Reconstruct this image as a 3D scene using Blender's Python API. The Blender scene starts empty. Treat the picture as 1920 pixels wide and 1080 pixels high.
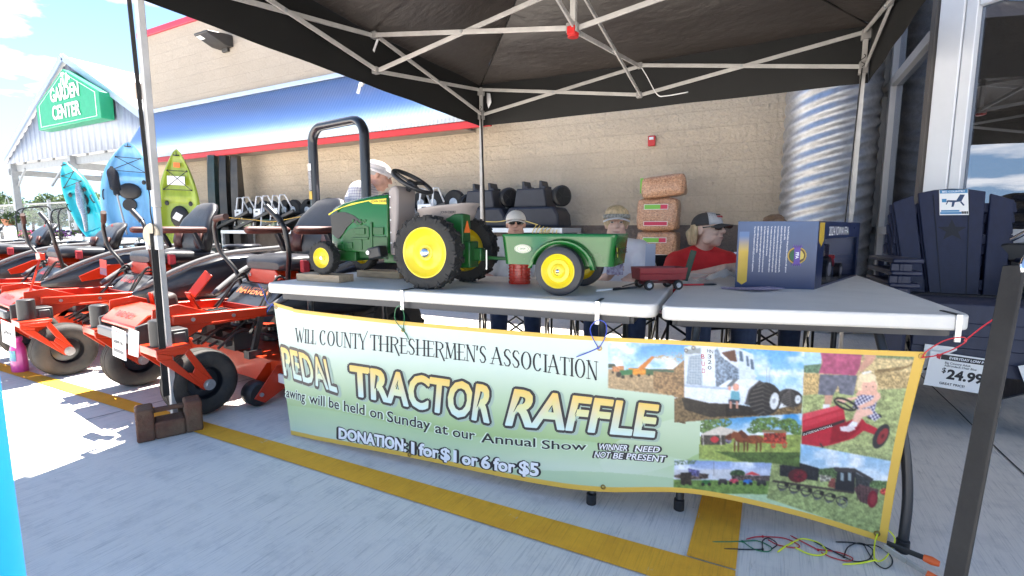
import bpy, bmesh, math, random
import numpy as np
from mathutils import Matrix, Vector, Euler
R = math.radians
random.seed(7)
RNG = np.random.default_rng(7)
S = bpy.context.scene
COL = S.collection

# ---------------------------------------------------------------- camera
H_CAM, F_PX, YAW, PITCH = 1.015, 925.0, R(27.5), R(6.9)
cam_d = bpy.data.cameras.new('camera')
cam = bpy.data.objects.new('camera', cam_d)
COL.objects.link(cam)
cam.location = (0, 0, H_CAM)
cam.rotation_euler = (R(90) - PITCH, 0, YAW)
cam_d.sensor_width = 36
cam_d.lens = F_PX / 1920 * 36
cam_d.clip_start, cam_d.clip_end = 0.02, 2000
S.camera = cam

# ---------------------------------------------------------------- sun and sky
SUN = Vector((-0.05, 0.36, 1.0)).normalized()
ELEV, AZ = math.asin(SUN.z), math.atan2(SUN.x, SUN.y)
sun_d = bpy.data.lights.new('sun', 'SUN')
sun_d.energy, sun_d.angle, sun_d.color = 5.0, R(0.53), (1.0, 0.95, 0.87)
sun = bpy.data.objects.new('sun', sun_d)
COL.objects.link(sun)
sun.rotation_euler = SUN.to_track_quat('Z', 'Y').to_euler()
sun.location = (-4, 6, 20)
S.view_settings.view_transform = 'Standard'
S.view_settings.look = 'None'
S.view_settings.gamma = 1
S.view_settings.exposure = 2.45

world = bpy.data.worlds.new("World")
S.world = world
world.use_nodes = True
wn, wl = world.node_tree.nodes, world.node_tree.links
wn.clear()
w_out = wn.new('ShaderNodeOutputWorld')
w_bg = wn.new('ShaderNodeBackground')
w_bg.inputs['Strength'].default_value = 0.058
w_sky = wn.new('ShaderNodeTexSky')
w_sky.sky_type = 'NISHITA'
w_sky.sun_disc = False
w_sky.sun_elevation, w_sky.sun_rotation = ELEV, AZ
w_sky.air_density, w_sky.dust_density, w_sky.ozone_density = 1.0, 0.1, 2.0
w_tc = wn.new('ShaderNodeTexCoord')
w_sep = wn.new('ShaderNodeSeparateXYZ')
wl.new(w_tc.outputs['Generated'], w_sep.inputs[0])

def wmath(op, a, b=None, clamp=False):
 n = wn.new('ShaderNodeMath')
 n.operation, n.use_clamp = op, clamp
 for k, v in enumerate((a, b)):
  if v is None:
   continue
  if isinstance(v, (int, float)):
   n.inputs[k].default_value = v
  else:
   wl.new(v, n.inputs[k])
 return n.outputs[0]

# cumulus: noise on a flat cloud deck seen from below, with one large bank to the far left
zz = wmath('ADD', wmath('MAXIMUM', w_sep.outputs[2], 0.0), 0.12)
w_cmb = wn.new('ShaderNodeCombineXYZ')
wl.new(wmath('DIVIDE', w_sep.outputs[0], zz), w_cmb.inputs[0])
wl.new(wmath('DIVIDE', w_sep.outputs[1], zz), w_cmb.inputs[1])
w_noise = wn.new('ShaderNodeTexNoise')
w_noise.inputs['Scale'].default_value = 1.15
w_noise.inputs['Detail'].default_value = 9
w_noise.inputs['Roughness'].default_value = 0.56
wl.new(w_cmb.outputs[0], w_noise.inputs['Vector'])
w_dot = wn.new('ShaderNodeVectorMath')
w_dot.operation = 'DOT_PRODUCT'
wl.new(w_tc.outputs['Generated'], w_dot.inputs[0])
w_dot.inputs[1].default_value = Vector((-0.905, 0.215, 0.43)).normalized()
bank = wmath('MULTIPLY', wmath('SUBTRACT', w_dot.outputs['Value'], 0.945), 6.0)
bank = wmath('MAXIMUM', bank, -0.06)
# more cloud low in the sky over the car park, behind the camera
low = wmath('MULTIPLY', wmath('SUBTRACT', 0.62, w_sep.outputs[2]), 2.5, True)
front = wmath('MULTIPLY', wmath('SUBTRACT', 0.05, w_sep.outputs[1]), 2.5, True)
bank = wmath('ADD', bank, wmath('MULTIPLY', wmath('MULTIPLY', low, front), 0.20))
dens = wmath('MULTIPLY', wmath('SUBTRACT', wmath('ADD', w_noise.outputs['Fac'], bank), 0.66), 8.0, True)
w_mix = wn.new('ShaderNodeMix')
w_mix.data_type = 'RGBA'
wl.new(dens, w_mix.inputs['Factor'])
w_hz = wn.new('ShaderNodeMix')
w_hz.data_type = 'RGBA'
wl.new(wmath('MULTIPLY', wmath('SUBTRACT', 0.32, w_sep.outputs[2]), 2.6, True), w_hz.inputs['Factor'])
wl.new(w_sky.outputs[0], w_hz.inputs['A'])
w_hz.inputs['B'].default_value = (2.7, 4.5, 7.0, 1)     # hazy pale blue low in the sky
wl.new(w_hz.outputs['Result'], w_mix.inputs['A'])
w_mix.inputs['B'].default_value = (13.0, 12.3, 11.5, 1)
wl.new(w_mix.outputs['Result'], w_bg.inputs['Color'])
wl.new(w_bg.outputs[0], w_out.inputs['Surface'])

# ---------------------------------------------------------------- helpers: pixel of the photograph -> point on a known plane
_f = Vector((-math.sin(YAW) * math.cos(PITCH), math.cos(YAW) * math.cos(PITCH), -math.sin(PITCH)))
_r = Vector((math.cos(YAW), math.sin(YAW), 0))
_u = _r.cross(_f)

def at(x, y, z=None, Y=None, X=None, d=None):
 v = _f + _r * ((x - 960) / F_PX) - _u * ((y - 540) / F_PX)
 t = (z - H_CAM) / v.z if z is not None else Y / v.y if Y is not None else X / v.x if X is not None else d
 return Vector((0, 0, H_CAM)) + v * t

# ---------------------------------------------------------------- helpers: materials
MATS = {}

def mat(name, c, rough=0.6, metal=0.0, var=0.0, vs=8.0, bump=0.0, bs=60.0, spec=0.5, coat=0.0, c2=None, emit=None, alpha=None, stretch=None, trans=0.0):
 """Principled material with noise colour variation and noise bump in object space."""
 if name in MATS:
  return MATS[name]
 m = bpy.data.materials.new(name)
 m.use_nodes = True
 n, l = m.node_tree.nodes, m.node_tree.links
 b = n['Principled BSDF']
 b.inputs['Base Color'].default_value = (*c, 1)
 b.inputs['Roughness'].default_value = rough
 b.inputs['Metallic'].default_value = metal
 b.inputs['Specular IOR Level'].default_value = spec
 b.inputs['Coat Weight'].default_value = coat
 b.inputs['Coat Roughness'].default_value = 0.08
 if trans:
  b.inputs['Transmission Weight'].default_value = trans
 if emit:
  b.inputs['Emission Color'].default_value = (*emit[0], 1)
  b.inputs['Emission Strength'].default_value = emit[1]
 if alpha is not None:
  b.inputs['Alpha'].default_value = alpha
 if var or bump:
  tc = n.new('ShaderNodeTexCoord')
  src = tc.outputs['Object']
  if stretch:
   mp = n.new('ShaderNodeMapping')
   mp.inputs['Scale'].default_value = stretch
   l.new(src, mp.inputs[0])
   src = mp.outputs[0]
 if var:
  nt = n.new('ShaderNodeTexNoise')
  nt.inputs['Scale'].default_value = vs
  nt.inputs['Detail'].default_value = 6
  nt.inputs['Roughness'].default_value = 0.62
  l.new(src, nt.inputs['Vector'])
  mx = n.new('ShaderNodeMix')
  mx.data_type = 'RGBA'
  d = c2 if c2 else tuple(x * (1 - var) for x in c)
  mx.inputs['A'].default_value = (*c, 1)
  mx.inputs['B'].default_value = (*d, 1)
  rp = n.new('ShaderNodeMapRange')
  rp.inputs['From Min'].default_value, rp.inputs['From Max'].default_value = 0.35, 0.68
  l.new(nt.outputs['Fac'], rp.inputs['Value'])
  l.new(rp.outputs[0], mx.inputs['Factor'])
  l.new(mx.outputs['Result'], b.inputs['Base Color'])
  rr = n.new('ShaderNodeMapRange')
  rr.inputs['To Min'].default_value, rr.inputs['To Max'].default_value = max(0.02, rough - 0.08), min(1, rough + 0.1)
  l.new(nt.outputs['Fac'], rr.inputs['Value'])
  l.new(rr.outputs[0], b.inputs['Roughness'])
 if bump:
  nb = n.new('ShaderNodeTexNoise')
  nb.inputs['Scale'].default_value = bs
  nb.inputs['Detail'].default_value = 4
  l.new(src, nb.inputs['Vector'])
  bp = n.new('ShaderNodeBump')
  bp.inputs['Strength'].default_value = bump
  bp.inputs['Distance'].default_value = 0.01
  l.new(nb.outputs['Fac'], bp.inputs['Height'])
  l.new(bp.outputs[0], b.inputs['Normal'])
 MATS[name] = m
 return m

# ---------------------------------------------------------------- helpers: meshes
class MB:
 """Collects simple shapes; build() links them as ONE mesh object."""

 def __init__(s, M=None):
  s.v, s.f, s.mi, s.M, s.m = [], [], [], M or Matrix.Identity(4), 0

 def add(s, vs, fs, M=None):
  T = s.M @ M if M is not None else s.M
  o = len(s.v)
  s.v += [T @ Vector(p) for p in vs]
  s.f += [[i + o for i in f] for f in fs]
  s.mi += [s.m] * len(fs)
  return s

 def box(s, c, d, rot=None, M=None):
  x, y, z = d[0] / 2, d[1] / 2, d[2] / 2
  vs = [(-x, -y, -z), (x, -y, -z), (x, y, -z), (-x, y, -z), (-x, -y, z), (x, -y, z), (x, y, z), (-x, y, z)]
  T = Matrix.Translation(c)
  if rot:
   T = T @ Euler([R(a) for a in rot]).to_matrix().to_4x4()
  if M is not None:
   T = M @ T
  return s.add(vs, [(3, 2, 1, 0), (4, 5, 6, 7), (0, 1, 5, 4), (1, 2, 6, 5), (2, 3, 7, 6), (3, 0, 4, 7)], T)

 def bb(s, a, b):
  return s.box([(a[i] + b[i]) / 2 for i in range(3)], [abs(b[i] - a[i]) for i in range(3)])

 def bar(s, p, q, w, h=None, up=(0, 0, 1)):
  p, q = Vector(p), Vector(q)
  h = h or w
  d = q - p
  x = d.normalized()
  y = Vector(up).cross(x)
  if y.length < 1e-4:
   y = Vector((0, 1, 0)).cross(x)
  y.normalize()
  z = x.cross(y)
  T = Matrix((x, y, z)).transposed().to_4x4()
  T.translation = (p + q) / 2
  return s.box((0, 0, 0), (d.length, w, h), M=T)

 def tube(s, pts, r, seg=8, closed=False, caps=True, flat=1.0):
  pts = [Vector(p) for p in pts]
  n = len(pts)
  rs = r if isinstance(r, (list, tuple)) else [r] * n
  tan = []
  for i in range(n):
   a = pts[(i - 1) % n] if closed or i else pts[0]
   b = pts[(i + 1) % n] if closed or i < n - 1 else pts[-1]
   tan.append((b - a).normalized())
  ref = Vector((0, 0, 1)) if abs(tan[0].z) < 0.9 else Vector((1, 0, 0))
  nx = tan[0].cross(ref).normalized()
  vs, fs = [], []
  for i in range(n):
   nx = (nx - tan[i] * nx.dot(tan[i])).normalized()
   ny = tan[i].cross(nx)
   for k in range(seg):
    a = 2 * math.pi * k / seg
    vs.append(pts[i] + nx * (math.cos(a) * rs[i]) + ny * (math.sin(a) * rs[i] * flat))
  for i in range(n if closed else n - 1):
   j = (i + 1) % n
   for k in range(seg):
    k2 = (k + 1) % seg
    fs.append((i * seg + k, i * seg + k2, j * seg + k2, j * seg + k))
  if caps and not closed:
   fs.append(tuple(range(seg - 1, -1, -1)))
   fs.append(tuple((n - 1) * seg + k for k in range(seg)))
  return s.add(vs, fs)

 def cyl(s, p, q, r, seg=16, r2=None):
  return s.tube([p, q], [r, r if r2 is None else r2], seg)

 def lathe(s, prof, seg=24, M=None, cap=False):
  """profile of (r, z) turned round local z"""
  vs, fs, n = [], [], len(prof)
  for k in range(seg):
   a = 2 * math.pi * k / seg
   for r, z in prof:
    vs.append((r * math.cos(a), r * math.sin(a), z))
  for k in range(seg):
   k2 = (k + 1) % seg
   for i in range(n - 1):
    fs.append((k * n + i, k2 * n + i, k2 * n + i + 1, k * n + i + 1))
  if cap:
   fs.append(tuple(k * n for k in range(seg - 1, -1, -1)))
   fs.append(tuple(k * n + n - 1 for k in range(seg)))
  return s.add(vs, fs, M)

 def ball(s, c, r, seg=12, rings=8, rot=None):
  rx, ry, rz = r if isinstance(r, (list, tuple)) else (r, r, r)
  T = Matrix.Translation(c)
  if rot:
   T = T @ Euler([R(a) for a in rot]).to_matrix().to_4x4()
  T = T @ Matrix.Diagonal((rx, ry, rz, 1))
  vs = [(0, 0, -1)]
  for i in range(1, rings):
   t = math.pi * i / rings - math.pi / 2
   for k in range(seg):
    a = 2 * math.pi * k / seg
    vs.append((math.cos(t) * math.cos(a), math.cos(t) * math.sin(a), math.sin(t)))
  vs.append((0, 0, 1))
  fs = []
  for k in range(seg):
   k2 = (k + 1) % seg
   fs.append((0, 1 + k2, 1 + k))
   for i in range(rings - 2):
    a, b = 1 + i * seg, 1 + (i + 1) * seg
    fs.append((a + k, a + k2, b + k2, b + k))
   e = 1 + (rings - 2) * seg
   fs.append((e + k, e + k2, len(vs) - 1))
  return s.add(vs, fs, T)

 def prism(s, poly, h, M=None):
  """2-D outline (counter-clockwise) in local xy, extruded 0..h in z"""
  n = len(poly)
  vs = [(x, y, 0) for x, y in poly] + [(x, y, h) for x, y in poly]
  fs = [tuple(range(n - 1, -1, -1)), tuple(range(n, 2 * n))]
  fs += [(i, (i + 1) % n, n + (i + 1) % n, n + i) for i in range(n)]
  return s.add(vs, fs, M)

 def sheet(s, rows, M=None):
  """grid of points -> quads"""
  n, m = len(rows), len(rows[0])
  fs = [(i * m + j, i * m + j + 1, (i + 1) * m + j + 1, (i + 1) * m + j) for i in range(n - 1) for j in range(m - 1)]
  return s.add([p for r in rows for p in r], fs, M)

 def build(s, name, mats, parent=None, bevel=0.0, smooth=35, seg=2, loc=None, rot=None, solid=0.0, sub=0):
  me = bpy.data.meshes.new(name)
  me.from_pydata(s.v, [], s.f)
  for m in (mats if isinstance(mats, (list, tuple)) else [mats]):
   me.materials.append(m)
  me.polygons.foreach_set('material_index', s.mi)
  me.validate()
  me.update()
  if smooth:
   me.polygons.foreach_set('use_smooth', [True] * len(me.polygons))
   me.set_sharp_from_angle(angle=R(smooth))
  o = bpy.data.objects.new(name, me)
  COL.objects.link(o)
  if parent:
   o.parent = parent
  if loc:
   o.location = loc
  if rot:
   o.rotation_euler = [R(a) for a in rot]
  if solid:
   md = o.modifiers.new('thick', 'SOLIDIFY')
   md.thickness, md.offset = solid, 0
  if bevel:
   md = o.modifiers.new('bevel', 'BEVEL')
   md.width, md.segments, md.limit_method, md.angle_limit = bevel, seg, 'ANGLE', R(40)
   md.harden_normals = False
  if sub:
   md = o.modifiers.new('sub', 'SUBSURF')
   md.levels = md.render_levels = sub
  return o

YZ = Matrix(((0, 0, 1, 0), (1, 0, 0, 0), (0, 1, 0, 0), (0, 0, 0, 1)))     # prism drawn in (y, z), extruded along x
XZ = Matrix(((1, 0, 0, 0), (0, 0, -1, 0), (0, 1, 0, 0), (0, 0, 0, 1)))    # prism drawn in (x, z), extruded towards -y
AX = Matrix(((0, 0, 1, 0), (1, 0, 0, 0), (0, 1, 0, 0), (0, 0, 0, 1)))     # lathe axis along x
AY = Matrix(((1, 0, 0, 0), (0, 0, -1, 0), (0, 1, 0, 0), (0, 0, 0, 1)))    # lathe axis along -y

def T(x, y, z):
 return Matrix.Translation((x, y, z))

def RZ(a):
 return Matrix.Rotation(R(a), 4, 'Z')

def RX(a):
 return Matrix.Rotation(R(a), 4, 'X')

def RY(a):
 return Matrix.Rotation(R(a), 4, 'Y')

def tag(o, label, cat, group=None, kind=None):
 o['label'], o['category'] = label, cat
 if group:
  o['group'] = group
 if kind:
  o['kind'] = kind
 return o

def struct(o):
 o['kind'] = 'structure'
 return o

def thing(name, label, cat, loc=(0, 0, 0), rotz=0, group=None):
 o = bpy.data.objects.new(name, None)
 o.empty_display_size = 0.1
 COL.objects.link(o)
 o.location, o.rotation_euler = loc, (0, 0, R(rotz))
 return tag(o, label, cat, group)

def dup(root, loc, rotz, label):
 """a copy of a thing with copies of its parts and sub-parts"""
 r = root.copy()
 COL.objects.link(r)
 r.location, r.rotation_euler = loc, (0, 0, R(rotz))
 r['label'] = label

 def walk(src, dst):
  for ch in list(src.children):
   c = ch.copy()
   COL.objects.link(c)
   c.parent = dst
   walk(ch, c)
 walk(root, r)
 return r

def arc(cx, cy, r, a0, a1, n=8):
 return [(cx + r * math.cos(R(a0 + (a1 - a0) * i / n)), cy + r * math.sin(R(a0 + (a1 - a0) * i / n))) for i in range(n + 1)]

def rrect(w, h, r, n=4):
 """rounded rectangle outline centred on 0"""
 x, y = w / 2 - r, h / 2 - r
 return arc(x, y, r, 0, 90, n) + arc(-x, y, r, 90, 180, n) + arc(-x, -y, r, 180, 270, n) + arc(x, -y, r, 270, 360, n)

def smooth_path(pts, n=6):
 """Catmull-Rom through points"""
 P = [Vector(p) for p in pts]
 P = [P[0] * 2 - P[1]] + P + [P[-1] * 2 - P[-2]]
 out = []
 for i in range(1, len(P) - 2):
  for k in range(n):
   t = k / n
   a, b, c, d = P[i - 1], P[i], P[i + 1], P[i + 2]
   out.append(0.5 * ((2 * b) + (c - a) * t + (2 * a - 5 * b + 4 * c - d) * t * t + (3 * b - a - 3 * c + d) * t ** 3))
 out.append(P[-2])
 return out

_text_cache = {}

def text_poly(s, bold=0.0, shear=0.0, space=1.0):
 """built-in font -> 2-D verts/faces; width 1 letter-height units (cap height = 1), x from 0"""
 key = (s, bold, shear, space)
 if key not in _text_cache:
  cu = bpy.data.curves.new('lettering', 'FONT')
  cu.body, cu.size, cu.offset, cu.shear, cu.space_character = s, 1.0, bold, shear, space
  cu.resolution_u = 3
  cu.fill_mode = 'BOTH'
  o = bpy.data.objects.new('lettering', cu)
  COL.objects.link(o)
  bpy.context.view_layer.update()
  me = bpy.data.meshes.new_from_object(o.evaluated_get(bpy.context.evaluated_depsgraph_get()))
  v = [(p.co.x, p.co.y) for p in me.vertices]
  f = [tuple(p.vertices) for p in me.polygons]
  bpy.data.objects.remove(o)
  bpy.data.curves.remove(cu)
  bpy.data.meshes.remove(me)
  _text_cache[key] = (v, f)
 return _text_cache[key]

CAP = 0.73   # cap height of the built-in font at size 1

def text_mb(mb, s, M, h, bold=0.0, shear=0.0, sx=1.0, align='C', space=1.0, thick=0.0):
 """flat lettering of cap height h, drawn in M's local xy plane, facing +z"""
 v, f = text_poly(s, bold, shear, space)
 if not v:
  return mb
 k = h / CAP
 x0, x1 = min(p[0] for p in v), max(p[0] for p in v)
 off = {'C': (x0 + x1) / 2, 'L': x0, 'R': x1}[align]
 mb.add([((x - off) * k * sx, y * k, thick) for x, y in v], f, M)
 return mb

def facing(p, nrm, up=(0, 0, 1)):
 """matrix whose local z is the normal, local y is as near 'up' as can be"""
 z = Vector(nrm).normalized()
 x = Vector(up).cross(z).normalized()
 y = z.cross(x)
 m = Matrix((x, y, z)).transposed().to_4x4()
 m.translation = p
 return m

# ================================================================ surface materials with their own node set-ups
def node_mat(name):
 m = bpy.data.materials.new(name)
 m.use_nodes = True
 MATS[name] = m
 n, l = m.node_tree.nodes, m.node_tree.links
 return m, n, l, n['Principled BSDF']

def noise_node(n, l, src, scale, detail=6, rough=0.6, stretch=None):
 t = n.new('ShaderNodeTexNoise')
 t.inputs['Scale'].default_value, t.inputs['Detail'].default_value, t.inputs['Roughness'].default_value = scale, detail, rough
 if stretch:
  mp = n.new('ShaderNodeMapping')
  mp.inputs['Scale'].default_value = stretch
  l.new(src, mp.inputs[0])
  src = mp.outputs[0]
 l.new(src, t.inputs['Vector'])
 return t.outputs['Fac']

def rng(n, l, v, a, b, c=0.0, d=1.0):
 t = n.new('ShaderNodeMapRange')
 for k, x in zip(('From Min', 'From Max', 'To Min', 'To Max'), (a, b, c, d)):
  t.inputs[k].default_value = x
 l.new(v, t.inputs['Value'])
 return t.outputs[0]

def mixc(n, l, f, a, b):
 t = n.new('ShaderNodeMix')
 t.data_type = 'RGBA'
 for k, x in (('A', a), ('B', b)):
  if isinstance(x, tuple):
   t.inputs[k].default_value = (*x, 1)
  else:
   l.new(x, t.inputs[k])
 l.new(f, t.inputs['Factor'])
 return t.outputs['Result']

def mathn(n, l, op, a, b):
 t = n.new('ShaderNodeMath')
 t.operation = op
 for k, x in enumerate((a, b)):
  if isinstance(x, (int, float)):
   t.inputs[k].default_value = x
  else:
   l.new(x, t.inputs[k])
 return t.outputs[0]

def bump_to(n, l, b, h, strength, dist):
 t = n.new('ShaderNodeBump')
 t.inputs['Strength'].default_value, t.inputs['Distance'].default_value = strength, dist
 l.new(h, t.inputs['Height'])
 l.new(t.outputs[0], b.inputs['Normal'])

# broom-finished concrete, and the worn yellow paint on it
for _nm, _paint in (('concrete', False), ('yellow_paint', True)):
 m, n, l, b = node_mat(_nm)
 src = n.new('ShaderNodeTexCoord').outputs['Object']
 stain = noise_node(n, l, src, 0.9, 8, 0.65)
 mott = noise_node(n, l, src, 9, 8, 0.7)
 broom = noise_node(n, l, src, 1.0, 3, 0.6, (210, 5, 1))
 scuff = noise_node(n, l, src, 1.0, 5, 0.75, (38, 5, 1))
 fine = noise_node(n, l, src, 420, 2, 0.5)
 c = mixc(n, l, rng(n, l, stain, 0.3, 0.7), (0.76, 0.72, 0.66), (0.67, 0.63, 0.575))
 c = mixc(n, l, rng(n, l, mott, 0.50, 0.70, 0, 0.55), c, (0.47, 0.455, 0.44))
 c = mixc(n, l, rng(n, l, broom, 0.52, 0.72, 0, 0.5), c, (0.30, 0.295, 0.29))
 c = mixc(n, l, rng(n, l, scuff, 0.60, 0.70, 0, 0.5), c, (0.27, 0.26, 0.25))
 speck = noise_node(n, l, src, 55, 2, 0.4)
 c = mixc(n, l, rng(n, l, speck, 0.78, 0.82, 0, 0.7), c, (0.08, 0.075, 0.07))
 if _paint:
  wear = noise_node(n, l, src, 7, 9, 0.72)
  wear = mathn(n, l, 'ADD', wear, mathn(n, l, 'MULTIPLY', broom, 0.25))
  wear = mathn(n, l, 'ADD', wear, mathn(n, l, 'MULTIPLY', fine, 0.1))
  y = mixc(n, l, rng(n, l, mott, 0.35, 0.7), (0.88, 0.44, 0.035), (0.74, 0.35, 0.03))
  y = mixc(n, l, rng(n, l, broom, 0.5, 0.75, 0, 0.35), y, (0.34, 0.16, 0.03))
  c = mixc(n, l, rng(n, l, wear, 0.83, 0.9, 0, 0.85), y, c)
 l.new(c, b.inputs['Base Color'])
 b.inputs['Roughness'].default_value = 0.82
 b.inputs['Specular IOR Level'].default_value = 0.3
 h = mathn(n, l, 'ADD', mathn(n, l, 'MULTIPLY', broom, 1.0), mathn(n, l, 'MULTIPLY', fine, 0.35))
 bump_to(n, l, b, h, 0.55, 0.004)

# split-face concrete block walls: one pale, one taupe, drawn in the wall's own x and z
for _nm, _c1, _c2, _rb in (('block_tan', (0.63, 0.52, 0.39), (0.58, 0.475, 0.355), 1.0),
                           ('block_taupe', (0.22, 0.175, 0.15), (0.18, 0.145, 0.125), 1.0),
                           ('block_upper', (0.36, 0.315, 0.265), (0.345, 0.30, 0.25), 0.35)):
 m, n, l, b = node_mat(_nm)
 src = n.new('ShaderNodeTexCoord').outputs['Object']
 sp = n.new('ShaderNodeSeparateXYZ')
 l.new(src, sp.inputs[0])
 cb = n.new('ShaderNodeCombineXYZ')
 l.new(mathn(n, l, 'ADD', sp.outputs[0], sp.outputs[1]), cb.inputs[0])
 l.new(sp.outputs[2], cb.inputs[1])
 br = n.new('ShaderNodeTexBrick')
 br.offset = 0.5
 l.new(cb.outputs[0], br.inputs['Vector'])
 for k, v in (('Scale', 1.0), ('Mortar Size', 0.006), ('Mortar Smooth', 0.25), ('Bias', 0.0), ('Brick Width', 0.4064), ('Row Height', 0.2032)):
  br.inputs[k].default_value = v
 br.inputs['Color1'].default_value, br.inputs['Color2'].default_value = (*_c1, 1), (*_c2, 1)
 br.inputs['Mortar'].default_value = (*[x * (0.92 if _rb == 1 else 0.97) for x in _c1], 1)
 n1 = noise_node(n, l, src, 26, 8, 0.7)
 n2 = noise_node(n, l, src, 1.6, 5, 0.6)
 c = mixc(n, l, rng(n, l, n1, 0.4, 0.72, 0, 0.35), br.outputs['Color'], tuple(x * 0.6 for x in _c1))
 c = mixc(n, l, rng(n, l, n2, 0.35, 0.75, 0, 0.3), c, tuple(x * 0.72 for x in _c1))
 l.new(c, b.inputs['Base Color'])
 b.inputs['Roughness'].default_value = 0.9
 b.inputs['Specular IOR Level'].default_value = 0.2
 n3 = noise_node(n, l, src, 16, 6, 0.62)
 h = mathn(n, l, 'SUBTRACT', mathn(n, l, 'MULTIPLY', n3, 1.5 * _rb), mathn(n, l, 'MULTIPLY', br.outputs['Fac'], 0.3 if _rb == 1 else 0.1))
 bump_to(n, l, b, h, 0.8, 0.05 if _rb == 1 else 0.03)

# black coated canopy cloth, wrinkled
m, n, l, b = node_mat('tent_cloth')
src = n.new('ShaderNodeTexCoord').outputs['Object']
w1 = noise_node(n, l, src, 1.6, 3, 0.5, (1, 1, 2.2))
w2 = noise_node(n, l, src, 9, 4, 0.6, (1, 2.4, 1.5))
b.inputs['Base Color'].default_value = (0.040, 0.033, 0.030, 1)
b.inputs['Roughness'].default_value = 0.42
b.inputs['Specular IOR Level'].default_value = 0.55
bump_to(n, l, b, mathn(n, l, 'ADD', w1, mathn(n, l, 'MULTIPLY', w2, 0.22)), 0.5, 0.06)

mat('valance_cloth_shaded', (0.005, 0.005, 0.005), 0.7, bump=0.3, bs=5)  # same canopy cloth, darkened for the shade on the valance
WHITE_POLE = mat('white_enamel_steel', (0.54, 0.52, 0.50), 0.38, 0.0, var=0.2, vs=9)
GALV = mat('galvanised_steel', (0.62, 0.64, 0.67), 0.3, 1.0, var=0.25, vs=22, bump=0.05, bs=30)
GALV_DULL = mat('dull_zinc', (0.50, 0.52, 0.54), 0.45, 0.7, var=0.3, vs=14)
CHROME = mat('bright_chrome', (0.8, 0.8, 0.82), 0.12, 1.0)
BLACK_PL = mat('black_plastic', (0.016, 0.016, 0.018), 0.42, var=0.3, vs=30)
BLACK_ME = mat('black_powder_coat', (0.012, 0.012, 0.014), 0.35, var=0.3, vs=40)
RUBBER = mat('black_rubber', (0.020, 0.019, 0.018), 0.72, var=0.35, vs=18, bump=0.15, bs=90)
TYRE = mat('dusty_tyre_rubber', (0.022, 0.021, 0.020), 0.75, var=0.5, vs=5, c2=(0.07, 0.058, 0.048), bump=0.2, bs=120)
WHITE_PL = mat('white_plastic', (0.74, 0.71, 0.66), 0.5, var=0.08, vs=6, bump=0.08, bs=220)
WHITE_PAPER = mat('white_card', (0.78, 0.78, 0.77), 0.6)
INK = mat('black_ink', (0.015, 0.015, 0.018), 0.6)
INK_W = mat('white_ink', (0.8, 0.8, 0.82), 0.6)
INK_R = mat('red_ink', (0.45, 0.03, 0.04), 0.6)
RED_PAINT = mat('red_trim_paint', (0.55, 0.018, 0.02), 0.4, var=0.15, vs=3)
ALU = mat('white_aluminium', (0.66, 0.68, 0.72), 0.4, 0.15, var=0.06, vs=4)
GREY_ALU = mat('grey_aluminium', (0.36, 0.36, 0.37), 0.45, 0.3, var=0.1, vs=4)

# ================================================================ the setting: ground, painted lines, joints
g = MB()
g.bb((-400, -400, -0.3), (400, 400, 0))
struct(g.build('ground', MATS['concrete'], smooth=0))
g = MB()
g.add([(-40, 1.33, .004), (-5, 1.353, .004), (-2.03, 1.365, .004), (-0.036, 1.370, .004), (-0.036, 1.51, .004), (-0.18, 1.51, .004), (-0.72, 1.497, .004), (-2.6, 1.465, .004), (-5, 1.44, .004), (-40, 1.42, .004)],
      [tuple(range(10))])
g.add([(-0.176, 1.516, .004), (-0.036, 1.516, .004), (-0.036, 4.4, .004), (-0.176, 4.4, .004)], [(0, 1, 2, 3)])
struct(g.build('yellow_line', MATS['yellow_paint'], smooth=0))
jm = mat('joint_dirt', (0.07, 0.066, 0.06), 0.95, var=0.5, vs=30)
g = MB()
g.m = 0
for a, c2 in ((at(1745, 722, z=0), at(1918, 888, z=0)),):
 d = (c2 - a)
 p, q = a - d * 1.2, c2 + d * 1.0
 nrm = Vector((-d.y, d.x, 0)).normalized() * 0.0035
 pts = [p + (q - p) * (k / 24) + Vector((RNG.normal() * .0012, RNG.normal() * .0012, .003)) for k in range(25)]
 g.sheet([[x - nrm for x in pts], [x + nrm for x in pts]])
a, c2 = at(0, 828, z=0), at(261, 763, z=0)
d = c2 - a
nrm = Vector((-d.y, d.x, 0)).normalized() * 0.003
pts = [a - d * 2 + d * 6 * (k / 30) + Vector((0, 0, .003)) for k in range(31)]
g.sheet([[x - nrm for x in pts], [x + nrm for x in pts]])
struct(g.build('pavement_joint', jm, smooth=0))

# ================================================================ store building
store = thing('store_building', 'tan block store wall with red parapet cap and blue-grey metal awning with red edge', 'building', (0, 6.6, 0))
g = MB()
g.bb((-13.0, 0, 1.055), (7.0, 0.4, 3.70))
g.build('wall', MATS['block_tan'], store, smooth=0)
g = MB()
g.bb((-13.0, 0.004, 3.70), (7.0, 0.4, 5.30))
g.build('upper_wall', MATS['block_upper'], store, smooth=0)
g = MB()
g.bb((-13.0, -0.003, 0), (7.0, 0.4, 1.055))
g.build('wall_base', MATS['block_taupe'], store, smooth=0)
g = MB()
g.bb((-13.06, -0.05, 5.30), (7.0, 0.45, 5.42))
g.build('parapet_cap', mat('parapet_red', (0.42, 0.03, 0.06), 0.45, var=0.1, vs=2), store, bevel=0.008)
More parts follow.
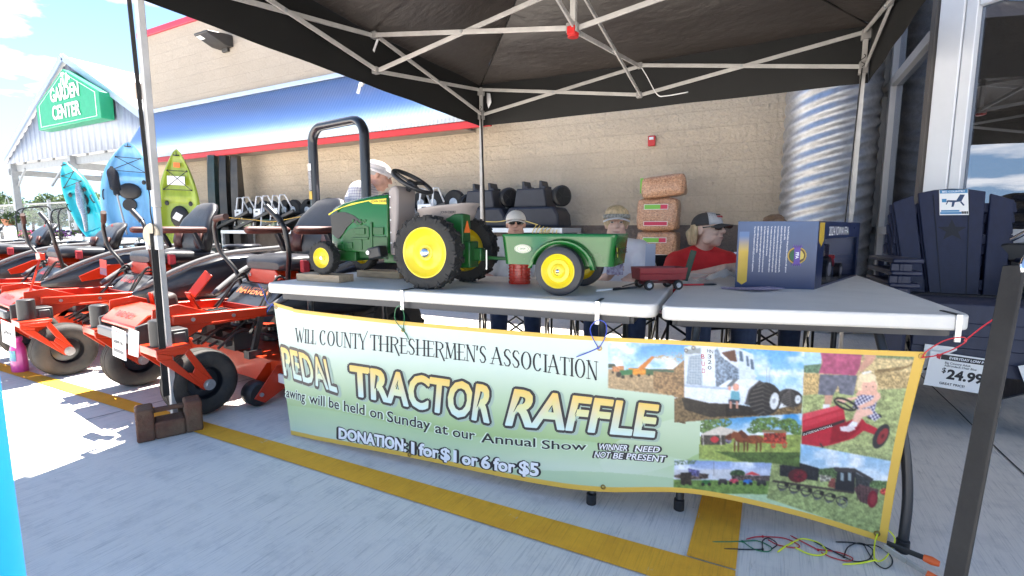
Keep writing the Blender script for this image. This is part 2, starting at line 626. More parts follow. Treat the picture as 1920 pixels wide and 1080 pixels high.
# corrugated awning sheet: ribs run up the slope
AW0, AW1 = -0.60, 3.64
g = MB()
N = 900
rows = [[], []]
for k in range(N + 1):
 x = -13.02 + 9.58 * k / N
 h = 0.0035 * math.sin(2 * math.pi * x / 0.068)
 rows[0].append((x, AW0 - 0.6 * h, 2.565 + h))
 rows[1].append((x, -0.002 - 0.6 * h, AW1 + h))
g.sheet(rows)
g.build('awning', mat('awning_zincalume', (0.36, 0.50, 0.76), 0.40, 0.9), store, smooth=80, solid=0.002)
g = MB()
g.bb((-13.02, -0.06, AW1 - 0.02), (-3.44, -0.004, AW1 + 0.06))
g.build('awning_flashing', mat('flashing_zinc', (0.6, 0.64, 0.72), 0.35, 0.9, var=0.1), store, bevel=0.004)
g = MB()
g.bb((-13.02, AW0 - 0.05, 2.533), (-3.44, AW0 + 0.01, 2.60))
rows = [[], []]
for k in range(N + 1):
 x = -13.02 + 9.58 * k / N
 h = 0.008 * math.sin(2 * math.pi * x / 0.068)
 rows[0].append((x, AW0 - 0.055 + h, 2.488))
 rows[1].append((x, AW0 - 0.055 + h, 2.55))
g.sheet(rows)
g.build('gutter', mat('gutter_zinc', (0.63, 0.64, 0.64), 0.5, 0.4, var=0.2, vs=2), store, smooth=60)
g = MB()
g.bb((-13.02, AW0 - 0.035, 2.392), (-3.44, AW0 + 0.02, 2.486))
g.build('awning_trim', RED_PAINT, store, bevel=0.004)
g = MB()
g.bb((-13.0, AW0 + 0.03, 2.46), (-4.05, -0.01, 2.475))
g.build('soffit', mat('soffit_board', (0.30, 0.25, 0.21), 0.8, var=0.15), store, smooth=0)

# wall lamp, fire alarm
p = at(425, 82, Y=6.6)
t = thing('wall_light', 'dark bronze wall pack light high on the tan upper wall', 'lamp', p)
g = MB()
g.prism([(0, -.10), (-.18, -.10), (-.52, .02), (-.52, .06), (-.10, .12), (0, .12)], 0.42, T(-.21, 0, 0) @ YZ)
g.build('housing', mat('bronze_paint', (0.03, 0.027, 0.025), 0.45, var=0.2), t, bevel=0.012)
g = MB()
g.box((-0.12, -0.44, 0.0), (0.14, 0.1, 0.02), rot=(-19, 0, 0))
g.build('lens', mat('frosted_lens', (0.75, 0.75, 0.72), 0.3), t)
g = MB()
g.bb((-.09, -.06, -.17), (.09, -.003, -.05))
g.build('bracket', MATS['bronze_paint'], t, bevel=0.01)
p = at(1223, 265, Y=6.6)
t = thing('fire_alarm', 'small red fire alarm strobe box on the block wall', 'alarm', p)
g = MB()
g.bb((-.045, -.05, -.065), (.045, -.002, .065))
g.build('housing', mat('alarm_red', (0.5, 0.03, 0.03), 0.4), t, bevel=0.008)
g = MB()
g.bb((-.028, -.068, .01), (.028, -.05, .045))
g.build('strobe_lens', mat('strobe_clear', (0.7, 0.7, 0.72), 0.15), t, bevel=0.005)

# downspout like corrugated steel drum beside the entrance
g = MB()
seg, nz = 72, 300
vs, fs = [], []
for i in range(nz + 1):
 z = 3.45 * i / nz
 for k in range(seg):
  a = 2 * math.pi * k / seg
  s = math.sin(2 * math.pi * (z / 0.125 - 5 * k / seg))
  r = 0.40 + 0.011 * s
  vs.append((r * math.cos(a), r * math.sin(a), z))
for i in range(nz):
 for k in range(seg):
  k2 = (k + 1) % seg
  fs.append((i * seg + k, i * seg + k2, (i + 1) * seg + k2, (i + 1) * seg + k))
fs.append(tuple(nz * seg + k for k in range(seg)))
g.add(vs, fs)
o = g.build('corrugated_culvert', mat('spangled_zinc', (0.58, 0.59, 0.62), 0.46, 1.0, var=0.22, vs=26, bump=0.04, bs=25), smooth=70, loc=(0.47, 5.98, 0))
tag(o, 'shiny corrugated galvanised steel column between the block wall and the windows', 'column')

# ================================================================ glazed entrance
ent = thing('glass_entrance', 'white framed dark glass entrance bay behind the blue chairs', 'entrance')
m, n, l, b = node_mat('tinted_glass')
n.remove(b)
tr, gl, mx = n.new('ShaderNodeBsdfTransparent'), n.new('ShaderNodeBsdfGlossy'), n.new('ShaderNodeMixShader')
tr.inputs['Color'].default_value = (0.30, 0.32, 0.36, 1)
gl.inputs['Roughness'].default_value = 0.0
gl.inputs['Color'].default_value = (0.75, 0.82, 0.95, 1)
lw = n.new('ShaderNodeLayerWeight')
lw.inputs['Blend'].default_value = 0.35
l.new(rng(n, l, lw.outputs['Facing'], 0.0, 1.0, 0.20, 0.62), mx.inputs[0])
l.new(tr.outputs[0], mx.inputs[1])
l.new(gl.outputs[0], mx.inputs[2])
l.new(mx.outputs[0], n['Material Output'].inputs['Surface'])
EX, EY = 0.93, 4.43
e = Vector((0.797, -0.605, 0))
nn = Vector((-0.605, -0.797, 0))
FR = Matrix((e, nn * -1, Vector((0, 0, 1)))).transposed().to_4x4()
FR.translation = (EX, EY, 0)       # local x along the front glass, local y inwards

def fbox(g, x0, x1, y0, y1, z0, z1):
 g.add([(x, y, z) for z in (z0, z1) for x, y in ((x0, y0), (x1, y0), (x1, y1), (x0, y1))],
          [(3, 2, 1, 0), (4, 5, 6, 7), (0, 1, 5, 4), (1, 2, 6, 5), (2, 3, 7, 6), (3, 0, 4, 7)], FR)

g = MB()
fbox(g, 0.0, 0.135, -0.012, 0.16, 0, 3.6)
fbox(g, 0.138, 0.20, 0.0, 0.12, 0, 3.6)
g.build('corner_column', ALU, ent, bevel=0.006)
g = MB()
fbox(g, 0.202, 3.4, 0.01, 0.11, 2.42, 2.51)
fbox(g, 0.202, 3.4, -0.02, 0.12, 0.92, 1.01)
fbox(g, 1.75, 1.83, 0.008, 0.11, 0.0, 3.6)
fbox(g, 0.202, 3.4, 0.0, 0.12, 3.5, 3.6)
g.build('front_frame', ALU, ent, bevel=0.004)
g = MB()
fbox(g, 0.202, 3.4, 0.05, 0.056, 0.0, 3.5)
g.build('front_glass', MATS['tinted_glass'], ent, smooth=0)
g = MB()
for p, w in ((at(1672, 200, X=EX), 0.11),):
 g.bb((EX - 0.03, p.y - w / 2, 0), (EX + 0.06, p.y + w / 2, 3.6))
g.bb((EX - 0.03, 6.15, 0), (EX + 0.06, 6.28, 3.6))
g.bb((EX - 0.025, EY + 0.13, 1.72), (EX + 0.05, 6.15, 1.80)) if False else None
zt = at(1690, 139, X=EX).z
g.bb((EX - 0.028, EY + 0.13, zt - 0.04), (EX + 0.055, 6.28, zt + 0.04))
g.bb((EX - 0.028, EY + 0.13, 0.96), (EX + 0.055, 6.28, 1.03))
g.bb((EX - 0.028, EY + 0.13, 3.52), (EX + 0.055, 6.28, 3.6))
g.build('side_frame', GREY_ALU, ent, bevel=0.004)
g = MB()
g.bb((EX - 0.02, EY + 0.03, 0), (EX + 0.10, EY + 0.14, 3.6))
g.build('side_jamb', mat('bronze_aluminium', (0.10, 0.09, 0.085), 0.5, 0.2), ent, bevel=0.004)
g = MB()
g.bb((EX + 0.015, EY + 0.14, 0), (EX + 0.02, 6.6, 3.52))
g.build('side_glass', MATS['tinted_glass'], ent, smooth=0)
g = MB()
v = [(EX - 0.62, 6.59), (EX - 0.62, 1.2), (EX + 5.5, 1.2), (EX + 5.5, 6.59)]  # bay roof, stretched out of view over the tent to keep sun off the paving
g.prism(v, 0.5, T(0, 0, 3.6))
g.build('roof', mat('roof_fascia', (0.5, 0.5, 0.52), 0.5), ent, smooth=0)
# inside: dim back wall, floor, shelves of stock and ceiling strip lamps
inn = mat('dim_interior', (0.055, 0.05, 0.05), 0.9, var=0.3, vs=2)
g = MB()
fbox(g, 0.6, 5.5, 3.4, 3.5, 0, 3.6)
g.build('back_wall', inn, ent, smooth=0)
strip = mat('lamp_strip', (0.9, 0.85, 0.7), 0.5, emit=((1, 0.86, 0.62), 5.0))
for x0, y0, z in ((0.5, 1.2, 2.55), (0.75, 2.1, 2.95), (1.2, 0.8, 2.9), (1.3, 2.8, 2.7)):
 g = MB()
 fbox(g, x0, x0 + 0.03, y0, y0 + 0.7, z, z + 0.03)
 g.build('ceiling_lamp', strip, ent, smooth=0)
g = MB()
for z in (1.15, 1.36, 1.57):
 fbox(g, 0.5, 3.2, 1.6, 1.62, z, z + 0.012)
g.build('shelf_edge', mat('shelf_edge_cream_glow', (0.75, 0.7, 0.6), 0.5, emit=((1, 0.9, 0.7), 0.25)), ent, smooth=0)  # faint glow put into the edges, though they are no lamps
for k in range(4):
 g = MB()
 z = 1.04 + 0.09 * k
 g.tube([FR @ Vector((0.30, 0.5, z)), FR @ Vector((0.62, 0.5, z)), FR @ Vector((0.72, 0.5, z)), FR @ Vector((0.80, 0.5, z - .005))], [0.022, 0.026, 0.018, 0.003], 10)
 g.build('pale_paddle_blade', mat('pale_blade', (0.6, 0.62, 0.68), 0.4), ent)

# ================================================================ garden centre shed
gc = thing('garden_shed', 'open gabled garden center canopy of pale ribbed metal on posts', 'shed', (-19.93, 8, 0))
ribm = mat('pale_ribbed_metal', (0.27, 0.31, 0.39), 0.5, 0.25, var=0.12, vs=1.5)
EAV, APX, HWID, DEP = 3.40, 6.30, 5.55, 16.0
g = MB()
n_ = 330
rows = [[], []]
for k in range(n_ + 1):
 x = -HWID + 2 * HWID * k / n_
 ph = (k % 11) / 11
 h = -0.03 if ph < 0.25 else (-0.008 if 0.6 < ph < 0.7 else 0.0)
 rows[0].append((x, h, EAV - 0.02))
 rows[1].append((x, h, EAV + (APX - EAV) * (1 - abs(x) / HWID) - 0.03))
g.sheet(rows)
g.build('gable_end', ribm, gc, smooth=20, solid=0.004)
roofm = mat('white_roof_metal', (0.74, 0.75, 0.76), 0.45, 0.1, var=0.05, vs=1)
for sx in (-1, 1):
 g = MB()
 nr = Vector((sx * (APX - EAV), 0, HWID)).normalized() * 0.06
 a, c2 = Vector((0, -.12, APX)), Vector((sx * (HWID + 0.25), -.12, EAV - 0.13))
 dy = Vector((0, DEP, 0))
 g.add([a, c2, c2 + dy, a + dy, a + nr, c2 + nr, c2 + dy + nr, a + dy + nr],
          [(0, 1, 2, 3), (4, 7, 6, 5), (0, 4, 5, 1), (1, 5, 6, 2), (2, 6, 7, 3)])
 g.build('roof', roofm, gc, smooth=0)
 g = MB()
 a, c2 = Vector((0, -.15, APX + 0.03)), Vector((sx * (HWID + 0.3), -.15, EAV - 0.12))
 g.bar(a, c2, 0.05, 0.2, up=(0, 1, 0)) if False else g.bar(a, c2, 0.05, 0.20)
 g.build('rake_trim', mat('rake_blue_grey', (0.34, 0.42, 0.55), 0.45, 0.3), gc)
steel = mat('grey_steel', (0.33, 0.35, 0.37), 0.5, 0.4, var=0.15)
for x in (-HWID + 0.12, -0.8, HWID - 0.12):
 for y in (0.15, 6.0, 12.0):
  g = MB()
  g.bb((x - .1, y - .1, 0), (x + .1, y + .1, EAV))
  g.build('post', steel, gc, bevel=0.006)
g = MB()
for y in (0.25, 3.0, 6.0, 9.0, 12.0):
 g.bar((-HWID, y, EAV - 0.15), (HWID, y, EAV - 0.15), 0.1, 0.24)
 for k in range(-4, 5):
  x = k * 1.2
  g.bar((x, y, EAV - .1), (x * 0.8, y, EAV + (APX - EAV) * (1 - abs(x * .8) / HWID) - .1), 0.06)
for x in (-HWID + .1, HWID - .1, -0.8):
 g.bar((x, 0, EAV - 0.3), (x, DEP, EAV - 0.3), 0.1, 0.22)
g.bar((-HWID + .1, .2, EAV - .9), (-HWID + 1.0, .2, EAV - .2), 0.06)
g.bar((-1.4, .2, EAV - .2), (-2.6, .2, EAV - .9), 0.06)
g.build('roof_frame', steel, gc, smooth=0)
# house-shaped sign
sg = thing('garden_center_sign', 'green house shaped sign reading garden center with tool drawing on the shed gable', 'sign', (-19.93, 7.9, 0))
c0, c1 = at(72, 198, Y=7.8), at(178, 168, Y=7.8)
gm = mat('sign_green', (0.012, 0.27, 0.13), 0.4, var=0.05)
pts = [at(x, y, Y=7.55) - Vector((-19.93, 7.9, 0)) for x, y in ((72, 245), (186, 221), (184, 171), (114, 130), (69, 199))]
pr = [(-1.62, 4.28), (1.55, 4.28), (1.55, 5.22), (0, 6.12), (-1.62, 5.22)]
pr = [(p.x, p.z) for p in pts]
mx_, mn_ = max(p[0] for p in pr), min(p[0] for p in pr)
base, sho, apex = (pr[0][1] + pr[1][1]) / 2, (pr[2][1] + pr[4][1]) / 2, pr[3][1]
cx = (mx_ + mn_) / 2
hw = (mx_ - mn_) / 2
out = [(cx - hw, base), (cx + hw, base), (cx + hw, sho), (cx, apex), (cx - hw, sho)]
g = MB()
g.prism(out, 0.34, T(0, 0, 0) @ XZ)
g.build('cabinet', gm, sg, bevel=0.01)
g = MB()
s_ = 0.90
inner = [((x - cx) * s_, (z - (base + .45 * (apex - base))) * s_) for x, z in out]
inner2 = [((x - cx) * s_ * 0.982, (z - (base + .45 * (apex - base))) * s_ * 0.982) for x, z in out]
zc = base + .45 * (apex - base)
for i in range(5):
 j = (i + 1) % 5
 g.add([(cx + inner[i][0], -.345, zc + inner[i][1]), (cx + inner[j][0], -.345, zc + inner[j][1]), (cx + inner2[j][0], -.345, zc + inner2[j][1]), (cx + inner2[i][0], -.345, zc + inner2[i][1])], [(0, 1, 2, 3)])
g.build('border_line', INK_W, sg, smooth=0)
g = MB()
hh = sho - base
text_mb(g, 'GARDEN', facing((cx, -.36, base + hh * 1.02), (0, -1, 0)), hh * 0.55, bold=0.03, sx=0.82)
text_mb(g, 'CENTER', facing((cx, -.36, base + hh * 0.30), (0, -1, 0)), hh * 0.55, bold=0.03, sx=0.85)
g.build('lettering', INK_W, sg, smooth=0)
g = MB()
zt = base + hh * 1.56
g.ball((cx - .27, -.35, zt + .03), (.06, .01, .06))
g.bar((cx - .18, -.35, zt), (cx - .1, -.35, zt + .21), .03, .02)
g.ball((cx - .08, -.35, zt + .31), (.05, .01, .06))
g.bar((cx, -.35, zt), (cx, -.35, zt + .30), .05, .02)
for k in (-1, 0, 1):
 g.bar((cx + k * .05, -.35, zt + .28), (cx + k * .06, -.35, zt + .37), .02, .02)
g.bar((cx + .12, -.35, zt), (cx + .24, -.35, zt + .33), .03, .02)
g.bar((cx + .2, -.35, zt + .01), (cx + .32, -.35, zt + .16), .05, .02)
g.box((cx + .34, -.35, zt + .19), (.14, .02, .1), rot=(0, 30, 0))
g.build('tool_drawing', INK_W, sg, smooth=0)

# ================================================================ pop-up canopy over the table
FL, RL, RRr, FRr = Vector((-2.70, 1.38, 0)), Vector((-2.80, 4.67, 0)), Vector((0.55, 4.65, 0)), Vector((0.56, 1.34, 0))
ZU, ZL, ZPEAK = 2.47, 2.215, 3.28
tent = thing('canopy_tent', 'black pop up canopy on white scissor frame over the raffle tables', 'canopy', (0, 0, 0))
up, lo = Vector((0, 0, ZU)), Vector((0, 0, ZL))
corners = [FL, RL, RRr, FRr]
mids = [(FL + RL) / 2, (RL + RRr) / 2, (RRr + FRr) / 2, (FRr + FL) / 2]
ctr = sum(corners, Vector()) / 4 + Vector((-.03, -.04, 0))
# roof: four panels falling from the peak, sagging between the hips
g = MB()
OUT = 1.016
nq = 18
rim = []
for i in range(4):
 a, b_ = corners[i], corners[(i + 1) % 4]
 rows = []
 for r_ in range(nq + 1):
  t = r_ / nq
  row = []
  for k in range(nq + 1):
   s = k / nq
   e_ = a.lerp(b_, s)
   e_ = ctr + (e_ - ctr) * OUT
   p = e_.lerp(ctr, t)
   sag = 0.10 * math.sin(math.pi * s) * math.sin(math.pi * t) + 0.05 * math.sin(math.pi * t) + 0.02 * math.sin(math.pi * s) * (1 - t)
   wr = 0.006 * math.sin(9 * s + 31 * t + i) * (1 - t) + 0.004 * math.sin(23 * s - 12 * t)
   row.append((p.x, p.y, ZU + 0.05 + (ZPEAK - ZU - 0.05) * t - sag + wr))
  rows.append(row)
 g.sheet(rows)
g.build('roof', MATS['tent_cloth'], tent, smooth=60)
g = MB()
for i in range(4):
 a, b_ = corners[i], corners[(i + 1) % 4]
 rows = [[], [], []]
 for k in range(41):
  s = k / 40
  e_ = ctr + (a.lerp(b_, s) - ctr) * OUT
  o_ = (e_ - ctr).normalized() * (0.002 * math.sin(s * 37 + i) + 0.01)
  w = 0.012 * math.sin(math.pi * s)
  rows[0].append((e_.x, e_.y, ZU + 0.066))
  rows[1].append((e_.x + o_.x, e_.y + o_.y, ZU - 0.12))
  rows[2].append((e_.x + 2 * o_.x, e_.y + 2 * o_.y, 2.105 + 0.002 * math.sin(s * 21 + i)))
 g.sheet(rows)
g.build('valance', MATS['valance_cloth_shaded'], tent, smooth=60)
# seam lines along the hips
g = MB()
for c_ in corners:
 pts = []
 for k in range(13):
  t = k / 12
  p = (ctr + (c_ - ctr) * OUT).lerp(ctr, t)
  pts.append((p.x, p.y, ZU + 0.05 + (ZPEAK - ZU - 0.05) * t - 0.05 * math.sin(math.pi * t) - 0.008))
 g.tube(pts, 0.006, 5)
g.build('hip_seam', mat('seam_black', (0.006, 0.006, 0.006), 0.8), tent)
# legs
for c_ in corners:
 g = MB()
 tilt = Vector((0, 0, 0))
 g.bar(c_ + Vector((0, 0, 1.12)), c_ + Vector((0, 0, ZU + 0.02)), 0.032)
 lg = g.build('leg', WHITE_POLE, tent, bevel=0.003)
 g = MB()
 g.bar(c_ + Vector((0, 0, 0.02)), c_ + Vector((0, 0, 1.12)), 0.026)
 g.bb(c_ + Vector((-.045, -.045, 0)), c_ + Vector((.045, .045, .012)))
 g.build('inner_leg', WHITE_POLE, lg, bevel=0.003)
 for z0, z1 in ((ZU - .06, ZU + .01), (ZL - .05, ZL + .04)):
  g = MB()
  g.bb(c_ + Vector((-.029, -.029, z0)), c_ + Vector((.029, .029, z1)))
  g.build('bracket', mat('grey_nylon', (0.30, 0.29, 0.28), 0.6), lg, bevel=0.004)
# scissor trusses along the sides and from each side's middle to the hub

def truss(a_lo, a_up, b_lo, b_up, nm='truss_bar'):
 for p, q, off in ((a_up, b_lo, .011), (a_lo, b_up, -.011)):
  d = (q - p).normalized().cross(Vector((0, 0, 1))) * off
  g = MB()
  g.bar(p + d, q + d, 0.013, 0.03)
  g.build(nm, WHITE_POLE, tent, bevel=0.002)
 g = MB()
 c_ = (a_lo + a_up + b_lo + b_up) / 4
 d = (b_up - a_lo).normalized().cross(Vector((0, 0, 1))) * .024
 g.cyl(c_ - d, c_ + d, 0.011, 10)
 g.build('pivot_bolt', GALV_DULL, tent)

for i in range(4):
 a, m_, b_ = corners[i], mids[i], corners[(i + 1) % 4]
 truss(a + lo, a + up, m_ + lo, m_ + up)
 truss(m_ + lo, m_ + up, b_ + lo, b_ + up)
 truss(m_ + lo, m_ + up, ctr + lo, ctr + Vector((0, 0, ZU + .01)))
 for z in (ZU, ZL):
  g = MB()
  g.bb(m_ + Vector((-.024, -.024, z - .024)), m_ + Vector((.024, .024, z + .024)))
  g.build('bracket', MATS['grey_nylon'], tent, bevel=0.004)
g = MB()
g.bar(ctr + Vector((0, 0, ZL)), ctr + Vector((0, 0, ZPEAK - .02)), 0.035)
g.build('centre_post', WHITE_POLE, tent, bevel=0.003)
g = MB()
for z in (ZU + .01, ZL):
 g.bb(ctr + Vector((-.036, -.036, z - .028)), ctr + Vector((.036, .036, z + .028)))
g.build('hub', MATS['grey_nylon'], tent, bevel=0.005)
g = MB()
g.cyl(ctr + Vector((0, 0, ZL - .05)), ctr + Vector((0, 0, ZL - .025)), 0.034, 14)
g.box(ctr + Vector((.0, -.03, ZL - .02)), (.05, .03, .05))
g.build('hub_knob', mat('hub_red', (0.55, 0.02, 0.02), 0.45), tent, bevel=0.004)
# velcro ties hanging from the frame
tie = mat('white_webbing', (0.72, 0.72, 0.74), 0.7)
m_ = mids[0]
a = m_ + Vector((0.02, 0, ZU - .03))
pts = smooth_path([a, a + Vector((-.09, .02, -.12)), a + Vector((-.13, -.0, -.27)), a + Vector((-.16, -.02, -.33))], 5)
g = MB()
g.sheet([[p + Vector((0, -.004, 0)) for p in pts], [p + Vector((.008, .012, 0)) for p in pts]])
e0 = pts[-1]
g.add([e0 + Vector((-.014, 0, .03)), e0 + Vector((.014, 0, .03)), e0 + Vector((.0, -.02, -.06)), e0 + Vector((-.03, -.02, -.05))], [(0, 1, 2, 3)])
g.build('tie_strap', tie, tent, solid=0.002)
a = mids[1] + Vector((0.02, -.03, ZU - .03))
pts = smooth_path([a, a + Vector((.05, .0, -.08)), a + Vector((.14, .02, -.24)), a + Vector((.22, .03, -.26)), a + Vector((.40, .05, -.245))], 5)
g = MB()
g.sheet([[p + Vector((0, 0, -.005)) for p in pts], [p + Vector((.003, -.006, .003)) for p in pts]])
g.build('tie_strap', tie, tent, solid=0.002)
a = RL + Vector((0.09, 0.0, 2.36))
g = MB()
g.add([a + Vector((-.02, 0, .07)), a + Vector((.02, 0, .06)), a + Vector((.035, 0, -.03)), a + Vector((.0, 0, -.09)), a + Vector((-.02, 0, -.03))], [(0, 1, 2, 3, 4)])
g.build('tie_strap', tie, tent, solid=0.003)
a = at(1778, 18, d=2.6)
a = RRr + (FRr - RRr) * 0.42 + Vector((0.0, 0, 2.42))
g = MB()
g.add([a + Vector((0, .03, .1)), a + Vector((0, -.03, .1)), a + Vector((0, -.01, -.12)), a + Vector((0, .03, -.14))], [(0, 1, 2, 3)])
g.build('tie_strap', tie, tent, solid=0.003)
# round height tag and clip on the left front leg
g = MB()
c_ = FL + Vector((-.012, -.028, 0.985))
cm = facing(c_, (0.15, -1, 0.05))
g.lathe([(0, -.006), (.052, -.006), (.055, 0), (.052, .006), (0, .006)], 26, cm)
lgs = [o for o in tent.children if o.name.startswith('leg')]
g.build('height_tag', mat('straw_disc', (0.55, 0.46, 0.34), 0.7, var=0.25, vs=30), lgs[0])
g = MB()
g.box(c_ + Vector((.03, .01, -.04)), (.05, .03, .07))
g.box(c_ + Vector((-.045, .01, -.045)), (.02, .03, .06))
g.build('clear_latch', mat('milky_plastic', (0.6, 0.6, 0.6), 0.3), lgs[0], bevel=0.004)
g = MB()
g.box(FL + Vector((-.035, -.02, 1.67)), (.03, .035, .075), rot=(0, 8, 0))
g.build('beige_clip', mat('beige_plastic', (0.55, 0.42, 0.34), 0.6), lgs[0], bevel=0.006)

# rubber tie-down straps beside the legs
strapm = mat('epdm_strap', (0.022, 0.02, 0.019), 0.7, var=0.4, vs=14, bump=0.1, bs=60)

def wire_hook(g, p, q):
 p, q = Vector(p), Vector(q)
 m_ = (p + q) / 2
 s = Vector((0.012, -.004, 0))
 g.tube(smooth_path([p, p + (q - p) * .2 + s, m_ - s * 1.3, p + (q - p) * .8 + s, q], 5), 0.003, 6)

t = thing('tarp_strap', 'thin black rubber tie-down strap running down the front left white tent leg', 'strap', FL)
g = MB()
g.bar((-.035, -.028, 2.3), (0.0, -.028, 1.20), 0.006, 0.018, up=(0, 1, 0))
g.build('upper_strap', strapm, t)
g = MB()
g.bar((0.012, -.032, 0.99), (0.028, -.045, 0.17), 0.007, 0.03, up=(0, 1, 0))
g.build('lower_strap', strapm, t)
g = MB()
wire_hook(g, (0.0, -.03, 1.21), (.012, -.03, .98))
g.build('wire_hook', mat('dark_wire', (0.05, 0.045, 0.04), 0.4, 0.8), t)
for nm, c_, dx, lab in (('a', RL, 0.085, 'thin black rubber strap leaning beside the rear white tent leg behind the toy tractor'), ('b', RRr, -0.06, 'thin black rubber strap leaning beside the white tent leg in front of the corrugated column')):
 t = thing('tarp_strap', lab, 'strap', c_)
 g = MB()
 g.bar((dx * .2, -.03, 2.2), (dx, -.045, 0.35), 0.007, 0.026, up=(0, 1, 0))
 g.build('strap_band', strapm, t)
 g = MB()
 wire_hook(g, (dx * .2, -.03, 2.21), (dx * .1, -.03, 2.30))
 g.build('wire_hook', MATS['dark_wire'], t)
a, b_ = at(1903, 497, d=0.93), at(1782, 1130, d=0.93)
t = thing('tarp_strap', 'wide black rubber strap with metal hook stretched down close at the right edge', 'strap', b_)
g = MB()
g.bar(a - b_, (0, 0, 0), 0.007, 0.042, up=(_f.x, _f.y, 0))
dd = (a - b_).normalized()
g.build('strap_band', strapm, t, bevel=0.003)
g = MB()
p = a - b_ + Vector((0, -.004, -.015)) - _f * .01
g.tube(smooth_path([p + Vector((0, 0, -.012)) + _f * .02, p - _f * .004, p + Vector((.002, 0, .02)), p + Vector((.022, .02, .055)), p + Vector((.05, .05, .10))], 6), 0.0042, 10)
g.build('hook', CHROME, t)

# rusty weight lying over the foot of the left front leg
w = thing('tent_weight', 'rusty brown cast iron handle weight at the foot of the tent leg', 'weight', (-2.60, 1.305, 0), 66)
rust = mat('rusty_iron', (0.12, 0.045, 0.026), 0.85, var=0.4, vs=9, bump=0.7, bs=45, c2=(0.13, 0.085, 0.052))
g = MB()
g.bb((-.135, -.06, 0), (-.062, .06, .158))
g.bb((.062, -.06, 0), (.135, .06, .158))
g.bb((-.063, -.058, 0), (.063, .058, .085))
g.build('body', rust, w, bevel=0.01)
g = MB()
g.bar((-.063, 0.0, .132), (.063, 0.0, .132), .03, .02)
g.build('handle', rust, w, bevel=0.004)

# ================================================================ folding tables
TZ = 0.745

def outline_round(pts, r, n=5):
 out = []
 m_ = len(pts)
 for i in range(m_):
  p, a, b_ = Vector(pts[i]), Vector(pts[i - 1]), Vector(pts[(i + 1) % m_])
  u, v = (a - p).normalized() * r, (b_ - p).normalized() * r
  for k in range(n + 1):
   t = k / n
   out.append(tuple((p + u) * (1 - t) ** 2 + p * 2 * t * (1 - t) + (p + v) * t ** 2))
 return out

def folding_table(label, crn, legs, notch=None):
 t = thing('folding_table', label, 'table', (crn[0][0], crn[0][1], 0), group='white folding tables')
 o = Vector(crn[0])
 pl = outline_round([Vector(c_) - o for c_ in crn], 0.055)
 g = MB()
 g.prism([tuple(p) for p in pl], 0.05, T(0, 0, TZ - 0.05))
 g.build('tabletop', WHITE_PL, t, bevel=0.009, seg=3)
 g = MB()
 c_ = sum((Vector(c_) - o for c_ in crn), Vector((0, 0))) / 4
 for f_ in (0.9,):
  q = [c_ + (Vector(p) - o - c_) * f_ for p in crn]
  for i in range(4):
   g.bar((*q[i], TZ - 0.065), (*q[(i + 1) % 4], TZ - 0.065), 0.025, 0.03)
 g.build('frame', mat('grey_tube', (0.06, 0.06, 0.065), 0.4, 0.3), t)
 for path in legs:
  g = MB()
  pts = smooth_path([Vector(p) - Vector((o.x, o.y, 0)) for p in path], 6)
  g.tube(pts, 0.0145, 12)
  lg = g.build('leg', mat('hammered_grey_tube', (0.045, 0.045, 0.048), 0.35, 0.4, bump=0.05, bs=80), t)
  g = MB()
  e_ = pts[-1]
  g.cyl(e_ + Vector((0, 0, .04)), (e_.x, e_.y, 0.0), 0.0185, 14)
  g.build('foot_cap', BLACK_PL, lg, bevel=0.002)
 return t

LT = [(-2.23, 1.60), (-0.345, 1.765), (-0.41, 2.525), (-2.295, 2.36)]
RT = [(-0.325, 1.745), (0.578, 2.005), (0.458, 3.56), (-0.44, 3.36)]
folding_table('white folding table carrying the green pedal tractor and its trailer', LT,
              [[(-0.56, 1.83, .70), (-0.54, 1.78, .35), (-0.535, 1.665, .0)], [(-0.62, 2.42, .70), (-0.62, 2.43, .35), (-0.62, 2.44, .0)],
               [(-2.02, 1.70, .70), (-2.02, 1.69, .35), (-2.02, 1.68, .0)], [(-2.07, 2.28, .70), (-2.07, 2.29, .35), (-2.07, 2.3, .0)]])
folding_table('white folding table carrying the blue toy box, its bare corner pointing right', RT,
              [[(-0.22, 1.90, .70), (-0.235, 1.84, .35), (-0.24, 1.775, .0)], [(0.33, 2.06, .72), (0.40, 1.93, .42), (0.43, 1.885, .2), (0.425, 1.855, .0)],
               [(-0.34, 3.2, .70), (-0.34, 3.2, .35), (-0.34, 3.2, .0)], [(0.36, 3.36, .70), (0.36, 3.36, .35), (0.36, 3.36, .0)]])

# ================================================================ pedal tractor
JDG = mat('tractor_green', (0.006, 0.112, 0.016), 0.25, 0.0, var=0.12, vs=5, coat=0.3)
JDG2 = mat('tractor_green_dull', (0.007, 0.082, 0.014), 0.38, 0.0, var=0.2, vs=9)
JDY = mat('wheel_yellow', (0.78, 0.60, 0.02), 0.3, coat=0.25, var=0.05, vs=10)
TAN = mat('taupe_plastic', (0.30, 0.255, 0.235), 0.42, var=0.08, vs=8)

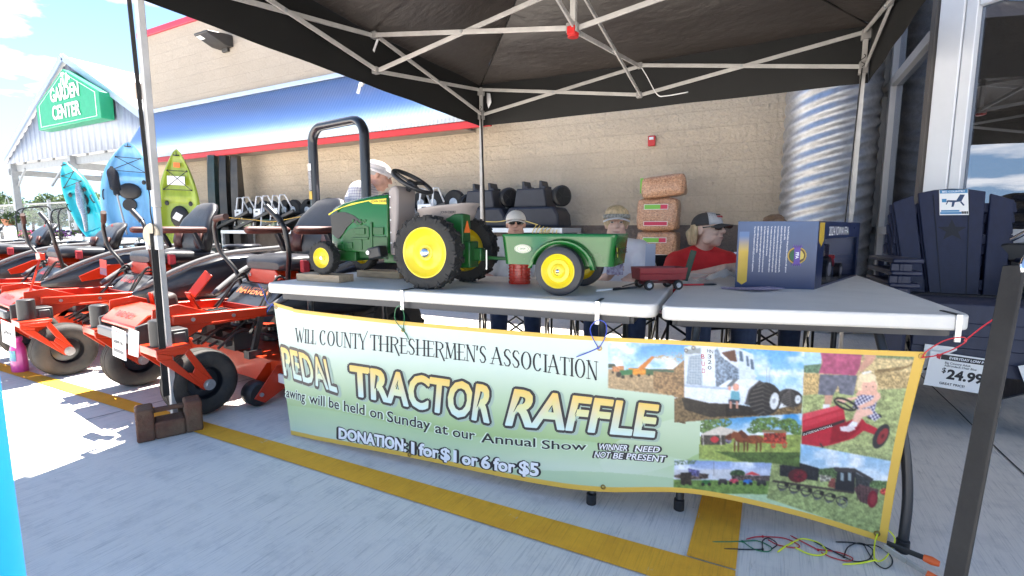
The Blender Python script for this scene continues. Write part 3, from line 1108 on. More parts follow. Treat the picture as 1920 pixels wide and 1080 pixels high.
def ag_wheel(name, par, c_, r, w, rim_r, lugs, side, hubcap):
 """tyre with chevron lugs, dished yellow rim; axle along local y, outer face towards +y*side"""
 M = T(*c_) @ Matrix.Rotation(R(-90 * side), 4, 'X')
 g = MB(M)
 h = w / 2
 prof = [(rim_r - .004, -h * .82), (rim_r + (r - rim_r) * .45, -h), (r * .955, -h * .86), (r * .965, -h * .3), (r * .965, h * .3), (r * .955, h * .86), (rim_r + (r - rim_r) * .45, h), (rim_r - .004, h * .82)]
 g.lathe(prof, 48)
 for k in range(lugs):
  a = 2 * math.pi * k / lugs
  for sgn in (-1, 1):
   a2 = a + (math.pi / lugs if sgn > 0 else 0)
   L = Matrix.Rotation(a2, 4, 'Z') @ T(r * .965, 0, sgn * h * .48)
   g.box((0, 0, 0), (r * .085, r * .085, h * 1.02), rot=(sgn * 32, 0, 0), M=L)
   L2 = Matrix.Rotation(a2 + sgn * 0.0 + .03, 4, 'Z') @ T(r * .915, 0, sgn * h * .93)
   g.box((0, 0, 0), (r * .15, r * .075, h * .16), M=L2)
 wv = g.build(name, RUBBER, par, bevel=0.002, seg=1)
 g = MB(M)
 R_ = rim_r
 g.lathe([(R_, -h * .8), (R_, h * .80), (R_ * .97, h * .86), (R_ * .93, h * .84), (R_ * .90, h * .70), (R_ * .66, h * .28), (R_ * .60, h * .34), (R_ * .34, h * .40), (R_ * .30, h * .55), (R_ * .12, h * .58), (0.0005, h * .58)], 48)
 rm = g.build('rim', JDY, wv, smooth=50)
 g = MB(M)
 if hubcap:
  g.lathe([(.0245, h * .55), (.0245, h * .68), (.021, h * .86), (.013, h * 1.0), (.0005, h * 1.04)], 24)
 else:
  g.lathe([(.008, h * .55), (.008, h * .9), (.0005, h * .92)], 14)
 g.build('hub_cap' if hubcap else 'axle_nut', CHROME, rm, smooth=60)
 return wv

tr = thing('pedal_tractor', 'green and yellow pedal tractor with big ribbed rear wheels standing on the table', 'toy tractor', (-1.36, 1.96, TZ), 184)
ag_wheel('rear_wheel', tr, (0, .178, .163), .165, .085, .114, 17, 1, True)
ag_wheel('rear_wheel', tr, (0, -.178, .163), .165, .085, .114, 17, -1, True)
ag_wheel('front_wheel', tr, (.635, .150, .123), .0835, .055, .052, 15, 1, False)
ag_wheel('front_wheel', tr, (.635, -.150, .123), .0835, .055, .052, 15, -1, False)
# hood: cross-sections lofted from the dash to the nose
secs = []
for x, zb, zt, hw in ((.288, .150, .436, .088), (.36, .150, .432, .090), (.46, .152, .420, .090), (.56, .155, .402, .088), (.63, .160, .378, .082), (.655, .175, .355, .072)):
 r_ = .030
 ring = []
 for a in range(0, 91, 30):
  ring.append((x, hw - r_ + r_ * math.cos(R(a)), zt - r_ * .8 + r_ * .8 * math.sin(R(a))))
 for a in range(90, 181, 30):
  ring.append((x, -hw + r_ + r_ * math.cos(R(a)), zt - r_ * .8 + r_ * .8 * math.sin(R(a))))
 ring += [(x, -hw, zb), (x, hw, zb)]
 secs.append(ring)
g = MB()
nr = len(secs[0])
vs = [p for s_ in secs for p in s_]
fs = [(i * nr + k, i * nr + (k + 1) % nr, (i + 1) * nr + (k + 1) % nr, (i + 1) * nr + k) for i in range(len(secs) - 1) for k in range(nr)]
fs += [tuple(range(nr - 1, -1, -1)), tuple((len(secs) - 1) * nr + k for k in range(nr))]
g.add(vs, fs)
hood = g.build('hood', JDG, tr, smooth=40, bevel=0.004)

def side_panel(g, poly, y, th=0.003):
 """polygon in (x, z) laid on one side of the hood"""
 for s_ in (SD,):
  vs = [(x, s_ * (y + 0.0), z) for x, z in poly]
  n_ = len(vs)
  vs2 = [(x, s_ * (y + th), z) for x, z in poly]
  g.add(vs + vs2, [tuple(range(n_)), tuple(range(n_, 2 * n_))[::-1]] + [(i, (i + 1) % n_, n_ + (i + 1) % n_, n_ + i) for i in range(n_)])

for SD in (1, -1):
 g = MB()
 side_panel(g, [(.29, .412), (.29, .385), (.37, .388), (.395, .402), (.46, .392), (.56, .374), (.62, .352), (.652, .335), (.652, .343), (.60, .366), (.50, .393), (.40, .406)], .0885, .003)
 g.build('yellow_stripe', JDY, hood, smooth=0)
 g = MB()
 text_mb(g, 'JOHN DEERE', facing((.332, SD * .0925, .394), (0, SD, 0)), 0.0125, bold=0.01, sx=0.95)
 g.build('lettering', INK, hood, smooth=0)
 g = MB()
 side_panel(g, [(.595, .215), (.632, .240), (.640, .335), (.60, .350), (.545, .350), (.49, .333), (.44, .300), (.45, .285), (.50, .300), (.535, .275), (.56, .245)], .0895, .003)
 g.build('black_vent', mat('vent_black', (0.018, 0.017, 0.016), 0.35, var=0.3), hood, smooth=0)
 g = MB()
 side_panel(g, [(.29, .16), (.56, .16), (.56, .235), (.52, .262), (.43, .285), (.40, .275), (.40, .225), (.29, .225)], .088, .006)
 for x0, x1, z0, z1, d in ((.31, .37, .24, .275, .008), (.375, .385, .17, .30, .010), (.40, .50, .215, .225, .012), (.42, .48, .24, .27, .012), (.44, .455, .165, .215, .010), (.50, .53, .17, .20, .012), (.30, .39, .228, .232, .010), (.56, .60, .165, .19, .008), (.30, .42, .155, .158, .01)):
  for s_ in (SD,):
   g.bb((x0, s_ * .085, z0), (x1, s_ * (.088 + d), z1))
 for k in range(16):
  x, z = .41 + .09 * RNG.random(), .285 + .022 * RNG.random()
  for s_ in (SD,):
   g.bb((x, s_ * .085, z), (x + .012, s_ * (.090 + .008 * RNG.random()), z + .009))
 g.build('engine_relief', JDG2, hood, bevel=0.002)
 g = MB()
 side_panel(g, [(.592, .36), (.610, .355), (.614, .338), (.597, .343)], .0888, .003)
 g.build('headlight', mat('headlight_dark', (0.02, 0.03, 0.02), 0.1, coat=1), hood, smooth=0)
g = MB()
for k in range(6):
 g.bb((.652, -.055, .19 + .026 * k), (.662, .055, .205 + .026 * k))
g.build('grille', MATS['vent_black'], hood)
# chassis, axle, pedals
g = MB()
g.bb((-.05, -.05, .12), (.60, .05, .165))
g.bb((.50, -.075, .105), (.66, .075, .155))
g.bb((.22, -.06, .10), (.34, .06, .15))
g.build('chassis', JDG2, tr, bevel=0.004)
g = MB()
g.cyl((.635, -.14, .123), (.635, .14, .123), .010, 12)
g.bb((.60, -.085, .112), (.66, .085, .135))
g.build('front_axle', JDG2, tr, bevel=0.002)
g = MB()
g.cyl((0, -.18, .163), (0, .18, .163), .010, 12)
g.build('rear_axle', GALV_DULL, tr)
for s_ in (1, -1):
 g = MB()
 g.box((.315, s_ * .135, .125 + .03 * s_), (.075, .062, .055), rot=(0, 12, 0))
 pd = g.build('pedal', BLACK_PL, tr, bevel=0.008)
 g = MB()
 g.cyl((.345, s_ * .160, .125 + .03 * s_), (.345, s_ * .172, .125 + .03 * s_), .010, 10)
 g.bar((.30, s_ * .08, .125), (.315, s_ * .14, .125 + .03 * s_), .012)
 g.build('bolt', GALV, pd)
# dash column and steering wheel
g = MB()
pr = [(.29, .14), (.29, .445), (.275, .468), (.245, .476), (.232, .45), (.240, .30), (.262, .14)]
g.prism([(x, z) for x, z in pr][::-1], .15, T(0, .075, 0) @ XZ)
ds = g.build('dash', TAN, tr, bevel=0.010)
g = MB()
for z in (.20, .25, .31, .37, .42):
 g.cyl((.278, .074, z), (.278, .0785, z), .004, 8)
g.build('rivet', WHITE_PAPER, ds)
sw = Matrix.Translation((.20, 0, .494)) @ Matrix.Rotation(R(-33), 4, 'Y')
g = MB(sw)
g.tube([(.102 * math.cos(2 * math.pi * k / 40), .102 * math.sin(2 * math.pi * k / 40), 0) for k in range(40)], .0105, 10, closed=True)
for a in (90, 210, 330):
 g.bar((0, 0, -.006), (.10 * math.cos(R(a + 180)), .10 * math.sin(R(a + 180)), 0), .022, .008)
g.lathe([(.0005, .004), (.024, .002), (.028, -.006), (.02, -.02), (.012, -.05), (.0005, -.05)], 20)
g.build('steering_wheel', BLACK_PL, tr, smooth=50)
# seat pan with a raised back, on its spring post
g = MB()
rows = []
for r_, z in [(0.001, .302), (.55, .302), (.80, .306), (.92, .322), (.99, .352), (1.05, .360), (1.06, .354), (1.0, .345), (.94, .315), (.82, .296), (.5, .290), (.001, .290)]:
 row = []
 for k in range(37):
  a = 2 * math.pi * k / 36
  cx_, sy_ = math.cos(a), math.sin(a)
  ex = abs(cx_) ** .75 * (1 if cx_ > 0 else -1)
  ey = abs(sy_) ** .75 * (1 if sy_ > 0 else -1)
  rise = .014 * max(0, -cx_) * (r_ > .9) - .018 * max(0, cx_) * (r_ > .9)
  row.append((.0 + .138 * r_ * ex, .105 * r_ * ey, z + rise + .012))
 rows.append(row)
g.sheet(rows)
st = g.build('seat', TAN, tr, smooth=60)
g = MB()
text_mb(g, 'JOHN DEERE', facing((-.062, .1075, .337), (-.35, .93, 0.10)), 0.011, bold=0.012, sx=0.8)
g.build('lettering', INK, st, smooth=0)
g = MB()
for k in range(5):
 g.bb((-.08 + .028 * k, -.05, .255), (-.056 + .028 * k, .06, .302))
g.build('seat_post', mat('pale_bracket', (0.42, 0.36, 0.28), 0.6, var=0.2), tr, bevel=0.003)
# rear housing with slow-vehicle triangle, drawbar hub
g = MB()
g.bb((-.125, .012, .15), (-.035, .088, .335))
g.bb((-.150, -.02, .09), (-.03, .070, .21))
g.bb((-.185, -.02, .12), (-.14, .025, .18))
g.build('rear_housing', JDG2, tr, bevel=0.006)
g = MB()
M = facing((-.1275, .05, .272), (-1, 0, 0))
g.add([(-.030, -.022, 0), (.030, -.022, 0), (.004, .032, 0), (-.004, .032, 0)], [(0, 1, 2, 3)], M)
g.build('orange_triangle', mat('signal_orange', (0.85, 0.16, 0.02), 0.5), tr, smooth=0)
g = MB()
g.cyl((-.20, 0, .08), (-.20, 0, .17), .005, 8)
g.build('hitch_pin', GALV, tr)

# wooden blocks under the front wheels
wood = mat('bare_pine', (0.50, 0.37, 0.24), 0.75, var=0.3, vs=6, stretch=(2, 14, 14), bump=0.1, bs=40)
for c_, rz_, lab in (((-2.03, 1.805, TZ), 3, 'pale wooden board under the near front wheel of the pedal tractor'), ((-1.90, 2.10, TZ), 4, 'pale wooden board under the far front wheel of the pedal tractor')):
 g = MB()
 g.box((0, 0, .019), (.29, .105, .038))
 tag(g.build('wooden_block', wood, bevel=0.003, loc=c_, rot=(0, 0, rz_)), lab, 'board', 'boards under the front wheels')

# ================================================================ green trailer
wg = thing('toy_trailer', 'green two wheeled toy trailer with yellow wheels hitched behind the pedal tractor', 'toy trailer', (-.79, 2.03, TZ), 5)
ZB, ZT, LX, WY = .118, .240, .246, .158
g = MB()

def tub_ring(z, k):
 """plan outline with rounded corners at height factor k"""
 return [(x, y, z) for x, y in rrect(2 * LX * (0.955 + .045 * k), 2 * WY * (0.93 + .07 * k), .035)]

rows = [tub_ring(ZB, 0), tub_ring(ZB + .012, .1), tub_ring(ZT - .006, 1), tub_ring(ZT - .006, 1.16), tub_ring(ZT + .004, 1.2), tub_ring(ZT + .006, 1.05), tub_ring(ZT, .9), tub_ring(ZB + .02, .05)]
rows = [r_ + [r_[0]] for r_ in rows]
g.sheet(rows)
n_ = len(rows[0]) - 1
g.add(rows[0][:-1], [tuple(range(n_ - 1, -1, -1))])
g.add(rows[-1][:-1], [tuple(range(n_))])
tub = g.build('tub', JDG, wg, smooth=50)
for s_ in (1, -1):
 g = MB()
 rows = []
 for k in range(17):
  a = R(-8 + 196 * k / 16)
  cx_, cz_ = .03 - .140 * math.cos(a), .092 + .132 * math.sin(a)
  cz_ = max(cz_, ZB - .01)
  y0, y1 = s_ * (WY * .94 + .004), s_ * (WY * .94 + .034)
  i_ = 0.88
  rows.append([(cx_, y0, cz_), (cx_, y1 - s_ * .006, cz_), (.03 + (cx_ - .03) * .985, y1, .09 + (cz_ - .09) * .97), (.03 + (cx_ - .03) * i_, y1, .09 + (cz_ - .09) * i_)])
 g.sheet(rows)
 g.build('fender', JDG, tub, smooth=50, solid=0.004)
 M = T(.028, s_ * .185, .1) @ Matrix.Rotation(R(-90 * s_), 4, 'X')
 g = MB(M)
 g.lathe([(.068, -.026), (.082, -.029), (.097, -.024), (.1, -.012), (.1, .012), (.097, .024), (.082, .029), (.07, .027)], 48)
 wv = g.build('wheel', mat('smooth_black_tyre', (0.022, 0.024, 0.03), 0.5, var=0.15), wg, smooth=50)
 g = MB(M)
 g.lathe([(.071, -.02), (.071, .026), (.068, .029), (.064, .027), (.062, .022), (.048, .012), (.045, .018), (.030, .020), (.028, .026), (.018, .030), (.016, .022), (.0005, .022)], 48)
 rm = g.build('rim', JDY, wv, smooth=50)
 g = MB(M)
 g.lathe([(.008, .02), (.008, .030), (.004, .034), (.0005, .035)], 14)
 g.build('axle_nut', CHROME, rm)
g = MB()
g.bar((-LX + .01, 0, ZB + .012), (-.46, 0.01, .135), .022, .016)
g.bb((-.03, -.16, .09), (.085, .16, ZB))
g.build('drawbar', JDG2, wg, bevel=0.003)
g = MB()
M = facing((-.142, -WY * .983 - .003, .185), (0, -1, 0))
g.add([(.038 * math.cos(2 * math.pi * k / 32), .0185 * math.sin(2 * math.pi * k / 32), 0) for k in range(32)], [tuple(range(32))], M)
dc = g.build('oval_badge', mat('badge_cream', (0.66, 0.66, 0.52), 0.5), tub, smooth=0)
g = MB()
M = facing((-.142, -WY * .983 - .0036, .185), (0, -1, 0))
for r0 in (.93, .70):
 vs = []
 for k in range(33):
  a = 2 * math.pi * k / 32
  vs += [(.038 * r0 * math.cos(a), .0185 * r0 * math.sin(a), 0), (.038 * (r0 - .05) * math.cos(a), .0185 * (r0 - .05) * math.sin(a), 0)]
 g.add(vs, [(2 * k, 2 * k + 1, 2 * k + 3, 2 * k + 2) for k in range(32)], M)
text_mb(g, '2024', M @ T(0, -.003, 0), .0075, bold=.02, sx=1.2)
g.build('lettering', mat('badge_green_ink', (0.05, 0.13, 0.05), 0.6), dc, smooth=0)
M = facing((LX * .985 + .0045, 0, .165), (1, 0, 0.1))
g = MB()
text_mb(g, 'JOHN DEERE', M @ T(.02, 0, 0), .024, bold=.02, sx=.95)
g.add([(-.125 + .017 * math.cos(a * .5236), .012 + .032 * math.sin(a * .5236), 0) for a in range(12)], [tuple(range(12))], M)
g.build('lettering', INK, tub, smooth=0)
g = MB()
g.add([(-.125 + .0125 * math.cos(a * .5236), .02 + .010 * math.sin(a * .5236), .001) for a in range(12)], [tuple(range(12))], M)
g.add([(-.135, -.008, .001), (-.118, -.012, .001), (-.113, .004, .001), (-.132, .004, .001)], [(0, 1, 2, 3)], M)
g.build('emblem', JDY, tub, smooth=0)

# ================================================================ small things on the tables
g = MB()
prof = [(.052, 0)]
for k in range(6):
 prof += [(.0545, .006 + .016 * k), (.0545, .013 + .016 * k), (.0515, .0145 + .016 * k), (.0515, .0205 + .016 * k)]
prof += [(.055, .105), (.050, .105), (.048, .02), (.0005, .02)]
g.lathe(prof, 32)
tag(g.build('red_tub', mat('red_clear_plastic', (0.62, 0.04, 0.02), 0.25, var=0.1, coat=.3), loc=(-1.085, 2.165, TZ), smooth=40), 'ribbed red plastic tub standing under the front of the green trailer', 'tub')
# clear bottle behind the rear wheel
g = MB()
prof = [(.001, 0), (.030, 0), (.032, .006)]
for k in range(5):
 prof += [(.032, .012 + .02 * k), (.0295, .018 + .02 * k), (.032, .026 + .02 * k)]
prof += [(.031, .125), (.013, .155), (.013, .175), (.001, .176)]
m, n, l, b = node_mat('clear_pet')
b.inputs['Base Color'].default_value = (0.75, 0.78, 0.76, 1)
b.inputs['Roughness'].default_value = 0.1
b.inputs['Alpha'].default_value = 0.45
t = thing('water_bottle', 'clear ribbed water bottle lying hidden between the tractor wheels', 'bottle', (-1.60, 2.06, TZ))
g.lathe(prof, 20)
g.build('body', MATS['clear_pet'], t, smooth=60)
g = MB()
g.cyl((0, 0, .165), (0, 0, .182), .0145, 16)
g.build('cap', WHITE_PAPER, t)

# little red toy wagon
tw = thing('toy_wagon', 'small dark red toy wagon with black wheels behind the green trailer', 'toy wagon', (-.435, 2.262, TZ), 36)
RW = mat('wagon_red', (0.20, 0.012, 0.018), 0.4, var=0.25, vs=12)
g = MB()
for y in (-1, 1):
 g.add([(-.105, y * .045, .045), (.105, y * .045, .045), (.110, y * .052, .098), (-.110, y * .052, .098)], [(0, 1, 2, 3)])
 g.add([(-.107, y * .0485, .070), (.107, y * .0485, .070), (.107, y * .053, .073), (-.107, y * .053, .073)], [(0, 1, 2, 3)])
for x in (-1, 1):
 g.add([(x * .105, -.045, .045), (x * .105, .045, .045), (x * .110, .052, .098), (x * .110, -.052, .098)], [(0, 1, 2, 3)])
g.add([(-.105, -.045, .045), (.105, -.045, .045), (.105, .045, .045), (-.105, .045, .045)], [(0, 1, 2, 3)])
g.build('wagon_bed', RW, tw, smooth=0, solid=0.004, bevel=0.001)
g = MB()
g.bb((-.09, -.008, .026), (.09, .008, .036))
for x in (-.068, .068):
 g.cyl((x, -.05, .022), (x, .05, .022), .0035, 8)
 g.bb((x - .012, -.03, .03), (x + .012, .03, .046))
g.build('chassis', mat('dark_red_metal', (0.10, 0.012, 0.014), 0.5), tw)
for x in (-.068, .068):
 for y in (-1, 1):
  M = T(x, y * .052, .022) @ Matrix.Rotation(R(-90 * y), 4, 'X')
  g = MB(M)
  g.lathe([(.011, -.008), (.019, -.009), (.022, -.005), (.022, .005), (.019, .009), (.0115, .008)], 24)
  wv = g.build('wheel', RUBBER, tw)
  g = MB(M)
  g.lathe([(.0125, -.006), (.0125, .007), (.009, .006), (.006, .003), (.0045, .008), (.0005, .009)], 20)
  g.build('rim', mat('silver_plastic', (0.5, 0.5, 0.52), 0.35, 0.5), wv)
g = MB()
g.bar((-.10, 0, .03), (-.17, 0, .012), .005)
g.build('handle', BLACK_ME, tw)

def pen(label, p, q, body, tip, r=.0045):
 p, q = Vector(p), Vector(q)
 t_ = thing('pen', label, 'pen', p)
 d_ = q - p
 g_ = MB()
 g_.tube([(0, 0, 0), d_ * .62], r, 10)
 g_.build('barrel', body, t_)
 g_ = MB()
 g_.tube([d_ * .62, d_ * .9, d_ * .98, d_], [r * 1.15, r * 1.1, r * .5, r * .2], 10)
 g_.build('grip', tip, t_)
 return t_

pz = TZ + .005
pen('black pen with white end lying on the table in front of the toy wagon', at(1118, 545, z=pz), at(1166, 540, z=pz), WHITE_PAPER, BLACK_PL)
pen('black pen lying nearest the toy wagon wheel', at(1150, 543, z=pz), at(1196, 538, z=pz), BLACK_PL, mat('grey_grip', (.12, .12, .13), .5))
pen('red pen with black grip lying beside the blue box', at(1278, 534, z=pz), at(1344, 533, z=pz), mat('pen_red', (.5, .02, .02), .3), BLACK_PL)
# flyers fanned out in front of the box
flm = mat('flyer_print', (0.55, 0.50, 0.62), 0.55, var=0.75, vs=34, c2=(0.14, 0.09, 0.26), stretch=(1, 3, 1))
for k in range(6):
 a = 10 + 9 * k
 g = MB()
 g.box((0, 0, 0.0006), (.17, .075, .0012))
 tag(g.build('flyer', flm, smooth=0, loc=(-.10 + .018 * k, 2.42 - .004 * k, TZ + .0005 + .0022 * k), rot=(0, 1.2, a)), 'printed purple and white flyer fanned out before the blue box', 'flyer', 'flyers fanned out before the blue box')
# papers and plastic wrap beside the box
g = MB()
rows = []
for i in range(9):
 row = []
 for j in range(9):
  x, y = -.10 + .2 * i / 8, -.09 + .18 * j / 8
  row.append((x, y, .004 + .055 * math.exp(-((x - .05) ** 2 + (y + .02) ** 2) / .006) + .012 * math.sin(5 * i + 3 * j) ** 2))
 rows.append(row)
g.sheet(rows)
tag(g.build('plastic_bag', MATS['clear_pet'], smooth=60, loc=(-.245, 2.72, TZ), rot=(0, 0, 20)), 'crumpled clear plastic bag lying left of the blue box', 'bag')
g = MB()
g.box((0, 0, .045), (.03, .012, .16), rot=(0, 14, 0))
tag(g.build('green_case', mat('dark_green_card', (.02, .06, .035), .5, var=.2), bevel=.003, loc=(-.36, 2.66, TZ + .035), rot=(0, 0, 20)), 'narrow dark green case standing on the table before the woman in red', 'case')
g = MB()
g.box((0, 0, 0.10), (.055, .004, .17), rot=(-12, 0, 0))
tag(g.build('grey_folder', mat('grey_card', (.36, .38, .46), .6), smooth=0, loc=(-.60, 2.86, TZ), rot=(0, 0, 12)), 'upright grey folder beside the woman in the visor', 'folder')

# ================================================================ blue toy box
A, B_, C_ = Vector((-.13, 2.465, 0)), Vector((.185, 2.548, 0)), Vector((.447, 3.41, 0))
HB = .300
bx = thing('toy_box', 'dark blue toy tractor carton with clear window, reading 2024 iowa ffa', 'box', (*A.xy, TZ))
ex, ey = (B_ - A), (C_ - B_)
m, n, l, b = node_mat('box_blue_print')
tc = n.new('ShaderNodeTexCoord')
nz_ = noise_node(n, l, tc.outputs['Object'], 12, 4)
sp = n.new('ShaderNodeSeparateXYZ')
l.new(tc.outputs['Object'], sp.inputs[0])
fac = rng(n, l, sp.outputs[2], 0.02, .30, 0, 1)
c = mixc(n, l, fac, (0.013, 0.030, 0.095), (0.036, 0.080, 0.19))
l.new(mixc(n, l, rng(n, l, nz_, .4, .7, 0, .25), c, (0.014, 0.028, 0.085)), b.inputs['Base Color'])
b.inputs['Roughness'].default_value = 0.32
BB = MATS['box_blue_print']
navy = mat('box_navy', (0.012, 0.022, 0.075), 0.3, var=0.2, vs=8)
up_ = Vector((0, 0, HB))
g = MB()
g.add([Vector(), ex, ex + up_, up_], [(0, 1, 2, 3)])
g.add([ey, ey + up_, ex + ey + up_, ex + ey], [(0, 1, 2, 3)])
g.add([Vector(), up_, ey + up_, ey], [(0, 1, 2, 3)])
g.add([Vector(), ey, ex + ey, ex], [(0, 1, 2, 3)])
g.build('carton', BB, bx, smooth=0, solid=0.003)

def bs(u, v, off=0.0):
 """point on the windowed side: u along, v up"""
 return ex + ey * u + up_ * v + off * Vector((ey.y, -ey.x, 0)).normalized()

g = MB()
for u0, u1, v0, v1 in ((0, 1, .74, 1), (0, .13, .0, .74), (.955, 1, .0, .74), (.13, .955, 0, .03)):
 g.add([bs(u0, v0), bs(u1, v0), bs(u1, v1), bs(u0, v1)], [(0, 1, 2, 3)])
g.add([ex + up_, ex + ey + up_, ey + up_, up_ + Vector()], [(0, 1, 2, 3)])
g.build('window_side', navy, bx, smooth=0, solid=0.003)
m, n, l, b = node_mat('carton_window')
n.remove(b)
tr_, gl, mx = n.new('ShaderNodeBsdfTransparent'), n.new('ShaderNodeBsdfGlossy'), n.new('ShaderNodeMixShader')
gl.inputs['Roughness'].default_value = 0.06
tr_.inputs['Color'].default_value = (.8, .8, .85, 1)
mx.inputs[0].default_value = .16
l.new(tr_.outputs[0], mx.inputs[1])
l.new(gl.outputs[0], mx.inputs[2])
l.new(mx.outputs[0], n['Material Output'].inputs['Surface'])
g = MB()
rows = []
for i in range(13):
 rows.append([bs(.13 + .825 * i / 12, .03 + .71 * j / 6, -.003 - .004 * math.sin(i * 1.3 + j) ** 2) for j in range(7)])
g.sheet(rows)
g.build('clear_window', MATS['carton_window'], bx, smooth=60)
g = MB()
inr = -.16
g.add([bs(.05, .0, inr), bs(.98, .0, inr), bs(.98, .9, inr), bs(.05, .9, inr)], [(0, 1, 2, 3)])
g.add([bs(.05, .0, inr), bs(.98, .0, inr), bs(.98, .02, -.01), bs(.05, .02, -.01)], [(0, 1, 2, 3)])
g.build('tray', mat('tray_navy', (.02, .024, .06), .5, var=.5, vs=9), bx, smooth=0)
ty = thing('boxed_toy_tractor', 'red toy tractor seen through the window of the blue carton', 'toy tractor', Vector((*A.xy, TZ)) + bs(.52, .14, -.09), math.degrees(math.atan2(ey.y, ey.x)))
red_toy = mat('toy_red', (.5, .02, .02), .3)
g = MB()
g.bb((-.05, -.028, .02), (.2, .028, .06))
g.bb((.03, -.026, .06), (.21, .026, .085))
g.bb((-.13, -.05, .04), (-.03, .05, .07))
g.build('body', red_toy, ty, bevel=.006)
g = MB()
g.bb((-.12, -.045, .07), (-.02, .045, .15))
g.build('cab', mat('toy_glass', (.03, .02, .03), .1), ty, bevel=.006)
for x, r_ in ((-.11, .062), (.15, .04)):
 for y in (-.055, .055):
  M = T(x, y, r_ - .035) @ RX(90)
  g = MB(M)
  g.lathe([(r_ * .5, -.014), (r_, -.013), (r_, .013), (r_ * .5, .014)], 22, cap=True)
  wv = g.build('wheel', BLACK_PL, ty)
  g = MB(M)
  g.lathe([(r_ * .55, -.015), (r_ * .55, .015), (.0005, .016)], 18, cap=False)
  g.build('rim', mat('toy_grey', (.3, .3, .32), .4), wv)
# printing on the carton
nrmf = Vector((ex.y, -ex.x, 0)).normalized()

def bf(u, v, off=0.0006):
 return ex * u + up_ * v + nrmf * (off + .0016)

gold = mat('carton_gold', (.55, .36, .03), .4, var=.15)
g = MB()
g.add([bf(.02, .10), bf(.082, .05), bf(.145, .10), bf(.145, .55), bf(.02, .55)], [(0, 1, 2, 3, 4)])
g.build('gold_band', gold, bx, smooth=0)
m, n, l, b = node_mat('carton_gold_fade')
tc = n.new('ShaderNodeTexCoord')
sp = n.new('ShaderNodeSeparateXYZ')
l.new(tc.outputs['Object'], sp.inputs[0])
l.new(mixc(n, l, rng(n, l, sp.outputs[2], .165, .235, 0, 1), (.55, .36, .03), (.07, .14, .31)), b.inputs['Base Color'])
b.inputs['Roughness'].default_value = .35
g = MB()
g.add([bf(.02, .55), bf(.145, .55), bf(.145, .85), bf(.02, .85)], [(0, 1, 2, 3)])
g.build('gold_band', MATS['carton_gold_fade'], bx, smooth=0)
g = MB()
lines = ['The Iowa FFA Foundation cultivates partnerships, securing support to offer agricultural', 'education and FFA.', 'Established in 1930, the Iowa FFA Foundation serves as a vital component of the state FFA,', 'It is located in Ankeny and offers innovative learning, career and leadership growth of all', 'FFA members, enriching the lives of youth with a strong tradition and a bright future.', 'The Foundation strives to raise funds for programs and supports chapter members, teachers', 'in programs and other forms of service.', 'Our Foundation connects friends, members, support for the Iowa community, food and', 'agriculture. Our mission and support together spark the growth of talent for the', 'leaders within the next generation.', 'The Iowa FFA Foundation is a 501(c)(3) non-profit organization.']
xdir = -up_.normalized()
for k, s_ in enumerate(lines):
 M = Matrix((xdir, ex.normalized(), nrmf)).transposed().to_4x4()
 M.translation = bf(.625 - .042 * k, .93, .0008)
 v_ = text_poly(s_, .012)[0]
 w_ = (max(p[0] for p in v_) - min(p[0] for p in v_)) * .0064 / CAP
 text_mb(g, s_, M, .0064, sx=(.205 if len(s_) > 50 else len(s_) * .0034) / w_, align='L', bold=.012)
g.build('printed_text', INK_W, bx, smooth=0)
ec = bf(.76, .50, .001)
M0 = facing(ec, nrmf)

def disc(g, M, r, n_=40, dz=0.0, star=0):
 pts = []
 for k in range(n_):
  rr = r * (1.0 if not star or k % 2 else .90)
  pts.append((rr * math.cos(2 * math.pi * k / n_), rr * math.sin(2 * math.pi * k / n_), dz))
 g.add(pts, [tuple(range(n_))], M)

g = MB()
disc(g, M0, .040, 72, .0, star=1)
g.build('emblem', gold, bx, smooth=0)
g = MB()
disc(g, M0, .0335, 40, .0006)
g.build('emblem', mat('emblem_brown', (.09, .045, .01), .5), bx, smooth=0)
g = MB()
g.add([(.0, .030, .0011), (.0, -.030, .0011)] + [(-.030 * math.sin(R(10 * k)), -.030 * math.cos(R(10 * k)), .0011) for k in range(1, 18)], [tuple([0, *range(18, 1, -1), 1])], M0)
g.build('emblem', mat('emblem_green', (.015, .10, .04), .5), bx, smooth=0)
g = MB()
g.add([(.004, -.024, .0011), (.026, -.012, .0011), (.028, .004, .0011), (.018, .020, .0011), (.004, .024, .0011)], [(0, 1, 2, 3, 4)], M0)
g.build('emblem', mat('emblem_wheat', (.55, .42, .08), .5), bx, smooth=0)
g = MB()
g.add([(-.0125, -.036, .0017), (.0125, -.036, .0017), (.0125, .036, .0017), (-.0125, .036, .0017)], [(0, 1, 2, 3)], M0)
for s_ in (-1, 1):
 for k in (-2, -1, 0, 1, 2):
  g.add([(k * .006 - .004, s_ * .034, .0017), (k * .006 + .004, s_ * .034, .0017), (k * .0095, s_ * .050, .0017)], [(0, 1, 2) if s_ < 0 else (0, 1, 2)], M0)
g.build('emblem', mat('emblem_purple', (.10, .05, .28), .5), bx, smooth=0)
g = MB()
text_mb(g, 'FFA', M0 @ T(0, 0, .0022) @ RZ(-90) @ T(0, -.006, 0), .013, bold=.03)
g.build('printed_text', INK_W, bx, smooth=0)
g = MB()
nw = Vector((ey.y, -ey.x, 0)).normalized()
text_mb(g, '2024 IOWA FFA', facing(bs(.44, .79, .0022), nw), .044, bold=.0, sx=1.0)
g.build('printed_text', INK_W, bx, smooth=0)
g = MB()
g.add([bs(.018, .72, .002), bs(.068, .62, .002), bs(.115, .72, .002), bs(.115, .985, .002), bs(.018, .985, .002)], [(0, 1, 2, 3, 4)])
g.build('gold_band', gold, bx, smooth=0)

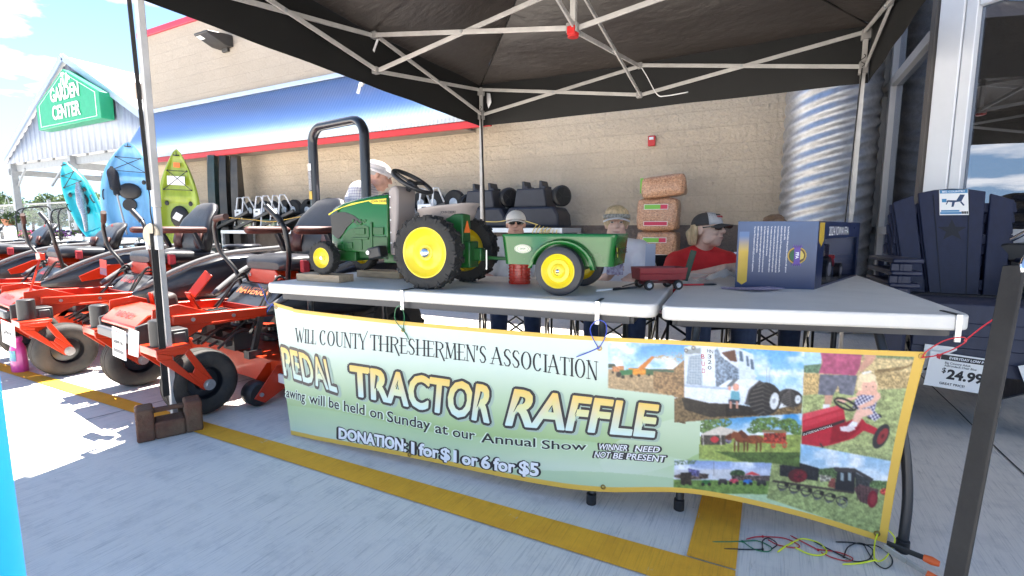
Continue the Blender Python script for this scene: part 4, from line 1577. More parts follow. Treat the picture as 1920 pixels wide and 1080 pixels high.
# ================================================================ printed banner hanging from the table edge
# the cloth hangs in a gently bent vertical surface in front of the tables
_BX = [(-2.6, 1.575), (-2.1, 1.580), (-1.4, 1.590), (-0.5, 1.640), (-0.1, 1.70), (0.5, 1.885), (0.9, 2.02)]

def banner_y(x):
 for (x0, y0), (x1, y1) in zip(_BX, _BX[1:]):
  if x <= x1:
   return y0 + (y1 - y0) * (x - x0) / (x1 - x0)
 return _BX[-1][1]

def on_banner(px, py, off=0.0):
 """point of the print -> point on the hanging cloth, lifted off it by off"""
 Y = 1.65
 for _ in range(14):
  p = at(px, py, Y=Y)
  Y = banner_y(p.x) + 0.010 * math.sin(p.x * 5.1 + 1.0) * (0.7 - p.z) - 0.05 * max(0.0, 0.35 - p.z)
 p = at(px, py, Y=Y)
 if off:
  s = (banner_y(p.x + .02) - banner_y(p.x - .02)) / .04
  p += Vector((s, -1, 0)).normalized() * off
 return p

TOP = [(513, 567), (545, 576), (573, 582), (752, 602), (986, 622), (1122, 631), (1302, 640), (1508, 651), (1738, 660)]
BOT = [(546, 815), (575, 821), (603, 827), (774, 859), (996, 905), (1126, 922), (1300, 926), (1490, 966), (1662, 1019)]

def catmull(P, n):
 return smooth_path([(x, y, 0) for x, y in P], n)

NU, NV = 832, 230
_tp, _bt = catmull(TOP, 104), catmull(BOT, 104)
GX = np.zeros((NV + 1, NU + 1))
GY = np.zeros((NV + 1, NU + 1))
for i in range(NU + 1):
 a, b_ = _tp[i], _bt[i]
 bow = -6 * math.sin(math.pi * min(1, max(0, (i / NU - .8) / .2)) * .5) if i / NU > .8 else 0
 for j in range(NV + 1):
  t = j / NV
  GX[j, i] = a.x + (b_.x - a.x) * t + bow * math.sin(math.pi * t)
  GY[j, i] = a.y + (b_.y - a.y) * t

# ---- the printed picture: colours worked out on a small canvas and sampled per mesh vertex
CW, CH, CX0, CY0 = 1250, 470, 500, 560
yy, xx = np.mgrid[0:CH, 0:CW]
PX, PY = xx + CX0 + 0.5, yy + CY0 + 0.5
CAN = np.zeros((CH, CW, 3))

def inside(poly):
 m = np.zeros((CH, CW), bool)
 n_ = len(poly)
 for i in range(n_):
  (x0, y0), (x1, y1) = poly[i], poly[(i + 1) % n_]
  if y0 == y1:
   continue
  c_ = ((y0 > PY) != (y1 > PY)) & (PX < (x1 - x0) * (PY - y0) / (y1 - y0) + x0)
  m ^= c_
 return m

def smooth_noise(scale, seed=0, sx=1.0):
 r_ = np.random.default_rng(seed)
 h, w = int(CH / scale) + 3, int(CW / (scale * sx)) + 3
 a = r_.random((h, w))
 y, x = yy / scale, xx / (scale * sx)
 y0, x0 = y.astype(int), x.astype(int)
 fy, fx = y - y0, x - x0
 fy, fx = fy * fy * (3 - 2 * fy), fx * fx * (3 - 2 * fx)
 return (a[y0, x0] * (1 - fx) + a[y0, x0 + 1] * fx) * (1 - fy) + (a[y0 + 1, x0] * (1 - fx) + a[y0 + 1, x0 + 1] * fx) * fy

N1, N2, N3, N4 = smooth_noise(2.2, 1), smooth_noise(5, 2), smooth_noise(14, 3, 1.8), smooth_noise(34, 4, 1.6)
GRASSN = smooth_noise(1.6, 5, 1.0) * .6 + smooth_noise(5, 6, 1.5) * .4

def c3(c):
 return np.array(c, float) / 255

def fill(poly, c, noise=None, amt=0.0, c2=None, clip=None):
 m = inside(poly) if isinstance(poly, list) else poly
 if clip is not None:
  m = m & clip
 col = np.broadcast_to(c3(c), CAN.shape)
 if c2 is not None and noise is not None:
  f_ = np.clip(noise, 0, 1)[..., None]
  col = col * (1 - f_) + c3(c2) * f_
 elif noise is not None:
  col = col * (1 + amt * (noise[..., None] - .5) * 2)
 CAN[m] = np.clip(col, 0, 1)[m]

def ell(cx, cy, rx, ry, rot=0):
 a = R(rot)
 dx, dy = PX - cx, PY - cy
 return ((dx * math.cos(a) + dy * math.sin(a)) / rx) ** 2 + ((-dx * math.sin(a) + dy * math.cos(a)) / ry) ** 2 < 1

def line(p, q, w, c, clip=None):
 (x0, y0), (x1, y1) = p, q
 L = math.hypot(x1 - x0, y1 - y0) + 1e-6
 t = np.clip(((PX - x0) * (x1 - x0) + (PY - y0) * (y1 - y0)) / L ** 2, 0, 1)
 m = np.hypot(PX - x0 - t * (x1 - x0), PY - y0 - t * (y1 - y0)) < w / 2
 fill(m, c, clip=clip)

def sky(poly, top, bot, y0, y1, cl=.55):
 m = inside(poly)
 f_ = np.clip((PY - y0) / (y1 - y0), 0, 1)[..., None]
 col = c3(top) * (1 - f_) + c3(bot) * f_
 k = np.clip((N3 * .6 + N4 * .5 + N2 * .12 - cl) * 3.2, 0, 1)[..., None]
 col = col * (1 - k) + c3((240, 245, 250)) * k
 CAN[m] = col[m]

# mint to green ground of the banner, with pale swooshes along the foot
vq = np.clip((PY - (575 + .088 * (PX - 513))) / (245 + 0.02 * (PX - 513)), 0, 1)
k = np.clip((vq - .25) / .55, 0, 1)[..., None]
CAN[:] = c3((214, 228, 216)) * (1 - k) + c3((166, 194, 136)) * k
sw1 = 782 + .11 * (PX - 540) + 32 * np.exp(-((PX - 650) / 180) ** 2) * -1 + 16 * np.sin((PX - 540) / 120)
fill(PY > sw1, (196, 216, 182), None)
f_ = np.clip((PY - sw1) / 50, 0, 1)[..., None]
m = PY > sw1
CAN[m] = (c3((176, 204, 156)) * (1 - f_) + c3((208, 224, 200)) * f_)[m]
m = ell(1240, 835, 120, 42, -18) & (PX < 1316)
CAN[m] = (CAN * .55 + c3((214, 226, 208)) * .45)[m]
m = (PY > 838 + .10 * (PX - 560) + 12 * np.sin((PX - 560) / 140))
CAN[m] = (CAN * .6 + c3((160, 196, 140)) * .4)[m]

# picture 1: threshing machine blowing straw
A1 = [(1140, 636), (1285, 644), (1285, 795), (1264, 790), (1264, 742), (1140, 728)]
sky(A1, (76, 150, 222), (170, 208, 240), 640, 692, .50)
ca = inside(A1)
fill([(1140, 692), (1285, 700), (1285, 800), (1140, 800)], (178, 150, 112), N1, .18, clip=ca)
fill([(1225, 692), (1262, 692), (1300, 660), (1300, 770), (1225, 728)], (150, 118, 82), N1, .30, clip=ca)
fill([(1252, 758), (1290, 752), (1290, 800), (1252, 800)], (104, 88, 62), N1, .35, clip=ca)
line((1186, 692), (1262, 696), 4, (64, 92, 74), ca)
line((1142, 686), (1150, 686), 8, (60, 74, 60), ca)
fill([(1148, 687), (1170, 686), (1170, 697), (1148, 697)], (196, 130, 84), N1, .2, clip=ca)
fill([(1178, 690), (1212, 692), (1212, 702), (1192, 704), (1180, 698)], (226, 142, 42), N1, .15, clip=ca)
fill([(1196, 690), (1222, 668), (1228, 669), (1206, 694)], (206, 120, 44), clip=ca)
fill([(1211, 693), (1225, 694), (1225, 703), (1211, 703)], (60, 96, 62), clip=ca)
fill([(1162, 694), (1186, 693), (1186, 702), (1164, 704)], (44, 112, 66), clip=ca)
for x, y, r_ in ((1160, 702, 5), (1168, 707, 3.4), (1184, 705, 3.2), (1217, 703, 2.2), (1198, 704, 2.6), (1149, 698, 2.2)):
 fill(ell(x, y, r_, r_), (40, 38, 34), clip=ca)
for k in range(90):
 x = 1228 + 60 * RNG.random()
 fill(ell(x, 670 + 5 * RNG.normal() * (.3 + (x - 1228) / 60), 1.3, .8), (196, 164, 116), clip=ca)

# picture 2: big white articulated tractor, child on the step
B1 = [(1283, 644), (1508, 656), (1503, 777), (1264, 792), (1264, 745), (1283, 745)]
sky(B1, (92, 164, 226), (196, 224, 244), 650, 740, .46)
cb = inside(B1)
fill([(1262, 748), (1290, 740), (1440, 772), (1510, 752), (1510, 800), (1262, 800)], (120, 98, 68), N1, .3, clip=cb)
fill([(1278, 746), (1300, 745), (1405, 762), (1440, 778), (1330, 782), (1284, 768)], (44, 38, 32), N1, .3, clip=cb)
W1, W2, W3 = (214, 224, 236), (176, 190, 208), (232, 238, 246)
fill([(1281, 651), (1316, 645), (1344, 648), (1340, 726), (1280, 721)], W1, clip=cb)
fill([(1316, 647), (1344, 648), (1340, 725), (1318, 723)], W3, clip=cb)
fill([(1285, 656), (1314, 652), (1314, 663), (1285, 664)], (150, 158, 160), clip=cb)
for x, y in ((1286, 657), (1300, 652)):
 fill(ell(x, y, 3.6, 3.6), (70, 66, 62), clip=cb)
 fill(ell(x, y, 2.5, 2.5), (214, 210, 196), clip=cb)
fill([(1292, 668), (1315, 665), (1316, 722), (1287, 720)], (150, 164, 176), clip=cb)
for k in range(9):
 line((1290, 670 + 5 * k), (1316, 669 + 5.4 * k), .9, (196, 206, 214), cb)
for k in range(5):
 line((1293 + 5 * k, 667), (1291 + 5.2 * k, 720), .9, (196, 206, 214), cb)
fill([(1340, 655), (1352, 652), (1400, 700), (1400, 712), (1342, 726)], (126, 142, 160), N1, .35, clip=cb)
fill([(1344, 650), (1350, 648), (1420, 705), (1412, 712), (1352, 668)], W3, clip=cb)
fill([(1344, 648), (1382, 653), (1383, 676), (1376, 682)], W1, clip=cb)
fill([(1352, 661), (1378, 656), (1382, 678), (1370, 677)], (98, 62, 48), clip=cb)
fill([(1382, 652), (1412, 664), (1416, 712), (1386, 712)], (216, 228, 240), clip=cb)
for x0, x1, y0 in ((1386, 1394, 658), (1399, 1405, 667), (1407, 1414, 673)):
 fill([(x0, y0), (x1 - 2, y0 + 1), (x1, y0 + 20), (x0 + 1, y0 + 19)], (86, 104, 124), clip=cb)
fill([(1281, 721), (1340, 725), (1368, 727), (1396, 758), (1330, 756), (1279, 744)], W3, clip=cb)
fill([(1281, 721), (1368, 727), (1368, 731), (1281, 725)], W2, clip=cb)
fill([(1348, 724), (1366, 712), (1410, 710), (1424, 714), (1404, 735), (1396, 758), (1376, 730)], W3, clip=cb)
fill([(1362, 724), (1376, 711), (1384, 711), (1370, 727)], (112, 116, 120), clip=cb)
fill([(1396, 758), (1404, 730), (1424, 713), (1432, 718), (1420, 740), (1410, 762)], (84, 82, 84), clip=cb)

def big_tyre(cx, cy, rx, ry, c_):
 fill(ell(cx, cy, rx, ry, 4), (46, 43, 42), clip=c_)
 for k in range(8):
  y = cy - ry + 2 * ry * (k + .5) / 8
  w_ = rx * math.sqrt(max(0, 1 - ((y - cy) / ry) ** 2))
  line((cx - w_ * .9, y + 3), (cx - w_ * .1, y - 3), 2.2, (98, 92, 88), c_)
  line((cx - w_ * .1, y - 1), (cx + w_ * .5, y + 5), 1.8, (76, 72, 70), c_)
 fill(ell(cx + rx * .58, cy + ry * .12, rx * .27, ry * .52, 8), (224, 228, 230), clip=c_)
 fill(ell(cx + rx * .58, cy + ry * .12, rx * .09, ry * .15, 8), (170, 172, 176), clip=c_)

big_tyre(1434, 748, 31, 31, cb)
fill(ell(1478, 738, 17, 9), (70, 66, 64), clip=cb)
big_tyre(1484, 747, 21, 16, cb)
line((1437, 690), (1438, 716), 1, (150, 160, 172), cb)
line((1442, 694), (1443, 718), 1, (150, 160, 172), cb)
fill(ell(1380, 726, 6, 7), (232, 170, 146), clip=cb)
fill(ell(1368, 728, 3, 4.5), (232, 170, 146), clip=cb)
fill([(1371, 733), (1386, 734), (1388, 750), (1369, 750)], (108, 168, 184), clip=cb)
fill([(1366, 749), (1387, 750), (1386, 756), (1366, 756)], (64, 66, 76), clip=cb)
for x in (1370, 1382):
 line((x, 754), (x, 765), 4.2, (222, 160, 138), cb)
 fill(ell(x, 769, 4, 2.6), (52, 50, 50), clip=cb)

# picture 3: girl on a red pedal tractor, straw bales
C1 = [(1508, 651), (1732, 660), (1690, 872), (1503, 834)]
cc = inside(C1)
fill(C1, (196, 172, 128), N1, .22)
fill([(1500, 655), (1540, 655), (1540, 690), (1500, 690)], (176, 212, 232), clip=cc)
fill([(1500, 686), (1540, 682), (1540, 700), (1500, 698)], (104, 132, 104), N1, .25, clip=cc)
fill([(1600, 650), (1740, 656), (1740, 676), (1600, 668)], (122, 138, 98), N1, .25, clip=cc)
fill([(1615, 673), (1735, 678), (1722, 700), (1615, 694)], (206, 182, 132), N1, .2, clip=cc)
fill([(1640, 697), (1722, 697), (1718, 728), (1640, 726)], (184, 158, 110), N1, .30, clip=cc)
fill([(1640, 694), (1700, 686), (1716, 678), (1716, 683), (1690, 694), (1640, 700)], (136, 112, 74), N1, .2, clip=cc)
fill([(1500, 738), (1560, 735), (1720, 727), (1700, 880), (1500, 860)], (164, 172, 116), GRASSN, .42, clip=cc)
fill([(1500, 700), (1545, 702), (1560, 736), (1500, 742)], (196, 166, 112), N1, .25, clip=cc)
fill([(1538, 657), (1617, 660), (1612, 690), (1604, 704), (1535, 700), (1542, 680)], (176, 84, 116), N2, .10, clip=cc)
fill([(1617, 661), (1646, 662), (1636, 680), (1614, 698), (1611, 690), (1622, 672)], (206, 154, 132), clip=cc)
fill([(1537, 702), (1608, 704), (1600, 742), (1574, 738), (1572, 722), (1562, 742), (1534, 740)], (112, 112, 124), N2, .14, clip=cc)
fill([(1546, 741), (1562, 741), (1558, 760), (1546, 760)], (206, 156, 132), clip=cc)
fill([(1543, 758), (1556, 758), (1556, 766), (1543, 766)], (232, 232, 230), clip=cc)
# pedal tractor
RD, RD2, RD3 = (186, 38, 56), (150, 24, 40), (214, 74, 88)
fill([(1505, 776), (1572, 760), (1582, 768), (1586, 792), (1612, 780), (1630, 800), (1600, 822), (1560, 834), (1540, 838), (1500, 832)], RD, clip=cc)
fill([(1505, 776), (1572, 760), (1579, 765), (1505, 788)], RD3, clip=cc)
fill([(1505, 791), (1580, 770), (1582, 778), (1505, 803)], (200, 54, 70), clip=cc)
fill([(1504, 810), (1560, 794), (1584, 786), (1584, 792), (1540, 806), (1504, 818)], (52, 40, 40), clip=cc)
fill([(1560, 800), (1610, 786), (1616, 800), (1590, 824), (1556, 832)], RD2, clip=cc)
fill([(1610, 796), (1628, 795), (1662, 812), (1654, 820), (1616, 806)], RD, clip=cc)
fill(ell(1652, 818, 13, 25, 28), (54, 52, 54), clip=cc)
fill(ell(1655, 818, 8, 17, 28), (150, 52, 56), clip=cc)
fill(ell(1655, 818, 2.6, 5, 28), (96, 30, 34), clip=cc)
fill([(1628, 776), (1650, 776), (1654, 782), (1640, 788), (1626, 784)], (44, 42, 48), clip=cc)
line((1545, 842), (1538, 832), 3, (70, 60, 58), cc)
# girl
fill(ell(1626, 722, 20, 19), (238, 214, 170), clip=cc)
fill(ell(1630, 727, 14.5, 16), (240, 186, 162), clip=cc)
fill(ell(1626, 708, 17, 9), (244, 222, 180), clip=cc)
line((1618, 700), (1632, 697), 4, (246, 240, 232), cc)
fill(ell(1624, 725, 1.6, 1.3), (84, 64, 60), clip=cc)
fill(ell(1637, 725, 1.6, 1.3), (84, 64, 60), clip=cc)
fill(ell(1631, 734, 5, 2.0), (212, 110, 110), clip=cc)
fill(ell(1631, 733.4, 4, 1.0), (250, 240, 236), clip=cc)
fill([(1610, 732), (1644, 730), (1650, 745), (1636, 742), (1612, 745), (1604, 740)], (238, 182, 158), clip=cc)
dress = [(1606, 744), (1616, 740), (1640, 742), (1646, 746), (1640, 770), (1652, 782), (1640, 790), (1610, 768), (1598, 764)]
chk = ((np.floor((PX + PY * .3) / 4.2) + np.floor((PY - PX * .25) / 4.2)) % 2)
fill(dress, (232, 228, 238), chk, c2=(74, 68, 104), clip=cc)
fill([(1604, 744), (1611, 746), (1580, 756), (1570, 754), (1566, 747), (1580, 748)], (240, 188, 164), clip=cc)
fill([(1650, 736), (1652, 746), (1636, 760), (1612, 768), (1608, 762), (1634, 750), (1644, 738)], (240, 188, 164), clip=cc)
fill([(1606, 768), (1632, 766), (1638, 776), (1618, 782), (1606, 800), (1596, 796), (1602, 776)], (240, 190, 168), clip=cc)
fill([(1598, 790), (1608, 792), (1606, 800), (1594, 804), (1585, 802)], (244, 242, 246), clip=cc)
fill([(1575, 800), (1600, 798), (1604, 805), (1592, 810), (1576, 808)], (236, 224, 226), clip=cc)
wheel = [(1585 + 20 * math.cos(a), 758 + 9 * math.sin(a) + 7 * math.cos(a)) for a in np.linspace(0, 6.283, 26)]
for p, q in zip(wheel, wheel[1:]):
 line(p, q, 3.6, (40, 38, 40), cc)
line((1585, 758), (1600, 768), 3, (40, 38, 40), cc)
line((1585, 758), (1570, 752), 3, (40, 38, 40), cc)

# picture 4: horse wagon under the trees
D1 = [(1314, 788), (1504, 775), (1499, 876), (1310, 860)]
cd = inside(D1)
sky(D1, (64, 146, 210), (196, 222, 240), 778, 815, .56)
fill([(1300, 818), (1510, 815), (1510, 890), (1300, 890)], (150, 166, 84), GRASSN, .30, clip=cd)
fill([(1380, 848), (1500, 848), (1500, 880), (1400, 868), (1340, 846)], (84, 106, 54), GRASSN, .4, clip=cd)
for cx, cy, rx, ry in ((1342, 792, 30, 11), (1322, 800, 16, 12), (1430, 797, 24, 14), (1448, 792, 20, 10), (1478, 797, 18, 13), (1495, 806, 14, 10), (1412, 806, 12, 7)):
 fill(ell(cx, cy, rx, ry) & (N1 + N2 * .5 > .48), (86, 112, 58), N1, .5, clip=cd)
fill([(1314, 814), (1350, 799), (1384, 808), (1388, 816), (1314, 818)], (222, 210, 196), clip=cd)
fill([(1314, 816), (1360, 816), (1360, 834), (1314, 834)], (74, 66, 58), N1, .4, clip=cd)
for x in (1318, 1351, 1380):
 line((x, 816), (x + 1, 834), 1.6, (226, 216, 206), cd)
fill(ell(1340, 824, 8, 6), (196, 48, 58), clip=cd)
fill(ell(1366, 826, 6, 6), (120, 110, 130), N1, .4, clip=cd)
HB_, HD = (134, 70, 40), (96, 48, 28)
fill(ell(1414, 824, 18, 8), HB_, N1, .2, clip=cd)
fill(ell(1392, 822, 15, 8), (120, 60, 36), N1, .2, clip=cd)
fill([(1388, 812), (1376, 809), (1362, 820), (1366, 826), (1380, 820), (1392, 828)], HB_, clip=cd)
fill([(1384, 810), (1390, 806), (1400, 814), (1396, 824)], HD, clip=cd)
fill([(1370, 812), (1360, 818), (1360, 823), (1372, 822)], HD, clip=cd)
for x in (1378, 1385, 1396, 1402, 1419, 1427):
 line((x, 828), (x - 1, 846), 2.8, HD, cd)
fill([(1430, 806), (1472, 806), (1476, 812), (1428, 811)], (146, 120, 84), clip=cd)
fill([(1432, 812), (1474, 812), (1474, 830), (1432, 828)], (150, 56, 44), N1, .6, clip=cd)
line((1430, 829), (1476, 831), 2.4, (196, 66, 48), cd)
for x in (1450, 1471):
 fill(ell(x, 834, 4.4, 6.4), (206, 62, 48), clip=cd)
 fill(ell(x, 834, 2.6, 4.2), (140, 120, 80), clip=cd)

# picture 5: row of small tractors before a shed
E1 = [(1264, 862), (1449, 868), (1444, 927), (1263, 924)]
ce = inside(E1)
sky(E1, (138, 164, 214), (190, 200, 226), 864, 886, .62)
fill([(1260, 881), (1372, 880), (1372, 898), (1260, 898)], (206, 208, 216), clip=ce)
fill(ell(1300, 893, 36, 6), (90, 76, 70), N1, .6, clip=ce)
fill(ell(1383, 888, 14, 7), (56, 76, 46), N1, .5, clip=ce)
fill([(1396, 890), (1410, 884), (1426, 891)], (214, 70, 70), clip=ce)
fill([(1372, 891), (1445, 892), (1445, 902), (1372, 902)], (86, 74, 72), N1, .6, clip=ce)
fill([(1255, 899), (1450, 902), (1450, 930), (1255, 930)], (112, 142, 72), GRASSN, .34, clip=ce)
fill([(1262, 864), (1308, 862), (1302, 870), (1264, 872)], (70, 86, 64), N1 * (N1 > .5), .9, clip=ce & (N1 > .5))
line((1339, 866), (1338, 892), 1, (120, 120, 126), ce)
fill([(1290, 878), (1312, 882), (1310, 894), (1292, 890)], (86, 84, 130), N1, .4, clip=ce)
for x, y, c_ in ((1288, 903, (66, 54, 44)), (1324, 904, (54, 112, 60)), (1355, 902, (64, 58, 60)), (1376, 902, (196, 74, 92)), (1402, 903, (52, 112, 190)), (1428, 904, (60, 58, 60))):
 fill(ell(x, y, 9, 4.5), c_, N1, .2, clip=ce)
 for d_ in (-6, 6):
  fill(ell(x + d_, y + 4, 3, 3.2), (36, 34, 34), clip=ce)
fill(ell(1332, 894, 4, 6), (206, 212, 226), clip=ce)
fill([(1276, 886), (1296, 886), (1296, 908), (1276, 908)], (50, 42, 38), N1, .4, clip=ce)

# picture 6: steam traction engines and plough
F1 = [(1501, 832), (1690, 868), (1672, 1012), (1438, 934), (1447, 868), (1499, 876)]
cf = inside(F1)
fill(F1, (154, 166, 108), GRASSN, .36)
sky([(1501, 832), (1690, 868), (1686, 910), (1500, 876)], (136, 186, 224), (204, 222, 236), 836, 900, .58)
fill([(1530, 880), (1570, 876), (1570, 896), (1530, 896)], (84, 104, 66), N1, .4, clip=cf)
fill([(1630, 900), (1690, 904), (1690, 918), (1630, 916)], (96, 120, 74), N1, .4, clip=cf)
fill([(1448, 880), (1500, 876), (1500, 898), (1448, 898)], (150, 160, 104), GRASSN, .3, clip=cf)
BK, MR = (42, 42, 46), (122, 34, 46)
fill([(1462, 872), (1500, 868), (1536, 878), (1534, 902), (1462, 892)], BK, N1, .3, clip=cf)
fill(ell(1496, 892, 18, 13), (86, 34, 38), clip=cf)
fill(ell(1500, 893, 12, 10), MR, clip=cf)
for k in range(8):
 line((1500, 893), (1500 + 11 * math.cos(k * .785), 893 + 9 * math.sin(k * .785)), 1, (60, 24, 28), cf)
fill([(1563, 876), (1602, 878), (1638, 898), (1634, 904), (1606, 886), (1566, 884)], (66, 62, 62), clip=cf)
fill([(1570, 884), (1604, 886), (1602, 924), (1564, 918)], BK, clip=cf)
for x in (1576, 1590):
 fill([(x, 886), (x + 6, 887), (x + 6, 902), (x, 901)], (150, 166, 170), clip=cf)
fill([(1604, 886), (1632, 902), (1630, 916), (1604, 924)], (58, 60, 62), N1, .3, clip=cf)
fill([(1601, 916), (1612, 908), (1648, 918), (1640, 950), (1612, 940)], (92, 66, 66), N1, .25, clip=cf)
for k in range(6):
 line((1606 + 6 * k, 912 + 1.6 * k), (1608 + 5.4 * k, 940 + 1.9 * k), 1, (56, 42, 44), cf)
fill(ell(1636, 936, 9.5, 16, 6), MR, clip=cf)
fill(ell(1637, 936, 6, 11, 6), (150, 50, 60), clip=cf)
fill([(1556, 898), (1566, 896), (1566, 916), (1552, 912)], (120, 66, 60), N1, .3, clip=cf)
fill([(1536, 890), (1560, 892), (1556, 902), (1538, 904)], (170, 166, 150), N1, .6, clip=cf)
line((1450, 902), (1600, 924), 4, (70, 62, 56), cf)
line((1460, 910), (1590, 938), 2, (90, 84, 78), cf)
for k in range(6):
 x, y = 1468 + 22 * k, 910 + 5.6 * k
 ring = [(x + 10 * math.cos(a), y + 7 * math.sin(a)) for a in np.linspace(0, 6.283, 18)]
 for p, q in zip(ring, ring[1:]):
  line(p, q, 2, (62, 56, 52), cf)
 fill(ell(x + 7, y - 2, 4.5, 4), (40, 34, 32), clip=cf)
 fill([(x - 10, y + 6), (x + 8, y + 8), (x - 4, y + 11)], (92, 92, 96), clip=cf)
ring = [(1581 + 7 * math.cos(a), 943 + 8 * math.sin(a)) for a in np.linspace(0, 6.283, 18)]
for p, q in zip(ring, ring[1:]):
 line(p, q, 1.8, (120, 122, 124), cf)
fill(ell(1664, 922, 14, 7), (190, 70, 66), N1, .8, clip=cf)
# soften the pictures like a coarse print, with some grain
B3 = CAN.copy()
for ax in (0, 1):
 B3 = (np.roll(B3, 1, ax) + B3 * 1.6 + np.roll(B3, -1, ax)) / 3.6
PM = inside([(1140, 630), (1745, 655), (1680, 1020), (1262, 926), (1264, 860), (1312, 862), (1316, 792), (1264, 790), (1264, 744), (1140, 728)])
CAN[PM] = np.clip(B3 * (1 + .10 * (N1[..., None] - .5) + .08 * (N2[..., None] - .5) + .06 * (N4[..., None] - .5)), 0, 1)[PM]
# yellow hem all round, measured on the cloth itself
gx = np.clip(GX - CX0 - .5, 0, CW - 1.001)
gy = np.clip(GY - CY0 - .5, 0, CH - 1.001)
x0, y0 = gx.astype(int), gy.astype(int)
fx, fy = (gx - x0)[..., None], (gy - y0)[..., None]
VC = (CAN[y0, x0] * (1 - fx) + CAN[y0, x0 + 1] * fx) * (1 - fy) + (CAN[y0 + 1, x0] * (1 - fx) + CAN[y0 + 1, x0 + 1] * fx) * fy
uu = np.linspace(0, 1, NU + 1)[None, :] + np.zeros((NV + 1, 1))
vv = np.linspace(0, 1, NV + 1)[:, None] + np.zeros((1, NU + 1))
hem = (vv < .030) | (vv > .968) | (uu > .989)
VC[hem] = c3((233, 188, 80))

def to_lin(c_):
 return np.where(c_ <= .04045, c_ / 12.92, ((c_ + .055) / 1.055) ** 2.4)

def vcol_mat(name, rough):
 m, n, l, b = node_mat(name)
 a = n.new('ShaderNodeVertexColor')
 a.layer_name = 'print'
 l.new(a.outputs['Color'], b.inputs['Base Color'])
 b.inputs['Roughness'].default_value = rough
 b.inputs['Specular IOR Level'].default_value = 0.45
 return m

vcol_mat('printed_vinyl', 0.38)
pts = np.array([[tuple(on_banner(GX[j, i], GY[j, i])) for i in range(0, NU + 1, 8)] for j in range(0, NV + 1, 10)])
# fine rows between the solved points
iu, jv = np.arange(NU + 1) / 8, np.arange(NV + 1) / 10
i0, j0 = np.minimum(iu.astype(int), pts.shape[1] - 2), np.minimum(jv.astype(int), pts.shape[0] - 2)
fu, fv = (iu - i0)[None, :, None], (jv - j0)[:, None, None]
q = lambda a, b_: pts[(j0 + a)[:, None], (i0 + b_)[None, :]]
FINE = (q(0, 0) * (1 - fu) + q(0, 1) * fu) * (1 - fv) + (q(1, 0) * (1 - fu) + q(1, 1) * fu) * fv
ORG = Vector(on_banner(1126, 640))
bn = thing('raffle_banner', 'long printed vinyl banner with yellow hem announcing a pedal tractor raffle, hung below the tables', 'banner', ORG)
me = bpy.data.meshes.new('printed_cloth')
nvx = (NU + 1) * (NV + 1)
me.vertices.add(nvx)
me.vertices.foreach_set('co', (FINE.reshape(-1, 3) - np.array(ORG)).ravel())
idx = np.arange(nvx).reshape(NV + 1, NU + 1)
quads = np.stack([idx[:-1, :-1], idx[1:, :-1], idx[1:, 1:], idx[:-1, 1:]], -1).reshape(-1, 4)
me.loops.add(quads.size)
me.loops.foreach_set('vertex_index', quads.ravel())
me.polygons.add(len(quads))
me.polygons.foreach_set('loop_start', np.arange(0, quads.size, 4))
me.polygons.foreach_set('loop_total', np.full(len(quads), 4))
me.polygons.foreach_set('use_smooth', np.ones(len(quads), bool))
me.update()
ca_ = me.color_attributes.new('print', 'FLOAT_COLOR', 'POINT')
ca_.data.foreach_set('color', np.concatenate([to_lin(VC.reshape(-1, 3)) * 0.86, np.ones((nvx, 1))], 1).ravel())
me.materials.append(MATS['printed_vinyl'])
o = bpy.data.objects.new('printed_cloth', me)
COL.objects.link(o)
o.parent = bn
md = o.modifiers.new('thick', 'SOLIDIFY')
md.thickness, md.offset = .0012, -1

# ---- lettering laid on the cloth: word by word into the four corners it fills
def word_quad(g, s, bl, br, tl, tr_, bold=0.0, off=.001, shear=0.0, bow=0.0, cols=None, space=1.0, dil=0.0, dx=1.0):
 v, f = text_poly(s, bold, shear, space)
 x0, x1 = min(p[0] for p in v), max(p[0] for p in v)
 offs = [(0, 0)] if not dil else [(dx * dil * math.cos(k * .5236), dil * math.sin(k * .5236)) for k in range(12)] + ([(0, 0)] if dil > 3 else [])
 for kk, (ox, oy) in enumerate(offs):
  vs = []
  for x, y in v:
   a = (x - x0) / (x1 - x0)
   t = y / CAP
   px = (bl[0] + (br[0] - bl[0]) * a) * (1 - t) + (tl[0] + (tr_[0] - tl[0]) * a) * t
   py = (bl[1] + (br[1] - bl[1]) * a) * (1 - t) + (tl[1] + (tr_[1] - tl[1]) * a) * t + bow * math.sin(math.pi * a)
   vs.append(on_banner(px + ox, py + oy, off + kk * 3e-5) - ORG)
   if cols is not None:
    cols.append(t)
  g.add(vs, f)

def word(g, s, x0, x1, y0, y1, h0, h1, **k):
 word_quad(g, s, (x0, y0), (x1, y1), (x0 + k.pop('lean', 0), y0 - h0), (x1 + k.pop('lean2', 0), y1 - h1), **k)

